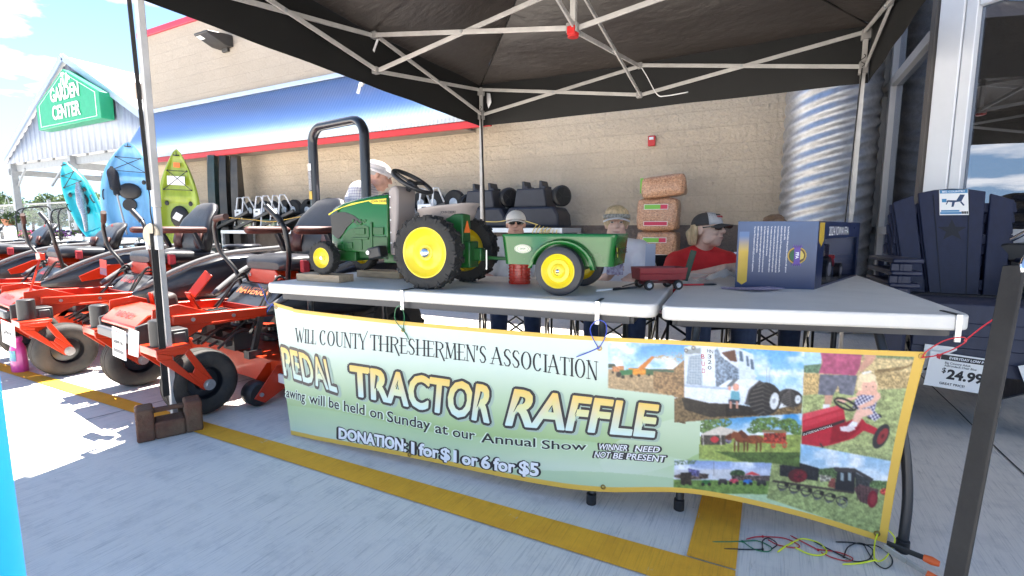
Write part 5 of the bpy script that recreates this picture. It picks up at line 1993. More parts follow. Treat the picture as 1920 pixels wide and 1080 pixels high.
# serifed headline built from thick and thin strokes
GL = {'W': (1.15, [((0, 1), (.3, 0), .15), ((.3, 0), (.55, .9), .07), ((.5, .8), (.75, 0), .15), ((.75, 0), (1.08, 1.12), .06)], [(0, 1)]),
      'I': (.36, [((.18, 0), (.18, 1), .15)], [(.18, 0), (.18, 1)]),
      'L': (.62, [((.16, 0), (.16, 1), .15), ((.16, .03), (.58, .03), .06), ((.58, .03), (.60, .22), .05)], [(.16, 0), (.16, 1)]),
      'C': (.82, 'arc', (48, 318)), 'O': (.92, 'arc', (0, 360)),
      'U': (.86, [((.15, 1), (.15, .3), .15), ((.15, .3), (.26, .06), .13), ((.26, .06), (.5, .01), .09), ((.5, .01), (.68, .12), .06), ((.68, .12), (.72, 1), .06)], [(.15, 1), (.72, 1)]),
      'N': (.92, [((.15, 0), (.15, 1), .06), ((.13, 1), (.74, 0), .15), ((.76, 0), (.76, 1), .06)], [(.15, 0), (.15, 1), (.76, 1)]),
      'T': (.74, [((.37, 0), (.37, 1), .15), ((.04, .97), (.70, .97), .06), ((.04, .97), (.02, .78), .05), ((.70, .97), (.72, .78), .05)], [(.37, 0)]),
      'Y': (.86, [((.42, 0), (.42, .45), .15), ((.42, .42), (.10, 1), .14), ((.42, .42), (.95, 1.22), .06)], [(.42, 0), (.10, 1)]),
      'H': (.92, [((.16, 0), (.16, 1), .15), ((.74, 0), (.74, 1), .15), ((.02, .44), (.86, .50), .06)], [(.16, 0), (.16, 1), (.74, 0), (.74, 1)]),
      'R': (.86, [((.16, 0), (.16, 1), .15), ((.16, .97), (.5, .97), .06), ((.5, .97), (.68, .84), .10), ((.68, .84), (.68, .66), .15), ((.68, .66), (.5, .52), .09), ((.5, .52), (.16, .5), .06), ((.42, .52), (.82, -.16), .13)], [(.16, 0), (.16, 1)]),
      'E': (.70, [((.16, 0), (.16, 1), .15), ((.16, .97), (.60, .97), .06), ((.60, .97), (.63, .78), .05), ((-.02, .48), (.55, .52), .06), ((.16, .03), (.62, .03), .06), ((.62, .03), (.66, .22), .05)], [(.16, 0), (.16, 1)]),
      'S': (.66, [((.56, .82), (.44, .98), .07), ((.44, .98), (.24, .98), .08), ((.24, .98), (.11, .82), .12), ((.11, .82), (.14, .64), .14), ((.14, .64), (.48, .38), .16), ((.48, .38), (.54, .2), .14), ((.54, .2), (.42, .03), .10), ((.42, .03), (.2, .02), .08), ((.2, .02), (.08, .2), .07)], []),
      'M': (1.06, [((.14, 0), (.18, 1), .06), ((.17, 1), (.50, .06), .15), ((.50, .06), (.84, 1), .06), ((.85, 1), (.90, 0), .15)], [(.14, 0), (.90, 0), (.18, 1), (.85, 1)]),
      'A': (.92, [((.06, 0), (.42, 1.04), .06), ((.40, 1.04), (.78, 0), .15), ((.04, .34), (.72, .40), .06)], [(.06, 0), (.78, 0)]),
      "'": (.24, [((.10, 1), (.06, .72), .12)], [])}

def serif_word(g, s, x0, x1, y0, y1, h0, h1):
 tot = sum(GL[c_][0] for c_ in s)
 cur = 0.0

 def P(x, y):
  a = x / tot
  h = h0 + (h1 - h0) * a
  return on_banner(x0 + (x1 - x0) * a, y0 + (y1 - y0) * a - y * h, .001) - ORG

 def quad(p, q, w):
  d_ = Vector((q[0] - p[0], (q[1] - p[1]) * 1.35))
  if d_.length < 1e-6:
   return
  n_ = Vector((-d_.y, d_.x)).normalized() * w / 2
  n_.y /= 1.35
  e_ = Vector((d_.x, d_.y / 1.35)) * (.02 / d_.length)
  a, b_ = Vector(p) - e_, Vector(q) + e_
  g.add([P(*(a + n_)), P(*(a - n_)), P(*(b_ - n_)), P(*(b_ + n_))], [(0, 1, 2, 3)])
 for c_ in s:
  w_, st_, ser = GL[c_]
  if st_ == 'arc':
   a0, a1 = ser
   n_ = 20
   cx_, rx_ = w_ * .48, w_ * .36
   pp = []
   for k in range(n_ + 1):
    a = R(a0 + (a1 - a0) * k / n_)
    wd = .055 + .10 * abs(math.cos(a)) ** 1.4
    pp.append((cur + cx_ + rx_ * math.cos(a), .5 + .5 * math.sin(a), wd))
   for p, q in zip(pp, pp[1:]):
    quad(p[:2], q[:2], (p[2] + q[2]) / 2)
   if c_ == 'C':
    quad((pp[0][0], pp[0][1] - .1), (pp[0][0] + .02, pp[0][1] + .12), .06)
  else:
   for p, q, wd in st_:
    quad((cur + p[0], p[1]), (cur + q[0], q[1]), wd)
   for x, y in ser:
    quad((cur + x - .15, y + (.02 if y < .5 else -.02)), (cur + x + .15, y + (.02 if y < .5 else -.02)), .05)
  cur += w_

g = MB()
serif_word(g, 'WILL', 555, 593, 641, 646, 26, 26)
serif_word(g, 'COUNTY', 599, 688, 646, 656, 27, 29)
serif_word(g, "THRESHERMEN'S", 694, 913, 656, 681, 29, 31)
serif_word(g, 'ASSOCIATION', 921, 1122, 682, 713, 31, 35)
g.build('lettering', INK, bn, smooth=0)

BIGW = [('PEDAL', (534, 702), (633, 735), (527, 648), (620, 674)), ('TRACTOR', (661, 739), (917, 791), (657, 683), (928, 722)), ('RAFFLE', (949, 795), (1226, 818), (967, 727), (1236, 757))]
vcol_mat('printed_gradient', 0.38)
gshadow = mat('print_shadow_green', (.34, .44, .36), .5)
ink_big = mat('print_black', (.022, .02, .024), .4)
ink_soft = mat('print_brown_black', (.05, .042, .04), .4)
for k, (s_, bl, br, tl, tr_) in enumerate(BIGW):
 DX = 1.0 if k else .42
 d4 = lambda p: (p[0] + 5, p[1] + 3)
 g = MB()
 word_quad(g, s_, d4(bl), d4(br), d4(tl), d4(tr_), bold=.02, dil=6.2, dx=DX, off=.0004)
 g.build('letter_shadow', gshadow, bn, smooth=0)
 g = MB()
 word_quad(g, s_, bl, br, tl, tr_, bold=.015, dil=6.2, dx=DX, off=.0011)
 g.build('letter_outline', ink_big if k else ink_soft, bn, smooth=0)
 g = MB()
 ts = []
 word_quad(g, s_, bl, br, tl, tr_, bold=.012 if k else 0, dil=1.5, dx=DX, off=.0019, cols=ts)
 o = g.build('lettering', MATS['printed_gradient'], bn, smooth=0)
 t_ = np.clip(np.array(ts), 0, 1)[:, None]
 a_, m_, z_ = c3((240, 196, 96)), c3((226, 222, 160)), c3((206, 228, 222))
 cc_ = np.where(t_ > .5, m_ + (a_ - m_) * (t_ - .5) * 2, z_ + (m_ - z_) * t_ * 2)
 ca_ = o.data.color_attributes.new('print', 'FLOAT_COLOR', 'POINT')
 ca_.data.foreach_set('color', np.concatenate([to_lin(cc_) * .9, np.ones((len(ts), 1))], 1).ravel())
g = MB()
ghalo = MB()
for s_, x0_, x1_, y0_, y1_, h0, h1 in (('awing', 537, 572, 744, 753, 19, 20), ('will', 580, 609, 755, 762, 19, 20), ('be', 617, 636, 763, 768, 20, 20), ('held', 645, 684, 770, 778, 20, 20), ('on', 694, 718, 781, 786, 20, 20),
         ('Sunday', 726, 807, 790, 806, 21, 20), ('at', 816, 840, 811, 815, 20, 20), ('our', 849, 891, 818, 825, 19, 19), ('Annual', 902, 1004, 829, 838, 19, 17), ('Show', 1016, 1100, 841, 844, 17, 15)):
 word(g, s_, x0_, x1_, y0_, y1_, h0, h1, bold=.012)
 word(ghalo, s_, x0_ - 1, x1_ + 1, y0_, y1_, h0, h1, bold=.0, dil=1.5, off=.0004)
ghalo.build('letter_shadow', mat('print_pale_halo', (.62, .72, .60), .5), bn, smooth=0)
g.build('lettering', INK, bn, smooth=0)
go, gi = MB(), MB()
for s_, x0_, x1_, y0_, y1_, h0, h1 in (('DONATION:', 636, 762, 821, 846, 20, 22), ('1', 772, 777, 849, 851, 22, 22), ('for', 786, 823, 852, 859, 22, 22), ('$1', 827, 856, 860, 866, 22, 22), ('or', 867, 896, 869, 874, 22, 22),
         ('6', 903, 919, 876, 879, 23, 23), ('for', 926, 966, 880, 886, 23, 23), ('$5', 974, 1010, 887, 892, 24, 24)):
 word(go, s_, x0_ - 2, x1_ + 2, y0_, y1_, h0, h1, dil=3.0, off=.0010)
 word(gi, s_, x0_, x1_, y0_, y1_, h0, h1, bold=.020, dil=.6, off=.0018)
for s_, x0_, x1_, y0_, y1_, h0, h1 in (('WINNER', 1121, 1176, 842, 845, 11, 11), ('NEED', 1190, 1236, 846, 848, 11, 11), ('NOT', 1114, 1143, 857, 858, 11, 11), ('BE', 1149, 1167, 859, 860, 11, 11), ('PRESENT', 1174, 1246, 860, 866, 11, 12)):
 word(go, s_, x0_ - 2, x1_ + 2, y0_, y1_, h0, h1, dil=2.0, off=.0010, lean=3, lean2=3)
 word(gi, s_, x0_, x1_, y0_, y1_, h0, h1, bold=.015, off=.0016, lean=3, lean2=3)
go.build('letter_outline', ink_big, bn, smooth=0)
gi.build('lettering', INK_W, bn, smooth=0)
g = MB()
for k, c_ in enumerate('320'):
 word(g, c_, 1327, 1334, 671.5 + 10.5 * k, 672 + 10.5 * k, 7.5, 7.5)
word(g, 'HN', 1326, 1337, 660.5, 663, 7, 7)
g.build('lettering', INK, bn, smooth=0)
g = MB()
for k, c_ in enumerate('BUD'):
 word(g, c_, 1315 + .6 * k, 1321 + .6 * k, 672 + 13.5 * k, 673 + 13.5 * k, 9, 9)
g.build('lettering', INK_R, bn, smooth=0)
g = MB()
word_quad(g, 'INTERNATIONAL', (1506, 817), (1561, 799.5), (1506, 812.5), (1561, 795))
g.build('lettering', mat('print_silver', (.6, .58, .55), .5), bn, smooth=0)
# eyelets
brass = mat('brass_eyelet', (.35, .25, .10), .35, .9)
for x, y in ((756, 619), (1124, 653), (768, 852), (1131, 913), (518, 576), (1644, 1000), (1728, 668)):
 p = on_banner(x, y, .001) - ORG
 g = MB(facing(p, (0.1, -1, 0)))
 g.lathe([(.0045, .0005), (.0055, .0028), (.0085, .0028), (.0095, .0003)], 18)
 g.build('eyelet', brass, bn, smooth=60)

# ---- clips on the table edge and cable ties
def loop_tie(label, pts, m_, tail=None, r=.0018, grp=None):
 p0 = Vector(pts[0])
 t_ = thing('cable_tie', label, 'cable tie', p0, group=grp)
 g_ = MB()
 g_.tube([p - p0 for p in smooth_path(pts, 6)], r, 6)
 g_.build('loop', m_, t_)
 if tail:
  g_ = MB()
  g_.box(Vector(tail[0]) - p0, (.006, .005, .006))
  g_.tube([p - p0 for p in smooth_path(tail, 5)], [r * 1.15] * ((len(tail) - 1) * 5) + [r * .7], 6)
  g_.build('tail', m_, t_)

G_, B__, R__, K_, Y_ = mat('tie_green', (.01, .16, .06), .35), mat('tie_blue', (.03, .07, .45), .35), mat('tie_red', (.50, .015, .025), .35), mat('tie_black', (.012, .012, .013), .4), mat('tie_yellow', (.75, .80, .03), .4)
for (x, y), lab in (((754, 558), 'silver spring clip on the table edge below the tractor rear wheel'), ((1122, 572), 'silver spring clip on the table edge right of the trailer wheel'), ((1797, 600), 'silver spring clip on the right corner of the bare table')):
 q_ = None
 best = None
 for tb in (LT, RT):
  a, b_ = Vector(tb[0]), Vector(tb[1])
  for k in range(201):
   c_ = a.lerp(b_, k / 200)
   v_ = Vector((c_.x, c_.y, TZ)) - Vector((0, 0, H_CAM))
   pxx = 960 + F_PX * v_.dot(_r) / v_.dot(_f)
   if best is None or abs(pxx - x) < best[0]:
    best = (abs(pxx - x), c_, (b_ - a).normalized())
 c_, dr = best[1], best[2]
 no = Vector((dr.y, -dr.x))
 ang = math.degrees(math.atan2(dr.y, dr.x))
 t_ = thing('table_clip', lab, 'clip', (c_.x, c_.y, TZ), ang, 'clips on the table edges')
 g = MB()
 g.bb((-.0085, -.0055, -.062), (.0085, -.0015, .003))
 g.bb((-.0085, -.0055, -.085), (.0085, .0005, -.060))
 g.build('clip_plate', mat('clip_steel', (.62, .63, .64), .32, .85), t_, bevel=.001)
 g = MB()
 g.bb((-.007, -.003, .0006), (.007, .085, .0035))
 g.build('clip_tongue', BLACK_PL, t_, bevel=.001)
p = lambda x, y, o_=.004: on_banner(x, y, o_)
loop_tie('green cable tie through the banner eyelet under the tractor', [p(757, 619), p(745, 600, .012), p(747, 580, .02), p(757, 572, .025), p(762, 590, .015), p(757, 619)], G_, [p(757, 619), p(763, 627), p(770, 636, .012)])
loop_tie('blue cable tie through the banner eyelet right of the association lettering', [p(1123, 653), p(1112, 630, .012), p(1110, 612, .02), p(1124, 598, .025), p(1138, 606, .02), p(1136, 630, .012), p(1123, 653)], B__, [p(1122, 652), p(1104, 660), p(1082, 668, .012)])
loop_tie('blue cable tie at the far left top corner of the banner', [p(517, 574), p(508, 566, .02), p(500, 545, .02), p(494, 530, .03)], B__, [p(512, 570), p(506, 578), p(502, 585)], r=.0012)
loop_tie('red cable tie looped from the banner corner to the bare table corner', [p(1727, 670), p(1750, 664, .015), p(1778, 652, .02), p(1797, 636, .03), p(1790, 628, .03), p(1762, 636, .02), p(1735, 656, .01), p(1727, 670)], R__, [p(1796, 634, .03), p(1818, 606, .05), p(1845, 574, .08)])
fl = lambda x, y, z=.004: at(x, y, z=z)
TG = 'cable ties lying on the concrete'
loop_tie('green cable tie, leftmost of the chain of ties on the ground', [fl(1392, 1015), fl(1420, 1014), fl(1446, 1026), fl(1440, 1034), fl(1415, 1030), fl(1392, 1015)], G_, [fl(1392, 1015), fl(1364, 1016), fl(1336, 1016)], grp=TG)
loop_tie('black cable tie threaded through the green one', [fl(1430, 1030), fl(1430, 1014), fl(1442, 1009), fl(1457, 1020), fl(1446, 1030)], K_, [fl(1430, 1030), fl(1395, 1030), fl(1358, 1029)], grp=TG)
loop_tie('red cable tie between the green and the yellow loop', [fl(1430, 1006), fl(1470, 1009), fl(1498, 1022), fl(1492, 1027), fl(1460, 1022), fl(1440, 1012)], R__, [fl(1430, 1006), fl(1415, 1007), fl(1399, 1011)], grp=TG)
loop_tie('yellow cable tie lying in the middle of the chain of ties', [fl(1484, 1018), fl(1505, 1010), fl(1535, 1018), fl(1550, 1034), fl(1538, 1041), fl(1515, 1038), fl(1490, 1026)], Y_, [fl(1484, 1018), fl(1470, 1026), fl(1458, 1035)], r=.0024, grp=TG)
loop_tie('red cable tie right of the yellow loop on the ground', [fl(1532, 1030), fl(1570, 1035), fl(1598, 1046), fl(1590, 1052), fl(1562, 1046), fl(1540, 1036)], R__, [fl(1534, 1031), fl(1505, 1016), fl(1482, 1004)], grp=TG)
loop_tie('black cable tie loop next to the banner corner', [fl(1582, 1044), fl(1590, 1026), fl(1612, 1018), fl(1636, 1030), fl(1630, 1048), fl(1605, 1053), fl(1582, 1044)], K_, [fl(1582, 1044), fl(1555, 1030), fl(1527, 1016)], grp=TG)
loop_tie('black cable tie lying under the clamp at the banner corner', [fl(1620, 1021), fl(1645, 1024), fl(1668, 1040), fl(1673, 1056), fl(1660, 1066), fl(1642, 1056), fl(1628, 1036), fl(1620, 1021)], K_, [fl(1620, 1021), fl(1595, 1017), fl(1567, 1016)], grp=TG)
loop_tie('yellow cable tie hooked through the lower right eyelet of the banner', [p(1644, 1000), p(1638, 1018, .006), fl(1641, 1050, .02), fl(1660, 1046, .01), p(1676, 1010, .006), p(1664, 992, -.01)], Y_, [fl(1642, 1050, .02), fl(1612, 1056), fl(1580, 1058)], r=.0022)
# spring clamp on the bent leg
cp = at(1672, 1046, z=.03)
t = thing('spring_clamp', 'steel spring clamp with orange grips clamped at the lower right banner corner', 'clamp', cp)
steelm = mat('clamp_steel', (.5, .48, .44), .38, .8, var=.2, vs=30)
a0, a1, a2 = at(1656, 1024, z=.05) - cp, at(1700, 1052, z=.035) - cp, at(1750, 1082, z=.02) - cp
g = MB()
g.bar(a0, a1, .006, .020)
g.bar(a1, a2, .006, .017)
g.build('lower_jaw', steelm, t, bevel=.002)
b0, b1, b2 = at(1664, 1022, z=.055) - cp, at(1700, 1036, z=.05) - cp, at(1734, 1050, z=.05) - cp
g = MB()
g.bar(b0 + Vector((0, .012, 0)), b2 + Vector((0, .012, 0)), .006, .016)
g.build('upper_jaw', mat('clamp_dark', (.05, .05, .05), .4, .6), t, bevel=.002)
org = mat('clamp_orange', (.75, .12, .02), .45)
g = MB()
g.tube([b2 + Vector((0, .012, 0)), b2 + (b2 - b1) * .45 + Vector((0, .012, 0)), b2 + (b2 - b1) * .85 + Vector((0, .012, 0))], [.010, .0125, .008], 10)
g.build('grip', org, t)
g = MB()
g.tube([a2 - (a2 - a1) * .25, a2 + (a2 - a1) * .4, a2 + (a2 - a1) * .9], [.009, .0105, .008], 10)
g.build('grip', org, t)

# ================================================================ zero-turn mowers, fronts towards the camera
ORG_P = mat('mower_orange', (0.50, 0.030, 0.004), 0.32, coat=0.2, var=0.1, vs=6)
ORG_D = mat('mower_orange_deck', (0.54, 0.038, 0.006), 0.35, coat=0.3, var=0.2, vs=9)
MBLK = mat('mower_black', (0.014, 0.015, 0.02), 0.3, coat=0.3, var=0.2, vs=8)
MGREY = mat('mower_grey_steel', (0.05, 0.05, 0.052), 0.45, 0.2, var=0.2, vs=20)
VINYL = mat('black_vinyl', (0.017, 0.017, 0.021), 0.38, var=0.2, vs=14, bump=0.1, bs=150)
MAROON = mat('maroon_vinyl', (0.085, 0.022, 0.016), 0.5, var=0.25, vs=20, bump=0.1, bs=120)
GRIP = mat('brown_foam_grip', (0.06, 0.03, 0.024), 0.7, var=0.3, vs=60)
STRIPE = mat('grey_grip_tape', (0.16, 0.16, 0.165), 0.75, var=0.3, vs=120, bump=0.2, bs=300)

def caster_wheel(par, c_, r, w):
 M = T(*c_) @ RY(90)
 g = MB(M)
 h = w / 2
 g.lathe([(r * .50, -h * .78), (r * .60, -h * .95), (r * .80, -h), (r * .93, -h * .88), (r * .985, -h * .55), (r, -h * .2), (r, h * .2), (r * .985, h * .55), (r * .93, h * .88), (r * .80, h), (r * .60, h * .95), (r * .50, h * .78)], 40)
 for z in (-.35, 0, .35):
  g.lathe([(r * .996, h * z - .004), (r * 1.012, h * z - .002), (r * 1.012, h * z + .002), (r * .996, h * z + .004)], 40)
 wv = g.build('caster_wheel', TYRE, par, smooth=50)
 g = MB(M)
 for s_ in (-1, 1):
  g.lathe([(r * .52, s_ * h * .80), (r * .50, s_ * h * .74), (r * .44, s_ * h * .35), (r * .24, s_ * h * .40), (r * .22, s_ * h * .9), (.001, s_ * h * .9)], 28)
 g.build('rim', MBLK, wv, smooth=50)

def mower(label, x, variant, text=None):
 t = thing('riding_mower', label, 'mower', (x, 1.43, 0), -7, 'orange riding mowers lined up on the pavement')
 # front casters
 for s_ in (-1, 1):
  px = s_ * .44
  caster_wheel(t, (px, .17, .18), .18, .165)
  g = MB()
  g.bb((px - .105, -.06, .395), (px + .105, .10, .415))
  for q_ in (-1, 1):
   o_ = px + q_ * .100
   if q_ > 0:
    # outer cheek plate with its window, built as a frame of bars between outline and cut-out
    OUT_ = [(-.06, .40), (.085, .40), (.20, .19), (.185, .150), (.145, .155), (-.06, .365)]
    IN_ = [(.01, .372), (.066, .370), (.108, .288), (.095, .262), (.075, .268), (.01, .352)]
    for i in range(6):
     j = (i + 1) % 6
     a, b_, c_, d_ = OUT_[i], OUT_[j], IN_[j], IN_[i]
     vs = [(o_, *a), (o_, *b_), (o_, *c_), (o_, *d_), (o_ + .008, *a), (o_ + .008, *b_), (o_ + .008, *c_), (o_ + .008, *d_)]
     g.add(vs, [(0, 1, 2, 3), (7, 6, 5, 4), (0, 4, 5, 1), (1, 5, 6, 2), (2, 6, 7, 3), (3, 7, 4, 0)])
   else:
    g.prism([(-.06, .40), (-.06, .365), (.145, .155), (.185, .150), (.20, .19), (.085, .40)], .008, T(o_ - .008, 0, 0) @ YZ)
  g.prism([(-.06, .40), (-.06, .375), (-.05, .375), (-.05, .40)], .20, T(px - .10, 0, 0) @ YZ)
  fk = g.build('caster_fork', ORG_P, t, bevel=.003)
  g = MB()
  g.cyl((px - .12, .17, .18), (px + .122, .17, .18), .016, 12)
  g.cyl((px + .108, .17, .18), (px + .115, .17, .18), .030, 16)
  g.build('axle_bolt', GALV, fk)
  g = MB()
  g.tube([(px, 0, .415), (px, 0, .545), (px, 0, .550)], [.047, .047, .040], 24)
  g.build('spindle_cap', mat('spindle_black', (.018, .018, .02), .45, var=.2), t, smooth=40)
 g = MB()
 g.bb((-.46, .055, .40), (.46, .115, .47))
 for s_ in (-1, 1):
  g.bb((s_ * .36 - .09, .03, .405), (s_ * .36 + .09, .13, .485))
  g.prism([(-.05, .40), (.03, .40), (.03, .52), (-.05, .50)], .02, T(s_ * .27 - .01, 0, 0) @ YZ)
 g.build('front_axle_beam', MGREY, t, bevel=.006)
 g = MB()
 g.prism([(-.045, .470), (-.045, .492), (.02, .548), (.16, .565), (.16, .470)], .50, T(-.25, 0, 0) @ YZ)
 ns = g.build('nose_plate', ORG_P, t, bevel=.006)
 g = MB()
 nl = (0, -.08, .065)
 text_mb(g, 'BAD BOY', facing((.0, -.0155, .524), (0, -.056, .065)), .036, bold=.02, sx=1.15)
 g.build('lettering', mat('dark_red_decal', (.30, .02, .012), .4), ns, smooth=0)
 g = MB()
 g.bb((-.23, -.075, .405), (.23, -.04, .458))
 g.build('bumper', mat('bumper_grey', (.10, .105, .115), .5, .3), t, bevel=.008)
 for s_ in (-1, 1):
  g = MB()
  g.prism([(.00, .40), (.02, .585), (.14, .60), (.34, .52), (.34, .49), (.16, .40)], .012, T(s_ * .31 - .006, 0, 0) @ YZ)
  for y in (.08, .14):
   g.cyl((s_ * .31 - .01, y, .54), (s_ * .31 + .01, y, .54), .014, 10)
  g.build('side_gusset', ORG_P, t, bevel=.002)
  g = MB()
  g.bar((s_ * .315, .10, .515), (s_ * .315, 1.30, .47), .05, .055)
  g.build('frame_rail', ORG_P, t, bevel=.006)
 g = MB()
 g.bb((-.29, .14, .455), (.29, .68, .468))
 fp = g.build('floor_pan', ORG_D, t)
 g = MB()
 g.bb((-.17, .27, .469), (.20, .60, .478))
 for k in range(11):
  for j in range(9):
   g.box((-.15 + .034 * k, .29 + .036 * j, .480), (.016, .012, .008), rot=(0, 0, 45))
 g.build('floor_mat', RUBBER, fp, smooth=0)
 # foot pedal on its bracket
 g = MB()
 if variant in (3, 2):
  g.bar((-.02, .10, .50), (-.13, .22, .80), .085, .012, up=(0, 1, .3))
  g.bb((-.17, .20, .78), (-.06, .23, .83))
 else:
  g.bar((-.20, .46, .47), (-.20, .40, .60), .07, .012, up=(0, 1, .3))
  g.bar((-.21, .43, .58), (-.155, .52, .72), .075, .012, up=(0, 1, .3))
 g.build('deck_pedal_arm', ORG_P, t, bevel=.003)
 if variant == 4:
  g = MB()
  g.box((-.21, .26, .565), (.17, .10, .105), rot=(14, 8, 16))
  g.build('lift_pedal', mat('pedal_rubber', (.06, .045, .042), .6, var=.4, vs=20), t, bevel=.028, seg=3)
  g = MB()
  g.box((-.21, .205, .565), (.03, .012, .115), rot=(14, 8, 16))
  g.build('pedal_strap', ORG_P, t, bevel=.004)
 # sloping panel and seat box
 g = MB()
 g.prism([(.66, .455), (.66, .50), (.80, .635), (.92, .635), (.92, .455)], .54, T(-.27, 0, 0) @ YZ)
 pn = g.build('foot_panel', MBLK, t, bevel=.008)
 g = MB()
 g.bb((-.272, .648, .452), (.272, .664, .505))
 g.build('panel_foot', mat('dark_red_paint', (.20, .015, .012), .35), pn)
 if text:
  g = MB()
  text_mb(g, text, facing((.0, .711, .5715), (0, -.135, .14)), .060, bold=.015, sx=1.05, shear=.1)
  g.build('lettering', mat('orange_decal', (.78, .20, .06), .4) if variant == 4 else mat('red_decal', (.42, .03, .03), .4), pn, smooth=0)
 g = MB()
 g.prism([(-.19, .64), (-.13, .635), (.13, .635), (.19, .64), (.21, .68), (.15, .735), (-.15, .735), (-.21, .68)], .16, T(0, .96, 0) @ XZ)
 sb = g.build('seat_box', ORG_P, t, bevel=.006)
 g = MB()
 for s_ in (-1, 1):
  g.cyl((s_ * .165, .795, .69), (s_ * .165, .802, .69), .012, 10)
 g.build('bolt', GALV, sb)
 # seat
 g = MB()
 sec = []
 for y, hw, z0, z1 in ((.80, .20, .735, .785), (.82, .25, .725, .825), (.95, .275, .72, .838), (1.15, .27, .72, .825), (1.30, .24, .72, .82)):
  ring = []
  for k in range(20):
   a = 2 * math.pi * k / 20
   cx_, sz_ = math.cos(a), math.sin(a)
   ring.append((hw * abs(cx_) ** .4 * (1 if cx_ > 0 else -1), y, (z0 + z1) / 2 + (z1 - z0) / 2 * abs(sz_) ** .55 * (1 if sz_ > 0 else -1)))
  sec.append(ring + [ring[0]])
 g.sheet(sec)
 g.add(sec[0][:-1], [tuple(range(20))])
 g.add(sec[-1][:-1], [tuple(range(19, -1, -1))])
 g.build('seat_cushion', VINYL, t, smooth=60)
 g = MB()
 sec = []
 zs = 1 if variant >= 3 else .62
 for z, hw, y0, th in ((.80, .22, 1.24, .10), (.88, .285, 1.245, .13), (1.00, .290, 1.27, .12), (1.10, .25, 1.31, .11), (1.18, .20, 1.345, .10), (1.225, .155, 1.365, .08), (1.245, .09, 1.375, .04)):
  ring = []
  for k in range(24):
   a = 2 * math.pi * k / 24
   cx_, sy_ = math.cos(a), math.sin(a)
   zk = .80 + (z - .80) * zs
   wing = -.035 * abs(cx_) ** 3 * (hw > .24)
   ring.append((hw * abs(cx_) ** .55 * (1 if cx_ > 0 else -1), y0 + wing + th / 2 * abs(sy_) ** .7 * (1 if sy_ > 0 else -1), zk))
  sec.append(ring + [ring[0]])
 g.sheet(sec)
 g.add(sec[-1][:-1], [tuple(range(24))])
 g.add(sec[0][:-1], [tuple(range(23, -1, -1))])
 bk = g.build('backrest', VINYL, t, smooth=60)
 for s_ in (-1, 1):
  g = MB()
  g.sheet([[(s_ * x, y, z) for x, y in ((.13, 1.178 + dy), (.20, 1.166 + dy), (.258, 1.17 + dy))] for z, dy in ((.80 + .04 * zs, .015), (.80 + .10 * zs, .002), (.80 + .2 * zs, .025))])
  g.build('side_panel', MAROON, bk, smooth=60, solid=.02)
 g = MB()
 lm = facing((0, 1.283, .80 + .315 * zs), (0, -1, .33))
 text_mb(g, 'BAD BOY' if variant != 4 else 'AVENGER', lm @ T(0, -.02, 0), .024, bold=.03)
 g.build('lettering', INK_W if variant == 4 else mat('red_decal', (.42, .03, .03), .4), bk, smooth=0, solid=.004)
 g = MB()
 lm2 = lm @ T(0, .035, 0)
 for r_ in (0, 1, 2):
  a = R(90 + 120 * r_)
  b_ = R(210 + 120 * r_)
  g.bar(lm2 @ Vector((.03 * math.cos(a), .03 * math.sin(a), 0)), lm2 @ Vector((.03 * math.cos(b_), .03 * math.sin(b_), 0)), .006, .004)
 g.build('logo', mat('red_decal', (.42, .03, .03), .4), bk, smooth=0)
 if variant in (3, 4):
  for s_ in (-1, 1):
   g = MB()
   g.tube([(s_ * .315, .86, 1.00), (s_ * .315, .88, 1.002), (s_ * .315, 1.18, 1.0), (s_ * .315, 1.20, 1.0)], [.022, .034, .034, .024], 14, flat=.85)
   ar = g.build('armrest', MAROON, t, smooth=60)
   g = MB()
   g.bar((s_ * .315, 1.10, .98), (s_ * .315, 1.16, .84), .05, .03)
   g.build('armrest_bracket', MBLK, ar, bevel=.004)
 for s_ in (-1, 1):
  g = MB()
  for k in range(5):
   y = .20 + .22 * k
   g.cyl((s_ * .338, y, .512 - .035 * (y - .1)), (s_ * .346, y, .512 - .035 * (y - .1)), .011, 8)
  g.build('rail_bolt', GALV, t)
  g = MB()
  g.tube(smooth_path([(s_ * .30, .86, .62), (s_ * .24, .78, .70), (s_ * .25, .70, .60), (s_ * .29, .60, .47), (s_ * .36, .50, .38)], 5), .009, 7)
  g.tube(smooth_path([(s_ * .27, .90, .64), (s_ * .215, .74, .66), (s_ * .24, .62, .50), (s_ * .20, .46, .36)], 5), .006, 6)
  g.build('control_cable', RUBBER, t)
 g = MB()
 g.bb((.285, .90, .72), (.325, .95, .80))
 g.build('buckle', INK_R, t, bevel=.006)
 # side pods
 for s_ in (-1, 1):
  xi = .30
  wd = .30
  g = MB()
  sec = []
  for y, w_, z0, z1 in ((.62, .05, .47, .52), (.78, .14, .44, .60), (1.00, .22, .42, .72), (1.22, .27, .42, .78), (1.50, .30, .42, .79), (1.76, .28, .46, .74)):
   ring = []
   for k in range(16):
    a = 2 * math.pi * k / 16
    cx_, sz_ = math.cos(a), math.sin(a)
    ring.append((s_ * (xi + w_ / 2 + w_ / 2 * abs(cx_) ** .5 * (1 if cx_ > 0 else -1)), y, (z0 + z1) / 2 + (z1 - z0) / 2 * abs(sz_) ** .6 * (1 if sz_ > 0 else -1)))
   sec.append(ring + [ring[0]])
  g.sheet(sec)
  g.add(sec[0][:-1], [tuple(range(16))])
  g.add(sec[-1][:-1], [tuple(range(16))])
  pod = g.build('side_pod', MBLK, t, smooth=60)
  g = MB()
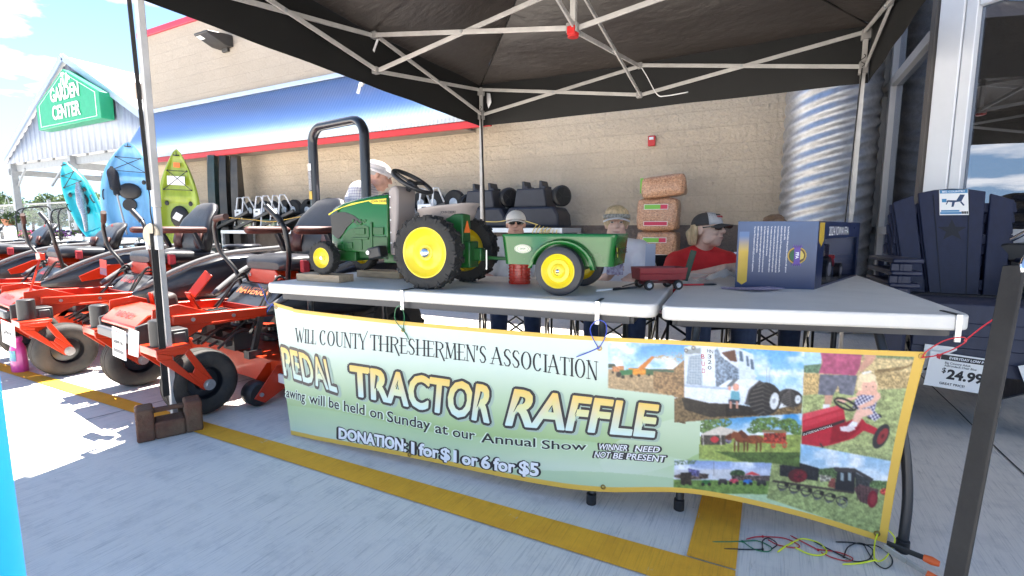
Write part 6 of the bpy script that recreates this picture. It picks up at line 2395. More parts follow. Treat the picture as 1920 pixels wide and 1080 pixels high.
  pts = smooth_path([(s_ * (xi + .10), .64, .545), (s_ * (xi + .19), .92, .70), (s_ * (xi + .25), 1.22, .80), (s_ * (xi + .28), 1.72, .84)], 5)
  g.tube(pts, [.012] + [.020] * (len(pts) - 1), 8)
  g.build('pod_rail', STRIPE, pod, smooth=60)
  if variant in (1, 2):
   g = MB()
   g.prism([(.86, .52), (1.52, .60), (1.58, .68), (1.05, .665), (.84, .57)], .014, T(s_ * (xi + .262) - .007 + .0, 0, 0) @ YZ)
   g.build('orange_panel', ORG_P, pod, bevel=.003)
  g = MB()
  g.cyl((s_ * (xi + .13), 1.28, .785), (s_ * (xi + .13), 1.28, .835), .045, 16, r2=.035)
  g.build('fuel_cap', BLACK_PL, pod, bevel=.004)
  # steering levers
  g = MB()
  pts = [(s_ * .30, .80, .60), (s_ * .34, .78, .72), (s_ * .445, .73, .86), (s_ * .450, .71, 1.0)]
  pts += [(s_ * .425, .705, 1.055), (s_ * .39, .70, 1.085)] if s_ < 0 or variant < 4 else [(s_ * .44, .705, 1.03), (s_ * .41, .70, 1.07)]
  tip = (s_ * .17, .66, 1.095) if (s_ < 0 and variant >= 4) else (s_ * .31, .68, 1.15)
  pp = smooth_path(pts, 4)
  g.tube(pp, .0155, 10)
  lv = g.build('steering_lever', BLACK_ME, t, smooth=60)
  g = MB()
  g.tube([pp[-3], pp[-1], Vector(pp[-1]).lerp(Vector(tip), .5), Vector(tip)], .0205, 12)
  g.build('grip', GRIP if s_ < 0 else BLACK_PL, lv, smooth=60)
 # rear wheels, engine
 for s_ in (-1, 1):
  M = T(s_ * .47, 1.48, .27) @ RY(90)
  g = MB(M)
  r_, h = .27, .13
  g.lathe([(r_ * .5, -h * .9), (r_ * .8, -h), (r_ * .95, -h * .9), (r_, -h * .5), (r_, h * .5), (r_ * .95, h * .9), (r_ * .8, h), (r_ * .5, h * .9)], 36)
  for k in range(26):
   L = Matrix.Rotation(2 * math.pi * k / 26, 4, 'Z') @ T(r_, 0, (k % 2 - .5) * h)
   g.box((0, 0, 0), (.018, .035, h * .9), rot=(25 if k % 2 else -25, 0, 0), M=L)
  wv = g.build('rear_wheel', TYRE, t)
  g = MB(M)
  g.lathe([(r_ * .52, -h * .8), (r_ * .3, -h * .4), (.001, -h * .4)], 24)
  g.lathe([(r_ * .52, h * .8), (r_ * .3, h * .4), (.001, h * .4)], 24)
  g.build('rim', MBLK, wv)
 g = MB()
 g.bb((-.26, 1.40, .42), (.26, 1.95, .74))
 g.cyl((0, 1.66, .74), (0, 1.66, .86), .17, 20)
 g.cyl((-.2, 1.9, .6), (.2, 1.9, .6), .07, 14)
 g.build('engine', MBLK, t, bevel=.02)
 # cutting deck
 g = MB()
 pl = outline_round([(-.72, .52), (.66, .52), (.74, .80), (.66, 1.18), (-.66, 1.18), (-.78, .85)], .16, 4)
 g.prism(pl, .15, T(0, 0, .085))
 dk = g.build('mower_deck', ORG_D, t, bevel=.018)
 g = MB()
 for x_ in (-.45, 0, .45):
  g.cyl((x_, .85, .235), (x_, .85, .30), .085, 16)
  g.cyl((x_, .85, .30), (x_, .85, .33), .05, 12)
 g.bar((-.45, .77, .285), (.45, .77, .285), .012, .02)
 g.bar((-.45, .93, .285), (.45, .93, .285), .012, .02)
 g.build('belt_pulley', MBLK, dk, bevel=.004)
 for s_ in (-1, 1):
  g = MB()
  x_ = s_ * .58
  for d_ in (-.055, .05):
   g.prism([(.36, .06), (.42, .02), (.60, .10), (.60, .22), (.50, .22)], .006, T(x_ + d_, 0, 0) @ YZ)
  br_ = g.build('roller_bracket', ORG_P, dk, bevel=.002)
  g = MB()
  g.tube([(x_ - .05, .40, .075), (x_ - .035, .40, .075), (x_ + .035, .40, .075), (x_ + .05, .40, .075)], [.058, .07, .07, .058], 24)
  g.build('deck_roller', BLACK_PL, br_, smooth=50)
  g = MB()
  g.cyl((x_ - .064, .40, .075), (x_ + .066, .40, .075), .012, 10)
  g.build('bolt', GALV, br_)
  g = MB()
  g.bar((s_ * .34, .52, .24), (s_ * .31, .60, .46), .018, .04)
  g.bb((s_ * .34 - .03, .48, .22), (s_ * .34 + .03, .56, .27))
  g.build('deck_hanger', MGREY, dk)
 g = MB()
 for k in range(6):
  g.tube(smooth_path([(-.28 + .11 * k, .35, .30), (-.24 + .1 * k, .5, .36 + .03 * (k % 2)), (-.25 + .1 * k, .64, .33)], 4), .008, 6)
 g.bb((-.26, .40, .30), (.26, .44, .335))
 g.bb((-.20, .50, .26), (-.08, .60, .38))
 g.bb((.06, .48, .25), (.2, .6, .36))
 g.build('deck_linkage', MGREY, t)
 g = MB()
 g.bb((.62, .505, .12), (.71, .518, .17))
 g.build('deck_label', WHITE_PAPER, dk, rot=None)
 if variant == 4:
  g = MB()
  R_ = .12
  pth = [(-.32, 1.45, .50), (-.32, 1.45, 1.1)] + [(-.32 + R_ - R_ * math.cos(R(a)), 1.45, 1.70 + R_ * math.sin(R(a))) for a in range(0, 91, 10)]
  pth += [(.32 - R_ + R_ * math.sin(R(a)), 1.45, 1.70 + R_ * math.cos(R(a))) for a in range(0, 91, 10)] + [(.32, 1.45, 1.1), (.32, 1.45, .50)]
  g.tube(pth, .039, 12, flat=.85)
  rp = g.build('roll_bar', mat('rollbar_black', (.013, .015, .022), .3, coat=.4), t, smooth=60)
  g = MB()
  for s_ in (-1, 1):
   g.bb((s_ * .32 - .05, 1.40, 1.02), (s_ * .32 + .05, 1.50, 1.12))
   g.cyl((s_ * .32 - .07, 1.45, 1.07), (s_ * .32 + .07, 1.45, 1.07), .012, 10)
  g.build('fold_hinge', BLACK_ME, rp, bevel=.004)
  for z0, z1, m_ in ((1.37, 1.44, mat('decal_yellow', (.6, .4, .05), .5)), (1.445, 1.60, mat('decal_grey', (.35, .35, .36), .5, var=.6, vs=90)), (1.60, 1.66, WHITE_PAPER)):
   g = MB()
   g.bb((-.338, 1.408, z0 - .12), (-.302, 1.4115, z1 - .125))
   g.build('warning_decal', m_, rp, smooth=0)
 return t

mower('orange mower with tall black roll bar and MAVERICK panel, nearest the toy tractor', -3.20, 4, 'MAVERICK')
mower('orange mower with maroon armrests and red lettered panel behind the front tent leg', -4.78, 3, 'OUTLAW')
mower('orange mower with orange side panels and bare levers before the teal kayak', -6.36, 2, 'REBEL')
mower('orange mower, second from the left edge, in front of the flower racks', -7.94, 1, None)
mower('orange mower cut off by the left edge of the photo', -9.52, 1, None)

def price_tag(label, c_, rotz, lines, w, h, cat='price tag', tilt=0, head=None, headc=None):
 t = thing('price_tag', label, cat, c_, rotz)
 tm = RY(tilt)
 g = MB(tm)
 g.bb((-w / 2, -.001, -h), (w / 2, .001, 0))
 g.build('card', WHITE_PAPER, t, smooth=0)
 for s_, y, hh, sx, b_, m_, al, x_ in lines:
  g = MB(tm)
  text_mb(g, s_, facing((x_, -.0018, y), (0, -1, 0)), hh, bold=b_, sx=sx, align=al)
  g.build('lettering', m_, t, smooth=0)
 if head:
  for x0, x1, z0, z1 in head:
   g = MB(tm)
   g.bb((x0, -.0015, z0), (x1, -.0005, z1))
   g.build('bar', headc, t, smooth=0)
 return t

tp = at(212, 615, Y=1.26)
price_tag('white price card reading $6999.99 hanging on the caster fork beside the tent leg', tp + Vector((.055, 0, 0)), 0,
          [('SPECIAL PRICE!', -.022, .0075, 1, .03, INK_R, 'C', .005), ('Bad Boy 54 in Maverick', -.036, .0055, .9, .0, INK, 'C', 0), ('Zero Turn Mower 747 cc', -.047, .0055, .9, .0, INK, 'C', 0),
           ('$', -.076, .013, 1, .02, INK, 'L', -.052), ('6999.99', -.086, .024, .78, .03, INK, 'L', -.043)], .128, .155, tilt=7,
          head=[(-.052, .045, -.128, -.110)], headc=MATS['bumper_grey'])
t2 = price_tag('blank backed white card hanging just behind the $6999.99 price card', tp + Vector((.135, .03, -.005)), 10, [], .07, .135, tilt=9)
tp = at(14, 604, Y=1.33)
price_tag('white price card ending in 99.99 hanging on the mower at the left edge', tp, 0,
          [('Bad Boy 48 in', -.030, .007, .9, .0, INK, 'C', 0), ('Zero Turn Mower', -.043, .007, .9, .0, INK, 'C', 0), ('$4799.99', -.095, .033, .72, .03, INK, 'C', -.01)], .21, .16, tilt=6)
# red leaflet hanging on a lever
t = thing('leaflet', 'red and blue sales leaflet hanging from a mower lever', 'leaflet', at(193, 487, Y=2.1))
g = MB(RY(5))
g.bb((-.055, -.001, -.13), (.055, .001, 0))
g.build('card', mat('leaflet_red', (.6, .05, .03), .5), t, smooth=0)
g = MB(RY(5))
g.bb((-.055, -.002, -.13), (.055, -.0012, -.07))
g.build('picture', mat('leaflet_picture', (.10, .09, .22), .5, var=.6, vs=40, c2=(.35, .12, .10)), t, smooth=0)
# pink jug on the ground
t = thing('detergent_bottle', 'pink bottle with blue label standing on the pavement beside a mower tyre', 'bottle', (-4.70, 1.42, 0))
pk = mat('pink_plastic', (.62, .06, .32), .3, coat=.3, var=.15)
g = MB()
sec = []
for z, a, b_ in ((0, .055, .04), (.01, .062, .045), (.06, .062, .045), (.13, .06, .044), (.165, .058, .042), (.195, .040, .034), (.215, .026, .026), (.225, .026, .026)):
 ring = [(a * math.cos(2 * math.pi * k / 20), b_ * math.sin(2 * math.pi * k / 20), z) for k in range(20)]
 sec.append(ring + [ring[0]])
g.sheet(sec)
g.add(sec[0][:-1], [tuple(range(19, -1, -1))])
g.build('jug', pk, t, smooth=60)
g = MB()
g.cyl((0, 0, .222), (0, 0, .252), .031, 18)
g.build('cap', pk, t, bevel=.003)
g = MB()
rows = [[(.0635 * math.cos(R(a)), .0465 * math.sin(R(a)), z) for a in range(215, 326, 8)] for z in (.085, .16)]
g.sheet(rows)
g.build('label', mat('label_blue', (.06, .14, .42), .4, var=.7, vs=40, c2=(.1, .45, .35)), t, smooth=60)

# ================================================================ people
SKIN_A = mat('skin_fair', (0.76, 0.50, 0.39), 0.5, var=0.15, vs=22)
SKIN_B = mat('skin_ruddy', (0.62, 0.34, 0.25), 0.5, var=0.2, vs=22)
LIP = mat('lip_tone', (0.36, 0.13, 0.11), 0.5)
EYEW, EYED = mat('eye_white', (.6, .58, .55), .3), mat('eye_dark', (.03, .022, .018), .2)
DENIM = mat('blue_denim', (0.035, 0.055, 0.12), 0.85, var=0.35, vs=18, bump=0.15, bs=160)
DENIM_L = mat('pale_denim', (0.10, 0.16, 0.27), 0.85, var=0.3, vs=18, bump=0.15, bs=160)
SHOE = mat('dark_shoe', (.04, .03, .025), .6)

def limb(g, pts, rs, seg=14):
 pts = [Vector(p) for p in pts]
 for (p, r0), (q, r1) in zip(zip(pts, rs), zip(pts[1:], rs[1:])):
  g.tube([p, q], [r0, r1], seg)
 for p, r in zip(pts, rs):
  g.ball(p, r, seg, 8)

def remesh(o, voxel, smooth=4):
 md = o.modifiers.new('one_surface', 'REMESH')
 md.mode, md.voxel_size, md.use_smooth_shade = 'VOXEL', voxel, True
 md = o.modifiers.new('soften', 'SMOOTH')
 md.factor, md.iterations = 0.5, smooth
 return o

def hand(g, wrist, dirn, palm_n, side, curl=35):
 """palm with five bent fingers; dirn = towards finger tips, palm_n = out of the palm"""
 d = Vector(dirn).normalized()
 n = Vector(palm_n)
 n = (n - d * n.dot(d)).normalized()
 s = d.cross(n) * side
 w = Vector(wrist)
 limb(g, [w, w + d * .045, w + d * .085], [.026, .030, .028], 12)
 g.ball(w + d * .055 + s * .018, (.024, .024, .024))
 g.ball(w + d * .06 - s * .02, (.024, .024, .024))
 for k, (off, ln) in enumerate(((.030, .066), (.011, .076), (-.009, .071), (-.028, .056))):
  p = w + d * .088 + s * off
  a = R(curl * (.7 + .12 * k))
  d1 = (d * math.cos(a * .5) + n * math.sin(a * .5)).normalized()
  d2 = (d * math.cos(a * 1.4) + n * math.sin(a * 1.4)).normalized()
  limb(g, [p, p + d1 * ln * .5, p + d1 * ln * .5 + d2 * ln * .5], [.0098, .0090, .0078], 8)
 t0 = w + d * .030 + s * .030
 td = (d * .75 + s * .6 + n * .35).normalized()
 limb(g, [t0, t0 + td * .035, t0 + td * .035 + (td * .6 + d * .6).normalized() * .03], [.0125, .0105, .009], 8)

def person(label, loc, rotz, P, skin, voxel=.0065):
 """P: joints in local space, figure facing -y. One continuous body; clothes, hair and glasses are parts."""
 t = thing('person', label, 'person', loc, rotz)
 hc = Vector(P['head'])
 HM = T(*hc) @ RZ(P.get('turn', 0)) @ RX(P.get('nod', 0))
 g = MB()
 h = MB(HM)
 h.ball((0, .012, .030), (.074, .094, .088), 20, 14)
 h.ball((0, -.020, -.030), (.062, .072, .086), 20, 12)
 h.ball((0, -.058, -.092), (.026, .024, .022))
 h.ball((0, -.030, -.078), (.046, .055, .034))
 limb(h, [(0, -.086, .016), (0, -.104, -.014), (0, -.108, -.022)], [.0085, .0125, .0135], 10)
 for s_ in (-1, 1):
  h.ball((s_ * .0135, -.096, -.024), (.009, .011, .008))
  h.ball((s_ * .074, .012, -.006), (.010, .020, .032), rot=(12, 0, s_ * 16))
  h.ball((s_ * .034, -.066, -.022), (.024, .022, .022))
  h.ball((s_ * .031, -.076, .027), (.022, .012, .008))
  h.ball((s_ * .048, -.018, -.065), (.020, .040, .030))
 h.ball((0, -.086, -.054), (.024, .010, .007))
 h.ball((0, -.084, -.068), (.020, .010, .007))
 nb, nt = Vector(P['neck']), hc + Vector((0, .018, -.07))
 g.v, g.f, g.mi = h.v, h.f, h.mi
 limb(g, [nb, nt], [.062, .056])
 ch, pe = Vector(P['chest']), Vector(P['hips'])
 g.ball(ch, (.155, .105, .19))
 g.ball((ch + pe) / 2, (.150, .115, .17))
 g.ball(pe, (.165, .125, .13))
 limb(g, [Vector(P['sh'][0]), Vector(P['sh'][1])], [.062, .062])
 limb(g, [nb + Vector((0, 0, -.02)), Vector(P['sh'][0])], [.062, .055])
 limb(g, [nb + Vector((0, 0, -.02)), Vector(P['sh'][1])], [.062, .055])
 for k, s_ in ((0, -1), (1, 1)):
  limb(g, [P['sh'][k], P['el'][k], Vector(P['el'][k]).lerp(Vector(P['wr'][k]), .35), P['wr'][k]], [.054, .041, .040, .027])
  e_, w_ = Vector(P['el'][k]), Vector(P['wr'][k])
  hd = P.get('hand', [None, None])[k] or (w_ - e_)
  hand(g, w_, hd, P.get('palm', [(0, 0, -1), (0, 0, -1)])[k], s_ * -1, P.get('curl', 40))
  limb(g, [P['hip'][k], P['kn'][k], Vector(P['kn'][k]).lerp(Vector(P['an'][k]), .3), P['an'][k]], [.085, .062, .058, .040])
  a_ = Vector(P['an'][k])
  fd = Vector(P.get('toe', (0, -1, 0))).normalized()
  limb(g, [a_ + Vector((0, 0, -.03)) - fd * .03, a_ + Vector((0, 0, -.045)) + fd * .14], [.036, .030])
 b_ = g.build('body', skin, t, smooth=60)
 remesh(b_, voxel)
 # shirt with short sleeves
 g = MB()
 fat = P.get('fat', .016)
 g.ball(ch, (.155 + fat, .105 + fat, .19))
 g.ball((ch + pe) / 2, (.150 + fat * 1.5, .115 + fat * 1.8, .18))
 g.ball(pe, (.165 + fat, .125 + fat, .13))
 limb(g, [P['sh'][0], P['sh'][1]], [.062 + fat] * 2)
 for k in (0, 1):
  limb(g, [nb + Vector((0, 0, -.035)), P['sh'][k]], [.062 + fat * .6, .058 + fat])
  sl = P.get('sleeve', .62)
  e_ = Vector(P['sh'][k]).lerp(Vector(P['el'][k]), min(sl, 1))
  limb(g, [P['sh'][k], e_], [.056 + fat, .050 + fat])
  if sl > 1:
   limb(g, [P['el'][k], Vector(P['el'][k]).lerp(Vector(P['wr'][k]), sl - 1)], [.052 + fat, .036 + fat])
 g.tube([nb + Vector((0, .004, -.04)), nb + Vector((0, .0, .012))], [.085, .070], 18)
 remesh(g.build('shirt', P['shirt'], t, smooth=60), .010, 5)
 g = MB()
 for k in (0, 1):
  limb(g, [P['hip'][k], P['kn'][k], P['an'][k]], [.098, .076, .062])
 g.ball(pe, (.172, .135, .12))
 remesh(g.build('trousers', P['pants'], t, smooth=60), .012, 4)
 for k in (0, 1):
  a_ = Vector(P['an'][k])
  g = MB()
  limb(g, [a_ + Vector((0, 0, -.03)) - fd * .035, a_ + Vector((0, 0, -.04)) + fd * .06, a_ + Vector((0, 0, -.05)) + fd * .145], [.046, .042, .036])
  g.bb(a_ + Vector((-.045, -.19, -.088)), a_ + Vector((.045, .07, -.065)))
  remesh(g.build('shoe', SHOE, t), .008, 3)
 # face
 if not P.get('shades'):
  for s_ in (-1, 1):
   g = MB(HM)
   g.ball((s_ * .031, -.0800, .008), (.0135, .008, .0062))
   ey_ = g.build('eye', EYEW, t, smooth=60)
   g = MB(HM)
   g.ball((s_ * .031, -.0865, .008), (.0052, .003, .0052))
   g.build('iris', EYED, ey_, smooth=60)
   g = MB(HM)
   g.tube([(s_ * .016, -.089, .026), (s_ * .032, -.089, .030), (s_ * .047, -.080, .025)], [.003, .004, .002], 6)
   g.build('eyebrow', P['hairm'], t)
 g = MB(HM)
 g.tube([(-.024, -.0865, -.060), (-.010, -.0955, -.061), (.010, -.0955, -.061), (.024, -.0865, -.060)], [.0015, .0032, .0032, .0015], 6)
 g.build('mouth', LIP, t)
 return t, HM

def lens_glasses(t, HM):
 g = MB(HM)
 for s_ in (-1, 1):
  sec = []
  for k in range(9):
   x = s_ * (.006 + .056 * k / 8)
   y = -.098 + .020 * (k / 8) ** 2
   hh_ = .019 * (1 - .35 * (k / 8) ** 3) * (.75 + .25 * min(1, k / 2))
   sec.append([(x, y, .010 + hh_), (x, y - .003, .008), (x, y, .008 - hh_)])
  g.sheet(sec)
 g.bar((-.01, -.098, .016), (.01, -.098, .016), .005)
 for s_ in (-1, 1):
  g.bar((s_ * .061, -.080, .016), (s_ * .077, .01, .014), .004, .007)
 g.build('sunglasses', mat('sunglass_black', (.012, .010, .010), .12, coat=.5), t, smooth=50, solid=.003)

def ball_cap(t, HM, crown, bill, front=None, tilt=0):
 M = HM @ T(0, .008, .040) @ RX(tilt)
 g = MB(M)
 sec = []
 for i in range(9):
  a = R(90 * i / 8)
  ring = []
  for k in range(29):
   b_ = 2 * math.pi * k / 28
   ring.append((.083 * math.cos(a) ** .8 * math.cos(b_) if i < 8 else 0, .102 * math.cos(a) ** .8 * math.sin(b_) if i < 8 else 0, -.012 + .085 * math.sin(a)))
  sec.append(ring)
 g.sheet(sec)
 g.ball((0, 0, .074), (.007, .007, .004))
 c_ = g.build('cap', crown, t, smooth=60, solid=.004)
 if front:
  g = MB(M)
  sec = []
  for i in range(7):
   a = R(78 * i / 6)
   sec.append([(.0845 * math.cos(a) ** .8 * math.cos(R(b_)), .1035 * math.cos(a) ** .8 * math.sin(R(b_)), -.012 + .0862 * math.sin(a)) for b_ in range(212, 329, 8)])
  g.sheet(sec)
  g.build('cap_front', front, c_, smooth=60, solid=.002)
 g = MB(M)
 sec = []
 for i in range(8):
  f_ = i / 7
  row = []
  for k in range(13):
   u_ = -1 + k / 6
   row.append((.078 * u_, -.070 - .03 * (1 - u_ * u_) - f_ * .072 * (1 - .55 * u_ * u_) ** .5, -.010 - .016 * f_ - .018 * u_ * u_))
  sec.append(row)
 g.sheet(sec)
 g.build('cap_bill', bill, c_, smooth=60, solid=.004)
 return c_, M

def hair_shell(t, HM, m_, low=-.05, puff=.012, back=0.0):
 g = MB(HM)
 g.ball((0, .022, .036), (.076 + puff, .094 + puff, .090 + puff), 22, 14)
 for k in range(60):
  a, b_ = RNG.random() * 6.283, RNG.random() * 1.3
  x, y, z = .080 * math.cos(a) * math.cos(b_), .098 * math.sin(a) * math.cos(b_), .092 * math.sin(b_)
  if y < -.045 and z < .05:
   continue
  g.ball((x, y + .022, z + .036), (.016 + puff * .6, .016 + puff * .6, .014), 8, 6)
 for k in range(16):
  a = R(-5 + 190 * k / 15)
  x, y = .076 * math.cos(a), .085 * math.sin(a) + .02
  limb(g, [(x, y, .03), (x * 1.03, y * 1.03, low)], [.018 + puff * .5, .012], 8)
 # cut the front of the face free
 o = g.build('hair', m_, t, smooth=60)
 remesh(o, .008, 2)
 return o

CAPW = mat('cream_cotton', (.80, .75, .68), .8, var=.12, vs=30, bump=.1, bs=140)
GREYHAIR = mat('grey_hair', (.42, .40, .38), .55, var=.4, vs=60, stretch=(1, 1, .2))
BLOND = mat('ash_blond_hair', (.66, .49, .28), .5, var=.45, vs=50, stretch=(1, 1, .25))
BROWN = mat('brown_hair', (.22, .13, .075), .5, var=.45, vs=50)

# camp chairs, one per sitter

def camp_chair(label, loc, rotz, cloth):
 t = thing('camp_chair', label, 'folding chair', loc, rotz, 'folding chairs behind the tables')
 g = MB()
 g.sheet([[(x, y, .40 - .035 * math.cos(x / .25 * 1.57)) for x in (-.25, -.12, 0, .12, .25)] for y in (-.22, 0, .20)])
 g.build('seat', cloth, t, smooth=60, solid=.006)
 g = MB()
 g.sheet([[(x, .21 + .05 * math.cos(x / .27 * 1.57) + (z - .4) * .16, z) for x in (-.27, -.13, 0, .13, .27)] for z in (.42, .62, .82)])
 g.build('backrest', cloth, t, smooth=60, solid=.006)
 for s_ in (-1, 1):
  g = MB()
  g.sheet([[(s_ * x, y, .60) for x in (.25, .31)] for y in (-.28, .0, .22)])
  g.build('armrest', cloth, t, smooth=0, solid=.012)
  g = MB()
  g.tube([(s_ * .27, .20, .03), (s_ * .28, .27, .84)], .0095, 8)
  g.build('back_post', BLACK_ME, t)
  g = MB()
  g.tube([(s_ * .29, -.27, .02), (s_ * .285, -.27, .60)], .0095, 8)
  g.build('front_post', BLACK_ME, t)
  g = MB()
  g.tube([(s_ * .28, -.26, .03), (s_ * .27, .20, .41)], .008, 8)
  g.tube([(s_ * .28, -.25, .40), (s_ * .27, .20, .03)], .008, 8)
  g.build('side_brace', BLACK_ME, t)
 for y in (-.26, .21):
  g = MB()
  g.tube([(-.28, y, .03), (.27, y, .41)], .008, 8)
  g.tube([(.28, y + .012, .03), (-.27, y + .012, .41)], .008, 8)
  g.build('cross_brace', BLACK_ME, t)
 return t

ch_bk = mat('black_nylon', (.014, .014, .016), .75, var=.3, vs=30)
ch_gr = mat('green_nylon', (.03, .07, .025), .75, var=.3, vs=30)
ch_rd = mat('red_nylon', (.22, .02, .02), .75, var=.3, vs=30)
ch_nv = mat('navy_nylon', (.015, .02, .06), .75, var=.3, vs=30)
camp_chair('red and black folding camp chair under the man with white cap and sunglasses', (-1.90, 3.72, 0), 27, ch_rd)
camp_chair('green folding camp chair under the woman in the visor', (-.99, 3.52, 0), 16, ch_gr)
camp_chair('black folding camp chair under the woman in the red shirt', (-.40, 3.56, 0), 25, ch_bk)
camp_chair('navy folding camp chair hidden behind the blue carton', (.01, 4.20, 0), 0, ch_nv)

def seated(**k):
 P = dict(head=(0, .03, .985), neck=(0, .085, .86), chest=(0, .115, .70), hips=(0, .05, .50), sh=[(-.165, .09, .79), (.165, .09, .79)],
             el=[(-.235, -.03, .57), (.235, -.03, .57)], wr=[(-.12, -.24, .59), (.12, -.24, .59)], hip=[(-.09, .02, .48), (.09, .02, .48)],
             kn=[(-.13, -.38, .50), (.13, -.38, .50)], an=[(-.13, -.40, .09), (.13, -.40, .09)], shirt=None, pants=DENIM, hairm=GREYHAIR)
 P.update(k)
 up_l = Vector((0, 0, P.get('lift', 0)))
 for q in ('head', 'neck', 'chest'):
  P[q] = Vector(P[q]) + up_l
 P['sh'] = [Vector(p) + up_l for p in P['sh']]
 return P

# man in white cap and sunglasses
SH_W = mat('white_polo', (.62, .60, .58), .85, var=.1, vs=12, bump=.1, bs=120)
t, HM = person('seated man with white cap and dark glasses looking over the front of the green trailer', (-1.89, 3.70, 0), 27, seated(shirt=SH_W, nod=-4, shades=True, fat=.03, lift=.065), SKIN_B)
lens_glasses(t, HM)
ball_cap(t, HM, CAPW, CAPW)
g = MB(HM)
for s_ in (-1, 1):
 g.ball((s_ * .072, .035, .0), (.012, .04, .035))
g.build('hair', GREYHAIR, t)

# woman in white with visor, holding a leaflet
SH_P = mat('white_blouse', (.84, .82, .84), .8, var=.1, vs=10, bump=.15, bs=50)
t, HM = person('seated woman in white shirt and visor holding a leaflet behind the trailer', (-.98, 3.50, 0), 16,
               seated(shirt=SH_P, hairm=BLOND, nod=-3, el=[(-.24, -.06, .60), (.27, -.06, .58)], wr=[(-.045, -.33, .70), (.13, -.35, .68)], sleeve=.9, curl=75, lift=.06,
                      hand=[(.35, -.75, .6), None], palm=[(.6, .2, -.6), (0, 0, -1)], fat=.026), SKIN_A)
hair_shell(t, HM, BLOND, low=-.005, puff=.014)
M = HM @ T(0, .008, .048)
g = MB(M)
sec = []
for z in (-.012, .018):
 sec.append([(.094 * math.cos(R(b_)), .112 * math.sin(R(b_)) + .004, z) for b_ in range(180, 361, 8)])
g.sheet(sec)
vis = g.build('visor_band', mat('patterned_band', (.45, .43, .38), .8, var=.6, vs=70, c2=(.12, .12, .11)), t, smooth=60, solid=.004)
g = MB(M)
sec = []
for i in range(8):
 f_ = i / 7
 sec.append([(.092 * (-1 + k / 6), -.070 - .035 * (1 - (-1 + k / 6) ** 2) - f_ * .07 * (1 - .5 * (-1 + k / 6) ** 2) ** .5, -.008 - .014 * f_ - .020 * (-1 + k / 6) ** 2) for k in range(13)])
g.sheet(sec)
g.build('visor_bill', mat('white_visor', (.72, .72, .74), .6), vis, smooth=60, solid=.004)
lf = thing('leaflet', 'printed purple leaflet in the hand of the woman with the visor', 'leaflet', at(1153, 500, d=3.03), 16)
g = MB(RX(-15))
g.bb((-.05, -.001, -.05), (.05, .001, .075))
g.build('sheet', mat('leaflet_print', (.62, .58, .66), .6, var=.7, vs=46, c2=(.16, .05, .14)), lf, smooth=0)

# woman in red shirt looking to the right
SH_R = mat('red_cotton', (.74, .025, .028), .75, var=.18, vs=9, bump=.2, bs=30)
t, HM = person('seated woman in red shirt, dark cap and sunglasses looking towards the blue carton', (-.375, 3.50, 0), 22,
               seated(head=(.01, .0, .975), neck=(0, .075, .845), chest=(0, .10, .69), shirt=SH_R, turn=46, nod=-6, lift=.03, shades=True, hairm=BLOND, fat=.028,
                      sh=[(-.16, .07, .745), (.16, .07, .745)], el=[(-.27, -.17, .66), (.28, -.20, .72)], wr=[(.0, -.42, .785), (.06, -.40, .79)], curl=55,
                      hand=[(.9, -.5, -.05), (-.7, -.5, -.1)], sleeve=.78), SKIN_A)
lens_glasses(t, HM)
GREYC = mat('charcoal_cap', (.055, .05, .05), .8, var=.2, vs=40, bump=.1, bs=140)
c_, M = ball_cap(t, HM, GREYC, GREYC, front=mat('pale_cap_panel', (.50, .48, .48), .8, var=.1, vs=40))
g = MB(M)
fm = facing((0, -.0905, .036), (0, -1, .62))
text_mb(g, 'RAISING', fm @ T(0, .014, .001), .009, bold=.02, sx=1.1)
g.build('lettering', INK, c_, smooth=0, solid=.003)
g = MB(M)
text_mb(g, 'CATTLE', fm @ T(0, -.006, .003), .013, bold=.03, sx=1.1)
g.build('lettering', INK_R, c_, smooth=0, solid=.003)
g = MB(HM)
for k in range(20):
 a = R(20 + 140 * k / 19)
 x, y = .072 * math.cos(a), .088 * math.sin(a) + .012
 limb(g, [(x, y, .035), (x * 1.02, y + .004, -.02), (x * .75, y + .02, -.075 - .02 * RNG.random())], [.014, .014, .007], 7)
limb(g, [(0, .10, .02), (0, .135, -.01), (.0, .135, -.08)], [.022, .026, .012])
remesh(g.build('hair', BLOND, t, smooth=60), .007, 2)

# person hidden behind the carton: only the hair top shows
t, HM = person('person with brown hair and pale visor hidden behind the blue carton', (.02, 4.16, 0), 0, seated(shirt=mat('grey_cotton', (.25, .26, .28), .85, var=.15), hairm=BROWN, nod=-4), SKIN_A, .009)
hair_shell(t, HM, BROWN, low=-.05, puff=.012)
g = MB(HM @ T(0, .008, .048))
sec = []
for z in (-.004, .024):
 sec.append([(.093 * math.cos(R(b_)), .111 * math.sin(R(b_)) + .004, z) for b_ in range(180, 361, 8)])
g.sheet(sec)
g.build('visor_band', MATS['white_visor'], t, smooth=60, solid=.004)

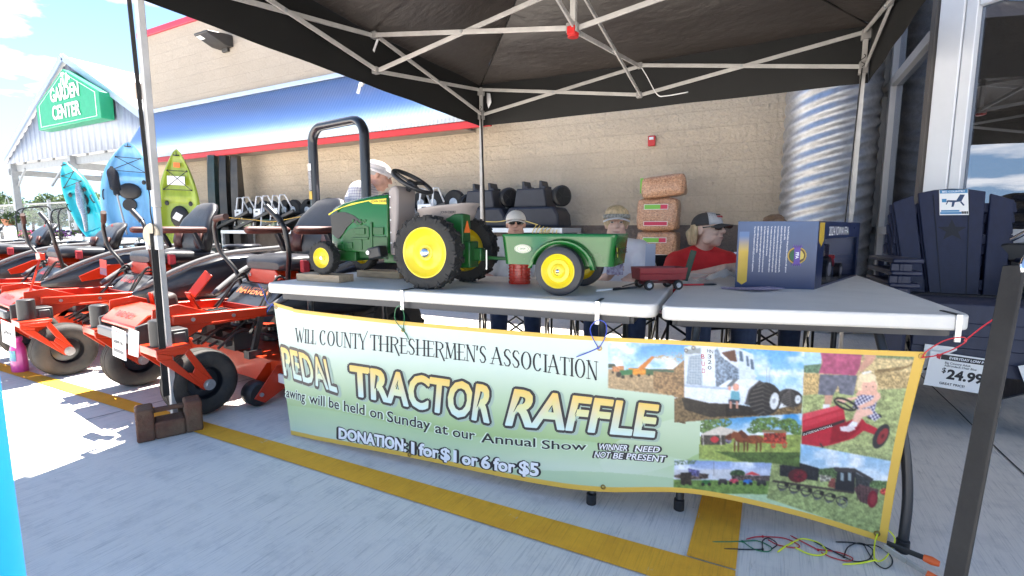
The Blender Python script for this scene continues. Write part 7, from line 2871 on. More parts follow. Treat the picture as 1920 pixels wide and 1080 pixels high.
# man in plaid shirt, stooping, seen from behind his right shoulder
m, n, l, b = node_mat('plaid_cotton')
src = n.new('ShaderNodeTexCoord').outputs['Object']
sp = n.new('ShaderNodeSeparateXYZ')
l.new(src, sp.inputs[0])
sx_ = mathn(n, l, 'SINE', mathn(n, l, 'MULTIPLY', mathn(n, l, 'ADD', sp.outputs[0], sp.outputs[1]), 300.0), 0)
sz_ = mathn(n, l, 'SINE', mathn(n, l, 'MULTIPLY', sp.outputs[2], 300.0), 0)
f_ = mathn(n, l, 'ADD', rng(n, l, sx_, .2, .7, 0, .5), rng(n, l, sz_, .2, .7, 0, .5))
l.new(mixc(n, l, f_, (.70, .69, .70), (.24, .23, .36)), b.inputs['Base Color'])
b.inputs['Roughness'].default_value = .85
P = dict(head=(0, -.25, 1.445), neck=(0, -.165, 1.35), chest=(0, -.09, 1.19), hips=(0, .06, .94), sh=[(-.17, -.12, 1.30), (.17, -.12, 1.30)],
         el=[(-.23, -.20, 1.0), (.24, -.22, 1.0)], wr=[(-.15, -.40, .93), (.15, -.40, .93)], hip=[(-.09, .05, .88), (.09, .05, .88)], kn=[(-.11, -.06, .48), (.11, -.10, .48)],
         an=[(-.11, .04, .09), (.11, .0, .09)], shirt=MATS['plaid_cotton'], pants=DENIM_L, hairm=GREYHAIR, nod=20, turn=4, fat=.028, sleeve=.75)
t, HM = person('stooping man in white flat cap and pale plaid shirt behind the toy tractor', (-3.10, 3.04, 0), 124, P, SKIN_B)
CREAM = mat('white_tweed', (.70, .66, .66), .9, var=.2, vs=60, bump=.2, bs=150)
g = MB(HM @ T(0, .012, .048))
g.ball((0, .012, .012), (.092, .110, .055), 24, 10)
g.ball((0, -.055, -.002), (.082, .062, .036), 20, 8, rot=(18, 0, 0))
g.tube([(.086 * math.cos(2 * math.pi * k / 28), .104 * math.sin(2 * math.pi * k / 28) + .006, -.022) for k in range(28)], .014, 8, closed=True)
cp_ = g.build('flat_cap', CREAM, t, smooth=60)
remesh(cp_, .007, 3)
g = MB(HM)
for s_ in (-1, 1):
 for k in range(5):
  limb(g, [(s_ * .072, .02 + .018 * k, .025), (s_ * .073, .022 + .018 * k, -.01 - .004 * k)], [.009, .007], 7)
for k in range(7):
 x = -.055 + .018 * k
 limb(g, [(x, .092, .02), (x, .086, -.025)], [.010, .007], 7)
remesh(g.build('hair', GREYHAIR, t, smooth=60), .006, 2)

# ================================================================ goods along the store wall
# bagged straw stack
m, n, l, b = node_mat('straw_in_plastic')
src = n.new('ShaderNodeTexCoord').outputs['Object']
s1 = noise_node(n, l, src, 1, 6, .75, (45, 45, 60))
s2 = noise_node(n, l, src, 70, 5, .7)
c = mixc(n, l, rng(n, l, s1, .35, .65), (.66, .36, .20), (.24, .09, .04))
c = mixc(n, l, rng(n, l, s2, .5, .75, 0, .6), c, (.80, .62, .44))
l.new(c, b.inputs['Base Color'])
b.inputs['Roughness'].default_value = .45
b.inputs['Coat Weight'].default_value = .7
b.inputs['Coat Roughness'].default_value = .18
bump_to(n, l, b, mathn(n, l, 'ADD', s1, s2), .5, .03)
LGR = mat('label_green', (.16, .42, .05), .4)
LRD = mat('label_red', (.48, .02, .07), .4)

def bag(label, c_, d, rotz=0, seed=0, tilt=0, lab=True):
 t = thing('bedding_bag', label, 'bag', c_, rotz, 'plastic wrapped bedding bags stacked at the wall')
 g = MB(RY(tilt))
 r_ = np.random.default_rng(seed)
 nx_, nz_ = 26, 18
 w, dp, h = d
 sec = []
 for i in range(nz_ + 1):
  v_ = -1 + 2 * i / nz_
  ring = []
  for k in range(64):
   a = 2 * math.pi * k / 64
   cx_, sy_ = math.cos(a), math.sin(a)
   ex = abs(cx_) ** .28 * (1 if cx_ > 0 else -1)
   ey = abs(sy_) ** .28 * (1 if sy_ > 0 else -1)
   sq = (1 - .10 * abs(v_) ** 5 - (.25 * max(0, abs(v_) - .94) / .06))
   wr = 1 + .014 * math.sin(5 * a + seed + 3 * v_) + .010 * math.sin(13 * a - 4 * v_ + seed) + .008 * math.sin(29 * a + 9 * v_)
   ring.append((w / 2 * ex * sq * wr, dp / 2 * ey * sq * wr, h / 2 + h / 2 * (v_ * .985 + .02 * math.sin(7 * a + seed))))
  sec.append(ring + [ring[0]])
 g.sheet(sec)
 g.add(sec[0][:-1], [tuple(range(63, -1, -1))])
 g.add(sec[-1][:-1], [tuple(range(64))])
 g.build('bag_body', MATS['straw_in_plastic'], t, smooth=60)
 if lab:
  y = -dp / 2 * 1.035
  for z0, m_, x0, x1, hh_ in ((h * .72, LGR, -.14, .04, .05), (h * .72, LRD, .04, .12, .05), (h * .22, LRD, -.14, .12, .042)):
   g = MB()
   g.bb((x0, y - .003, z0 - hh_ / 2), (x1, y, z0 + hh_ / 2))
   lb = g.build('label', m_, t, smooth=0)
   g = MB()
   g.bb((x0 - .006, y - .001, z0 - hh_ / 2 - .006), (x1 + .006, y + .001, z0 + hh_ / 2 + .006))
   g.build('label_border', WHITE_PAPER, lb, smooth=0)
 return t

BX_, BY_ = -1.19, 6.10
z = .62
names = ['straw bag resting on the wide bale, lowest of the tall stack by the wall', 'second straw bag up in the tall stack by the wall', 'third straw bag up in the tall stack, under the shiny dark one', ]
hs = (.24, .245, .235)
for k in range(2):
 bag(['lower of the two labelled straw bags in the stack by the wall', 'upper of the two labelled straw bags in the stack by the wall'][k], (BX_ - .005 * k, BY_, .60 + .385 * k), (.47, .36, .385), 3 * k, 3 + k)
bag('shiny dark brown bag lying tilted on top of the straw bag stack', (BX_ + .06, BY_ - .02, 1.375), (.50, .34, .25), 6, 9, -6, lab=False)
g = MB()
g.bb((-.27, -.14, .05), (-.235, .10, .22))
o = g.build('bag_end_label', LGR, smooth=0, loc=(BX_ + .06, BY_ - .02, 1.375))
o.parent = [x for x in COL.objects if x.name.startswith('bedding_bag')][-1]
o.location = (0, 0, 0)
t = bag('wide straw bale with big green label under the bag stack', (BX_ + .22, BY_ - .03, .26), (.98, .50, .34), 0, 15, 0, lab=False)
for x0, x1, m_ in ((-.14, .30, LGR), (.30, .46, LRD)):
 g = MB()
 g.bb((x0, -.275, .03), (x1, -.268, .27))
 g.build('label', m_, t, smooth=0)
g = MB()
text_mb(g, 'ar', facing((-.10, -.277, .10), (0, -1, 0)), .08, bold=.04)
g.build('lettering', LRD, t, smooth=0)
g = MB()
for x in (.02, .16):
 for z_ in (.07, .17):
  g.bb((x, -.278, z_), (x + .10, -.2755, z_ + .035))
g.build('label_print', mat('label_dark_green', (.06, .22, .03), .4), t, smooth=0)
g = MB()
g.bb((.35, -.278, .15), (.40, -.2755, .23))
text_mb(g, '141', facing((.38, -.279, .075), (0, -1, 0)), .045, bold=.03)
g.build('lettering', INK_W, t, smooth=0)
for k in range(2):
 bag(['straw bale on the ground under the wide bale, left one', 'straw bale on the ground under the wide bale, right one'][k], (BX_ - .02 + .50 * k, BY_, .0), (.48, .44, .255), 0, 21 + k)

# steel shelves along the wall
def rack(label, x0, x1, y0, y1, zt, shelves=(.45,)):
 t = thing('steel_rack', label, 'shelf', (x0, y0, 0), 0)
 w, d = x1 - x0, y1 - y0
 for x in (0, w):
  for y in (0, d):
   g = MB()
   g.bb((x - .022, y - .022, 0), (x + .022, y + .022, zt - .062))
   for k in range(12):
    g.bb((x - .006, y - .024, .08 + .07 * k), (x + .006, y - .0215, .11 + .07 * k))
   g.build('post', GALV_DULL, t)
 g = MB()
 g.bb((-.02, -.03, zt - .06), (w + .02, d + .02, zt))
 g.build('top_shelf', mat('pale_zinc', (.62, .66, .70), .4, .4, var=.1), t, bevel=.004)
 for z_ in shelves:
  g = MB()
  g.bb((.0, -.005, z_ - .05), (w, d, z_))
  g.build('shelf', MATS['pale_zinc'], t, bevel=.004)
 g = MB()
 g.bar((0, -.02, .15), (w, -.02, zt - .1), .03, .006, up=(0, 1, 0))
 g.bb((.0, d - .01, .05), (w, d - .004, zt - .08))
 g.build('back_brace', mat('rack_board', (.16, .13, .11), .8, var=.3), t)
 return t

rack('pale steel shelf unit with carts on top behind the second mower', -9.1, -7.0, 5.75, 6.4, .98)
rack('pale steel shelf unit standing behind the tractor and the seated man', -6.6, -2.3, 5.75, 6.4, 1.02)
# hand carts lying along the shelf: tilted dark frames, black wheels behind, white step stools
dkst = mat('cart_black', (.02, .02, .022), .45, var=.3, vs=20)
for k, (x, z0) in enumerate(((-8.9, .98), (-8.3, .98), (-7.7, .98), (-7.2, .99), (-5.9, 1.03), (-5.2, 1.03), (-4.6, 1.03))):
 t = thing('hand_cart', ['black wheeled cart lying at the left end of the wall shelf', 'second black cart from the left on the wall shelf', 'third black cart from the left on the wall shelf', 'black cart at the right end of the left wall shelf', 'black cart left of the roll bar posts on the long shelf', 'black cart between roll bar and plaid shirt man on the shelf', 'black cart seen through the toy steering wheel'][k], 'cart', (x, 5.95, z0), 0, 'black carts lying on the wall shelves')
 g = MB()
 for dy in (-.18, .18):
  g.bar((-.45, dy, .03), (.55, dy, .33), .035, .05)
 g.bar((-.3, -.18, .075), (-.3, .18, .075), .04)
 g.bar((.3, -.18, .255), (.3, .18, .255), .04)
 g.box((.05, 0, .2), (.7, .34, .02), rot=(0, -16.7, 0))
 g.build('cart_frame', dkst, t, bevel=.003)
 for dx in (.05, .42):
  M = T(dx, .24, .36) @ RX(90)
  g = MB(M)
  g.lathe([(.06, -.04), (.10, -.045), (.17, -.045), (.19, -.02), (.19, .02), (.17, .045), (.10, .045), (.06, .04)], 28, cap=True)
  wv = g.build('wheel', RUBBER, t)
  g = MB(M)
  g.lathe([(.07, .042), (.03, .05), (.001, .055)], 16)
  g.build('hub', GALV_DULL, wv)
wl_ = mat('white_tube', (.66, .68, .70), .4, var=.1)
for k, (x, y) in enumerate(((-8.78, 5.98), (-8.12, 5.90), (-7.62, 5.86), (-5.75, 5.9), (-5.0, 5.9), (-4.4, 5.88))):
 t = thing('step_stool', ['white tubular step stool at the left end of the wall shelf', 'white step stool leaning on the left shelf carts', 'white step stool with slotted plate on the left shelf', 'white step stool just left of the roll bar', 'white step stool between roll bar and plaid shirt', 'white step stool behind the toy steering wheel'][k], 'step stool', (x, y, 1.06), -14, 'white step stools on the wall shelves')
 for s_ in (-1, 1):
  g = MB()
  g.tube([(s_ * .16, -.12, 0), (s_ * .14, -.05, .52)], .013, 8)
  g.build('front_leg', wl_, t)
  g = MB()
  g.tube([(s_ * .14, -.05, .52), (s_ * .15, .03, .53), (s_ * .17, .26, .06)], .013, 8)
  g.build('rear_leg', wl_, t)
 g = MB()
 g.bb((-.15, -.115, .16), (.15, -.10, .30))
 g.build('step_plate', wl_, t, bevel=.01)
 g = MB()
 g.bb((-.05, -.1175, .235), (.05, -.114, .262))
 g.build('hand_slot', INK, t)
g = MB()
g.tube(smooth_path([(-9.0, 5.72, 1.22), (-8.2, 5.70, 1.17), (-7.6, 5.7, 1.13), (-7.0, 5.72, 1.2), (-6.4, 5.74, 1.22)], 6), .007, 6)
tag(g.build('extension_cord', mat('cord_ochre', (.5, .30, .05), .5)), 'ochre extension cord draped along the carts on the wall shelf', 'cord')
for k, x in enumerate((-8.5, -7.85, -6.0)):
 t = thing('storage_tote', ['dark tote under the carts on the left shelf', 'green tote with pale label on the left shelf', 'green tote on the long shelf left of the roll bar'][k], 'tote', (x, 5.82, (.98, .98, 1.02)[k]))
 g = MB()
 g.prism([(-.24, 0), (.24, 0), (.28, .2), (-.28, .2)], .3, T(0, .3, 0) @ XZ)
 g.build('tub', mat('tote_green', (.015, .06, .05), .4) if k else dkst, t, bevel=.015)
 g = MB()
 g.bb((-.12, -.004, .06), (.12, -.001, .15))
 g.build('label', mat('tote_label', (.45, .52, .4), .5, var=.5, vs=30), t, smooth=0)
# black moulded wheelbarrow trays upside down
navp = mat('blue_black_plastic', (.022, .024, .035), .5, var=.25, vs=6)
for k, (x, lab) in enumerate(((-3.55, 'upside down black plastic dump cart behind the rear tent leg'), (-2.78, 'upside down black plastic dump cart with wheels, right of the rear tent leg'))):
 t = thing('dump_cart', lab, 'cart', (x, 6.05, 1.03), 0, 'upside down black dump carts on the shelf')
 g = MB()
 g.prism([(-.42, 0), (.42, 0), (.40, .16), (.33, .26), (-.30, .26), (-.40, .1)], .46, T(0, .23, 0) @ XZ)
 g.build('tray', navp, t, bevel=.03)
 g = MB()
 g.prism([(-.26, .25), (.22, .25), (.18, .50), (-.22, .50)], .34, T(0, .17, 0) @ XZ)
 g.build('axle_box', navp, t, bevel=.02)
 g = MB()
 for x_ in (-.17, .08):
  g.prism([(x_, .49), (x_ + .09, .49), (x_ + .09, .53), (x_ + .05, .53), (x_ + .03, .60), (x_, .60)], .2, T(0, .1, 0) @ XZ)
 g.build('axle_bracket', navp, t, bevel=.004)
 for x_ in (-.36, .36):
  M = T(x_, -.02 + .1 * (x_ < 0), .40 - .06 * (x_ < 0)) @ RZ(55) @ RX(90)
  g = MB(M)
  g.lathe([(.04, -.04), (.11, -.045), (.135, -.03), (.135, .03), (.11, .045), (.04, .04)], 28, cap=True)
  wv = g.build('wheel', BLACK_PL, t)
  g = MB(M)
  for q_ in range(5):
   g.bar((0, 0, .042), (.09 * math.cos(q_ * 1.2566), .09 * math.sin(q_ * 1.2566), .046), .02, .008)
  g.build('wheel_spoke', dkst, wv)
g = MB()
for k in range(5):
 x = -2.62 + .05 * k
 g.tube(smooth_path([(x, 5.70, 1.06 - .01 * k), (x - .05, 5.69, .95), (x + .03, 5.69, .86 - .02 * k), (x + .08, 5.70, 1.0)], 5), .006, 6)
g.tube(smooth_path([(-3.6, 5.72, 1.12), (-3.2, 5.70, 1.10), (-2.9, 5.7, 1.13), (-2.6, 5.7, 1.06)], 5), .006, 6)
tag(g.build('yellow_rope', mat('rope_yellow', (.55, .42, .12), .7)), 'yellow rope tangled over the shelf corner right of the seated man', 'rope')

# ================================================================ kayaks on their display rack
def kayak(label, base, top, width, rotz, hue, hue2, lean=0.0):
 L = (Vector(top) - Vector(base)).length
 t = thing('kayak', label, 'kayak', base, rotz, 'kayaks standing upright on the display rack')
 d = Vector(top) - Vector(base)
 tm = Matrix.Rotation(math.asin(max(-1, min(1, d.x / L))), 4, 'Y') @ Matrix.Rotation(-lean, 4, 'X')
 km = mat('kayak_' + hue2, hue, .32, coat=.3, var=.28, vs=2.6, stretch=(3, 3, .5))
 W = width / 2

 def wd(q):
  return W * max(.02, min(1, (1 - abs((q - .42) / .60) ** 2.4)))
 n_ = 44
 sec = []
 for i in range(n_ + 1):
  q = i / n_
  w = wd(q) if q < .995 else .01
  dep = .16 * (.35 + .65 * min(1, w / W * 1.2))
  ring = []
  well = -.055 if .10 < q < .62 else (-.03 if .68 < q < .93 else -.005)
  for s_, y in ((-1, .0), (-.93, -.028), (-.84, -.030), (-.74, -.012), (-.62, -well * .8), (-.35, -well), (-.18, -well * .75), (0, -well), (.18, -well * .75), (.35, -well), (.62, -well * .8), (.74, -.012), (.84, -.030), (.93, -.028), (1, .0), (.92, .07), (.62, dep * .8), (.25, dep), (-.25, dep), (-.62, dep * .8), (-.92, .07)):
   ring.append((w * s_, y * min(1, w / W * 1.6), L * q))
  sec.append(ring + [ring[0]])
 g = MB(tm)
 g.sheet(sec)
 g.add(sec[0][:-1], [tuple(range(len(sec[0]) - 1))])
 g.build('hull', km, t, smooth=50)
 bl = mat('kayak_fitting', (.016, .016, .018), .5)
 g = MB(tm)
 g.ball((0, .03, L * .50), (W * .42, .05, L * .085))
 g.build('seat_back', bl, t, smooth=60)
 g = MB(tm)
 g.lathe([(.001, .02), (W * .24, .02), (W * .26, 0)], 24, T(0, .02, L * .36) @ RX(90))
 g.build('hatch', bl, t)
 g = MB(tm)
 for q0, q1 in ((.70, .84),):
  a, b_, c_, d_ = (-wd(q0) * .72, -.035, L * q0), (wd(q0) * .72, -.035, L * q0), (wd(q1) * .74, -.03, L * q1), (-wd(q1) * .74, -.03, L * q1)
  for p, q in ((a, c_), (b_, d_), (a, b_), (c_, d_)):
   g.tube([p, q], .0065, 6)
  for p in (a, b_, c_, d_):
   g.ball(p, .016)
 g.build('bungee_cord', bl, t)
 g = MB(tm)
 g.tube([(-.05, -.035, L * .955), (0, -.06, L * .95), (.05, -.035, L * .955)], .011, 8)
 g.tube([(0, -.03, L * .955), (0, -.03, L * .985)], .006, 6)
 g.build('toggle_handle', bl, t)
 for s_ in (-1, 1):
  g = MB(tm)
  g.tube([(s_ * W * .86, -.03, L * .40), (s_ * W * .86, -.07, L * .42), (s_ * W * .86, -.07, L * .48), (s_ * W * .86, -.03, L * .50)], .012, 8)
  g.build('side_handle', bl, t)
  g = MB(tm)
  g.ball((s_ * W * .52, -.002, L * .60), (.035, .012, .045))
  g.build('scupper', bl, t)
 return t, tm, L, W

t, tm, L, W = kayak('lime green kayak standing upright with black seat and white sheet', (-9.72, 5.30, .0), (-9.66, 5.36, 2.45), .72, 46, (.28, .37, .025), 'lime', .02)
g = MB(tm)
g.bb((-.16, -.034, L * .735), (.12, -.03, L * .80))
g.build('info_sheet', WHITE_PAPER, t, smooth=0)
g = MB(tm)
g.bb((-.05, -.034, L * .865), (.05, -.03, L * .90))
g.build('orange_sticker', mat('sticker_orange', (.75, .16, .03), .5), t, smooth=0)
g = MB(tm)
g.box((-.02, -.03, L * .50), (.12, .006, .13), rot=(0, 30, 0))
g.build('hang_tag', WHITE_PAPER, t, smooth=0)
kayak('sky blue kayak standing upright behind the front tent leg', (-11.10, 5.15, .80), (-11.0, 5.2, 2.66), .92, 48, (.14, .40, .72), 'sky_blue', .02)
kayak('teal kayak leaning left, narrowest of the upright kayaks', (-12.0, 5.0, .84), (-12.55, 5.05, 2.32), .60, 28, (.015, .42, .52), 'teal', .02)
kayak('dark grey kayak standing edge on behind the sky blue one', (-11.75, 5.65, .84), (-11.7, 5.7, 2.50), .62, 40, (.05, .055, .07), 'charcoal', .02)
kayak('sky blue kayak lying in the lower bay of the display rack', (-11.9, 5.0, .30), (-9.6, 5.2, .32), .7, 0, (.12, .36, .68), 'mid_blue', .02)
# paddle wired to the blue kayak
t = thing('paddle', 'black carbon paddle tied across the sky blue kayak', 'paddle', (-10.95, 4.98, .9))
g = MB()
g.tube([(.12, 0, 0), (-.06, -.02, .75)], .017, 8)
g.build('shaft', mat('paddle_grey', (.30, .31, .33), .35), t)
g = MB()
g.tube(smooth_path([(-.06, -.02, .72), (-.09, -.02, .85), (-.14, -.02, 1.1), (-.17, -.02, 1.28)], 5), [.02] + [.055] * 4 + [.095] * 5 + [.10, .10, .09, .075, .04, .02][:6], 12, flat=.25)
g.build('blade', mat('paddle_black', (.03, .03, .035), .3, var=.5, vs=40), t, smooth=60)
t = thing('life_jacket_pack', 'silver wrapped paddle set hanging on the teal kayak', 'paddle', (-12.1, 4.86, .95))
g = MB()
g.tube([(.02, 0, 0), (.0, 0, .3), (-.07, 0, .55), (-.11, 0, .80), (-.13, 0, .98)], [.03, .05, .085, .07, .03], 12, flat=.5)
g.build('wrapped_blade', mat('silver_wrap', (.5, .52, .55), .25, .6, var=.5, vs=24, bump=.4, bs=30), t, smooth=60)
t = thing('kayak_rack', 'grey steel display rack under the upright kayaks', 'rack', (-12.8, 4.9, 0))
for x in (0, 1.3, 2.5):
 for y in (0, .75):
  g = MB()
  g.bb((x - .025, y - .025, 0), (x + .025, y + .025, .80))
  g.build('post', GALV_DULL, t)
g = MB()
for y in (0, .75):
 g.bar((-.05, y, .81), (2.55, y, .81), .05, .06)
g.bb((0, .0, .835), (2.5, .75, .845))
g.build('shelf', GALV_DULL, t)
for k, (x, s_) in enumerate(((.30, '49'), (1.45, '0'), (1.80, '257'))):
 g = MB()
 g.bb((x, -.06, .72), (x + .26, -.055, .90))
 cd = g.build('price_card', WHITE_PAPER, t, smooth=0)
 g = MB()
 text_mb(g, s_, facing((x + .13, -.057, .78), (0, -1, 0)), .08, bold=.03)
 g.build('lettering', INK, cd, smooth=0)
# dark stacked panels at the left end of the wall
for k in range(3):
 t = thing('boat_hull', ['dark green hull standing on edge at the end of the block wall', 'black hull standing on edge right of the lime kayak', 'grey hull standing on edge left of the wall shelf'][k], 'boat', (-9.62 + .20 * k, 5.95 + .10 * k, 0), 110)
 g = MB()
 sec = []
 for i in range(15):
  q = i / 14
  w = .17 * (1 - abs(q - .45) ** 2.5 * 2.2)
  sec.append([(-w, 0, 2.40 * q), (-w * .6, -.10, 2.40 * q), (w * .6, -.10, 2.40 * q), (w, 0, 2.40 * q), (w * .6, .05, 2.4 * q), (-w * .6, .05, 2.4 * q), (-w, 0, 2.40 * q)])
 g.sheet(sec)
 g.build('hull', mat('hull_%d' % k, ((.02, .05, .05), (.015, .015, .016), (.05, .045, .04))[k], .35, coat=.4, var=.5, vs=5), t, smooth=50)

# ================================================================ blue Adirondack chairs, nested in a stack
ADB = mat('navy_resin', (.006, .011, .042), .5, var=.25, vs=5, stretch=(9, 9, 1.2), bump=.12, bs=40)

def adirondack():
 t = thing('adirondack_chair', '', 'chair', (0, 0, 0), 0, 'navy resin chairs nested in one stack')
 # back: five fanned slats with a dark star plate on the wide middle one
 A = R(22)
 BM = T(0, .16, .36) @ RX(-22)
 for k, (b0, b1, t0, t1, h) in enumerate(((-.215, -.125, -.285, -.180, .64), (-.108, .108, -.160, .160, .69), (.125, .215, .180, .285, .64))):
  g = MB(BM)
  if k == 1:
   pts = [(b0, 0), (b1, 0), (t1, h - .015), (t1 * .5, h + .004), (0, h + .010), (t0 * .5, h + .004), (t0, h - .015)]
  elif k == 0:
   pts = [(b0, 0), (b1, 0), (t1, h + .022), (t0, h - .025)]
  else:
   pts = [(b0, 0), (b1, 0), (t1, h - .025), (t0, h + .022)]
  g.prism(pts, .022, T(0, .022, 0) @ XZ)
  sl = g.build('back_slat', ADB, t, bevel=.005)
  if k == 1:
   g = MB(BM)
   st_ = []
   for q in range(10):
    a = R(90 + 36 * q)
    r_ = .072 if q % 2 == 0 else .029
    st_.append((r_ * math.cos(a), .425 + r_ * math.sin(a)))
   g.prism(st_, .004, T(0, .003, 0) @ XZ)
   g.build('star_shade', mat('recess_shade', (.004, .006, .012), .6), sl, smooth=0)  # raised dark plate: shade of the star opening put into colour
   g = MB(BM)
   for x0, x1 in ((-.055, -.085), (.055, .085)):
    g.bar((x0, -.001, .01), (x1, -.001, .66), .004, .004, up=(0, 1, 0))
   g.build('groove', MATS['recess_shade'], sl, smooth=0)
 for z_ in (.10, .38, .58):
  g = MB(BM)
  g.bb((-.24 - z_ * .1, .023, z_ - .03), (.24 + z_ * .1, .045, z_ + .03))
  g.build('back_rail', ADB, t, bevel=.004)
 g = MB()
 g.prism([(.20, .345), (.15, .385), (-.30, .420), (-.36, .395), (-.375, .30), (-.355, .30), (-.34, .37), (-.29, .395), (.14, .36)], .56, T(-.28, 0, 0) @ YZ)
 g.build('seat', ADB, t, bevel=.005)
 g = MB()
 for k in range(4):
  y = .05 - .095 * k
  z_ = .392 + (.15 - y) * .078
  g.box((0, y, z_ + .003), (.50, .010, .005), rot=(4, 0, 0))
 g.build('seat_gap', MATS['recess_shade'], t, smooth=0)  # dark bars: shade between the seat slats put into colour
 for s_ in (-1, 1):
  g = MB()
  g.prism([(-.40, .590), (-.40, .615), (.30, .600), (.30, .575)], .13, T(s_ * .335 - .065, 0, 0) @ YZ)
  g.build('armrest', ADB, t, bevel=.008)
  g = MB()
  g.prism([(-.38, 0), (-.26, 0), (-.25, .590), (-.395, .590)], .022, T(s_ * .36 - .011, 0, 0) @ YZ)
  g.bb((s_ * .36 - .045, -.392, .0), (s_ * .36 + .045, -.370, .59))
  g.build('front_leg', ADB, t, bevel=.005)
  g = MB()
  g.prism([(-.30, .26), (-.30, .36), (.10, .36), (.42, .06), (.42, .0), (.30, .0)], .022, T(s_ * .27 - .011, 0, 0) @ YZ)
  g.build('rear_leg', ADB, t, bevel=.004)
  g = MB()
  g.bar((s_ * .345, .20, .46), (s_ * .345, .26, .58), .03, .05)
  g.build('arm_bracket', ADB, t, bevel=.004)
 return t

ADL = ['lowest navy chair in the nested stack by the entrance, on the concrete', 'second navy chair from the bottom of the nested stack', 'third navy chair up in the nested stack', 'fourth navy chair up, just under the topmost one', 'topmost navy chair of the stack with star cutout and white product sheet']
ad = adirondack()
ad['label'] = ADL[0]
AX_, AY_, DZ = .945, 3.50, .062
ad.location = (AX_, AY_, 0)
tops = [ad] + [dup(ad, (AX_ + .004 * k, AY_ + .006 * k, DZ * k), 0, ADL[k]) for k in range(1, 5)]
top = tops[-1]
BM = T(0, .16, .36) @ RX(-22)
lbm = BM @ facing((.01, -.004, .605), (0, -1, 0))
lab_t = thing('product_sheet', 'white and blue product sheet reading big country on the topmost chair back', 'label', top.location)
g = MB(lbm)
g.box((0, 0, 0), (.135, .165, .002))
lb = g.build('paper', WHITE_PAPER, lab_t, bevel=.0008)
lblue = mat('label_mid_blue', (.05, .22, .42), .4)
g = MB(lbm)
g.box((0, .070, .002), (.130, .022, .001))
g.box((-.018, -.056, .002), (.085, .010, .001))
g.box((-.015, -.070, .002), (.10, .012, .001))
g.box((-.045, .012, .002), (.022, .022, .001))
g.build('print_bands', lblue, lb, smooth=0)
g = MB(lbm)
text_mb(g, 'BIG COUNTRY', T(0, .0645, .003), .012, bold=.02, sx=.98)
g.build('lettering', INK_W, lb, smooth=0)
g = MB(lbm)
g.add([(.005, .0, .002), (.035, .004, .002), (.052, .048, .002), (.030, .05, .002), (.012, .012, .002), (-.030, .014, .002), (-.034, .004, .002), (-.008, .0, .002), (-.012, -.030, .002), (-.002, -.030, .002)], [tuple(range(10))])
g.bar((.032, .002, .002), (.046, -.022, .002), .008, .001)
g.bar((-.028, .006, .002), (-.036, -.014, .002), .005, .001)
g.build('chair_picture', mat('label_navy', (.02, .05, .12), .4), lb, smooth=0)
g = MB(lbm)
for k in range(9):
 g.box((.034 + .0036 * k, -.068, .002), (.0016 + .001 * (k % 3), .016, .001))
g.build('barcode', INK, lb, smooth=0)
pc = at(1816, 668, d=2.40)
t = price_tag('white everyday low price card reading $24.99 hanging before the navy chairs', pc, 6,
              [('EVERYDAY LOW PRICE', -.027, .0125, .95, .03, INK_W, 'C', .012), ('Big Country Adult', -.052, .0105, .95, .015, INK, 'L', -.085), ('Adirondack Chair Blue', -.066, .0105, .95, .015, INK, 'L', -.085),
               ('$', -.098, .026, .9, .02, INK, 'L', -.09), ('24.99', -.125, .048, .98, .04, INK, 'L', -.068), ('GREAT PRICE!', -.158, .012, 1.0, .02, INK, 'L', -.09)], .30, .175, tilt=5,
              head=[(-.105, .14, -.034, -.008)], headc=INK)
g = MB(RY(5))
g.add([(-.125, -.002, -.010), (-.104, -.002, -.006), (-.108, -.002, -.036), (-.122, -.002, -.030)], [(0, 1, 2, 3)])
g.build('badge', INK_R, t, smooth=0)
price_tag('blank white card half hidden behind the $24.99 card', pc + Vector((-.10, .03, .035)), 6, [], .13, .15, tilt=3)
price_tag('white paper corner peeping at the right edge beside the navy chairs', at(1925, 684, d=2.3), -6, [], .06, .11, tilt=-20)
# chrome shopping cart handle at the right edge
t = thing('shopping_cart', 'chrome cart handle and black tray at the right edge behind the chairs', 'cart', at(1925, 440, d=2.7), -30)
g = MB()
g.tube(smooth_path([(.30, 0, .22), (.10, 0, .10), (-.02, 0, .0), (-.06, 0, -.03)], 5), .013, 10)
g.build('handle', CHROME, t)
g = MB()
g.prism(rrect(.7, .10, .045), .5, T(.22, .55, -.10) @ XZ)
g.build('tray', BLACK_PL, t, bevel=.01)
g = MB()
for x in (-.05, .5):
 for y in (.1, .5):
  g.bar((x, y, -.12), (x, y, -.92), .03)
g.build('cart_leg', BLACK_ME, t)

# blue plastic post at the left edge, close to the camera
c_ = at(18, 890, d=.9) - _r * .185 + _f * .02
t = thing('blue_post', 'bright blue plastic post cut off by the left edge of the photo', 'post', (c_.x, c_.y, 0))
bpm = mat('bright_blue_plastic', (.01, .24, .72), .4, var=.05)
g = MB()
g.lathe([(.001, 0), (.135, 0), (.135, .04), (.118, .06), (.115, 1.0), (.10, 1.05), (.001, 1.06)], 40)
g.build('post_body', bpm, t, smooth=40)
g = MB()
g.lathe([(.116, .86), (.1175, .865), (.1175, .93), (.116, .935)], 40)
g.build('reflective_band', WHITE_PAPER, t)

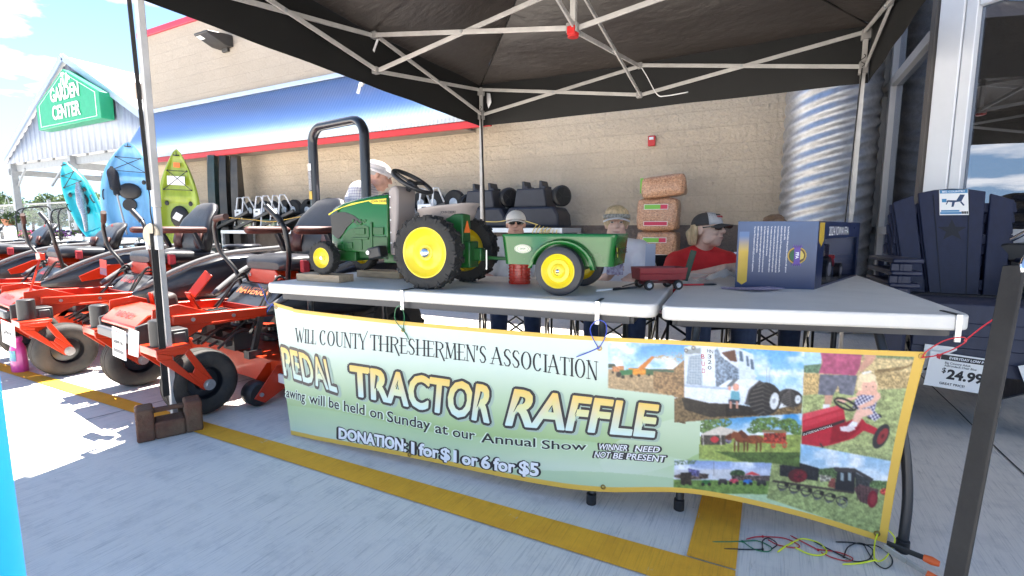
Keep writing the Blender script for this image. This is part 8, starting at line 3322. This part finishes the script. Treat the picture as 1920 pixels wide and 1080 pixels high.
# ================================================================ garden yard: fence, racks of flowers, baskets, trees
gf = mat('fence_zinc', (.45, .46, .47), .45, .5, var=.15)
m, n, l, b = node_mat('chain_link')
n.remove(b)
src = n.new('ShaderNodeTexCoord').outputs['Object']
sp = n.new('ShaderNodeSeparateXYZ')
l.new(src, sp.inputs[0])
hx = mathn(n, l, 'ADD', sp.outputs[0], sp.outputs[1])
wires = []
for sg_ in ('ADD', 'SUBTRACT'):
 v_ = mathn(n, l, 'MULTIPLY', mathn(n, l, sg_, hx, sp.outputs[2]), 11.0)
 fr = mathn(n, l, 'FRACT', v_, 0)
 wires.append(mathn(n, l, 'LESS_THAN', fr, .13))
mk = mathn(n, l, 'MAXIMUM', wires[0], wires[1])
df, tr_, mx = n.new('ShaderNodeBsdfPrincipled'), n.new('ShaderNodeBsdfTransparent'), n.new('ShaderNodeMixShader')
df.inputs['Base Color'].default_value = (.5, .52, .54, 1)
df.inputs['Roughness'].default_value = .5
l.new(mk, mx.inputs[0])
l.new(tr_.outputs[0], mx.inputs[1])
l.new(df.outputs[0], mx.inputs[2])
l.new(mx.outputs[0], n['Material Output'].inputs['Surface'])
t = thing('chain_link_fence', 'galvanised chain link fence around the garden yard at far left', 'fence', (-28, 8.3, 0))
for x in (0, 2.4, 4.8, 6.3, 7.4, 8.6, 11.0):
 g = MB()
 g.cyl((x, 0, 0), (x, 0, 2.0 + .25 * (x in (6.3, 7.4))), .055, 12)
 g.ball((x, 0, 2.0 + .25 * (x in (6.3, 7.4))), .06)
 g.build('post', gf, t)
g = MB()
g.cyl((0, 0, 1.92), (12, 0, 1.92), .028, 8)
g.cyl((0, 0, .9), (12, 0, .9), .02, 8)
g.build('rail', gf, t)
g = MB()
g.add([(0, .03, .05), (12, .03, .05), (12, .03, 1.92), (0, .03, 1.92)], [(0, 1, 2, 3)])
g.build('mesh', MATS['chain_link'], t, smooth=0)
g = MB()
g.bb((6.45, -.09, 1.0), (7.2, -.07, 1.28))
sgn = g.build('open_sign', mat('sign_dark_green', (.03, .06, .04), .5), t)
g = MB()
text_mb(g, 'OPEN', facing((6.82, -.094, 1.07), (0, -1, 0)), .14, bold=.02)
g.build('lettering', INK_W, sgn, smooth=0)

leaf_g = mat('leaf_green', (.10, .16, .04), .6, var=.5, vs=1.4)
leaf_d = mat('leaf_mid_green', (.055, .10, .025), .6, var=.5, vs=1.4)
LEAVES = {}

def leaf_cloud(g, blobs, n_, size, seed):
 r_ = np.random.default_rng(seed)
 for _ in range(n_):
  b_ = blobs[r_.integers(len(blobs))]
  v_ = r_.normal(size=3)
  v_ /= np.linalg.norm(v_)
  p = np.array(b_[:3]) + v_ * np.array(b_[3:6]) * (.55 + .5 * r_.random() ** .6)
  a, e1 = r_.normal(size=3), r_.normal(size=3)
  a /= np.linalg.norm(a)
  e1 = np.cross(a, e1)
  e1 /= np.linalg.norm(e1)
  s_ = size * (.6 + .8 * r_.random())
  g.add([p - a * s_, p + e1 * s_ * .45, p + a * s_, p - e1 * s_ * .45], [(0, 1, 2, 3)])

bark = mat('tree_bark', (.10, .075, .055), .9, var=.4, vs=9, bump=.4, bs=20)
TL = ['leafy tree beyond the yard fence at the far left edge', 'broad tree beyond the yard fence left of the flower rack', 'small round tree behind the fence posts', 'low bushy tree behind the open sign', 'tall thin tree beyond the fence under the shed roof', 'bushy tree beyond the fence near the teal kayak']
for k, (px_, h_, Y_, w_) in enumerate(((2, 5.2, 19, 3.2), (62, 4.4, 23, 3.0), (112, 4.2, 20, 2.6), (160, 4.4, 22, 3.0), (-30, 5.6, 22, 3.4), (210, 4.6, 24, 3.0))):
 p = at(px_, 428, Y=Y_)
 t = thing('tree', TL[k], 'tree', (p.x, p.y, 0), 40 * k, 'trees beyond the garden yard')
 g = MB()
 g.tube([(0, 0, 0), (.05, .02, h_ * .35), (.0, .1, h_ * .7)], [.16, .11, .05], 8)
 for q in range(6):
  a = q * 1.1
  z0 = h_ * (.3 + .06 * q)
  g.tube([(.03, .03, z0), (w_ * .3 * math.cos(a), w_ * .3 * math.sin(a), z0 + h_ * .22)], [.06, .015], 6)
 g.build('trunk', bark, t)
 g = MB()
 rr = np.random.default_rng(40 + k)
 blobs = [(rr.normal() * w_ * .28, rr.normal() * w_ * .28, h_ * (.35 + .5 * rr.random()), w_ * .27, w_ * .27, h_ * .14) for _ in range(11)]
 leaf_cloud(g, blobs, 2600, .13, 60 + k)
 g.build('crown', leaf_g if k % 2 else leaf_d, t, smooth=0)

pinkf, purf, whf = mat('petunia_pink', (.55, .10, .25), .6), mat('petunia_purple', (.22, .05, .28), .6), mat('petal_white', (.7, .66, .68), .6)

def flowers(g_l, g_f, x0, x1, y0, y1, z, n_, seed):
 r_ = np.random.default_rng(seed)
 for _ in range(n_):
  x, y = x0 + (x1 - x0) * r_.random(), y0 + (y1 - y0) * r_.random()
  g = g_l if r_.random() < .55 else g_f[r_.integers(len(g_f))]
  zz_ = z + .04 + .16 * r_.random()
  a = r_.normal(size=3)
  a /= np.linalg.norm(a)
  e1 = np.cross(a, r_.normal(size=3))
  e1 /= np.linalg.norm(e1)
  s_ = .045
  p = np.array((x, y, zz_))
  g.add([p - a * s_, p + e1 * s_ * .8, p + a * s_, p - e1 * s_ * .8], [(0, 1, 2, 3)])

for k, (px_, Y_) in enumerate(((70, 6.2), (135, 6.8))):
 p = at(px_, 470, Y=Y_)
 t = thing('plant_rack', ['black wheeled rack with pink petunias at far left', 'black wheeled rack with purple flowers before the open sign'][k], 'rack', (p.x, p.y, 0), -12, 'flower racks in the garden yard')
 g = MB()
 for x in (-.55, .55):
  for y in (-.3, .3):
   g.bar((x, y, 0), (x, y, 1.35), .035)
  g.tube(smooth_path([(x, -.3, 1.35), (x, -.2, 1.55), (x, .2, 1.62), (x, .3, 1.5)], 4), .016, 6)
 g.bar((-.55, .2, 1.62), (.55, .2, 1.62), .03)
 g.build('frame', BLACK_ME, t)
 for z_ in (.18, .75):
  g = MB()
  g.bb((-.6, -.33, z_ - .03), (.6, .33, z_))
  g.build('tray_shelf', BLACK_ME, t)
  gl_, f1, f2, f3 = MB(), MB(), MB(), MB()
  flowers(gl_, [f1, f2] if k == 0 else [f2, f3], -.58, .58, -.32, .32, z_, 420, 80 + k)
  gl_.build('flower_leaves', leaf_g, t, smooth=0)
  f1.build('pink_flowers', pinkf, t, smooth=0) if f1.v else None
  f2.build('purple_flowers', pinkf if k == 0 else purf, t, smooth=0) if f2.v else None
  f3.build('white_flowers', whf, t, smooth=0) if f3.v else None
 g = MB()
 g.box((.1, -.36, .62), (.26, .006, .12), rot=(0, 25, 0))
 g.build('price_card', WHITE_PAPER, t, smooth=0)
p = at(18, 412, Y=7.0)
t = thing('hanging_basket', 'terracotta hanging basket of flowers at the far left under the shed', 'plant', (p.x, p.y, p.z - .2))
g = MB()
g.lathe([(.001, 0), (.14, 0), (.22, .22), (.21, .22), (.13, .02)], 20)
g.build('pot', mat('terracotta', (.32, .14, .08), .8), t)
g = MB()
leaf_cloud(g, [(0, 0, .3, .38, .38, .2), (.2, 0, .22, .25, .2, .2), (-.25, 0, .2, .2, .2, .2)], 420, .06, 5)
g.build('foliage', leaf_d, t, smooth=0)
g = MB()
leaf_cloud(g, [(0, 0, .34, .40, .40, .2)], 70, .045, 6)
g.build('blossom', whf, t, smooth=0)
g = MB()
for q in range(3):
 g.tube([(.2 * math.cos(q * 2.1), .2 * math.sin(q * 2.1), .22), (0, 0, 1.0)], .006, 5)
g.tube([(0, 0, 1.0), (0, 0, 3.35 - (p.z - .2))], .006, 5)
g.build('hanger', gf, t)
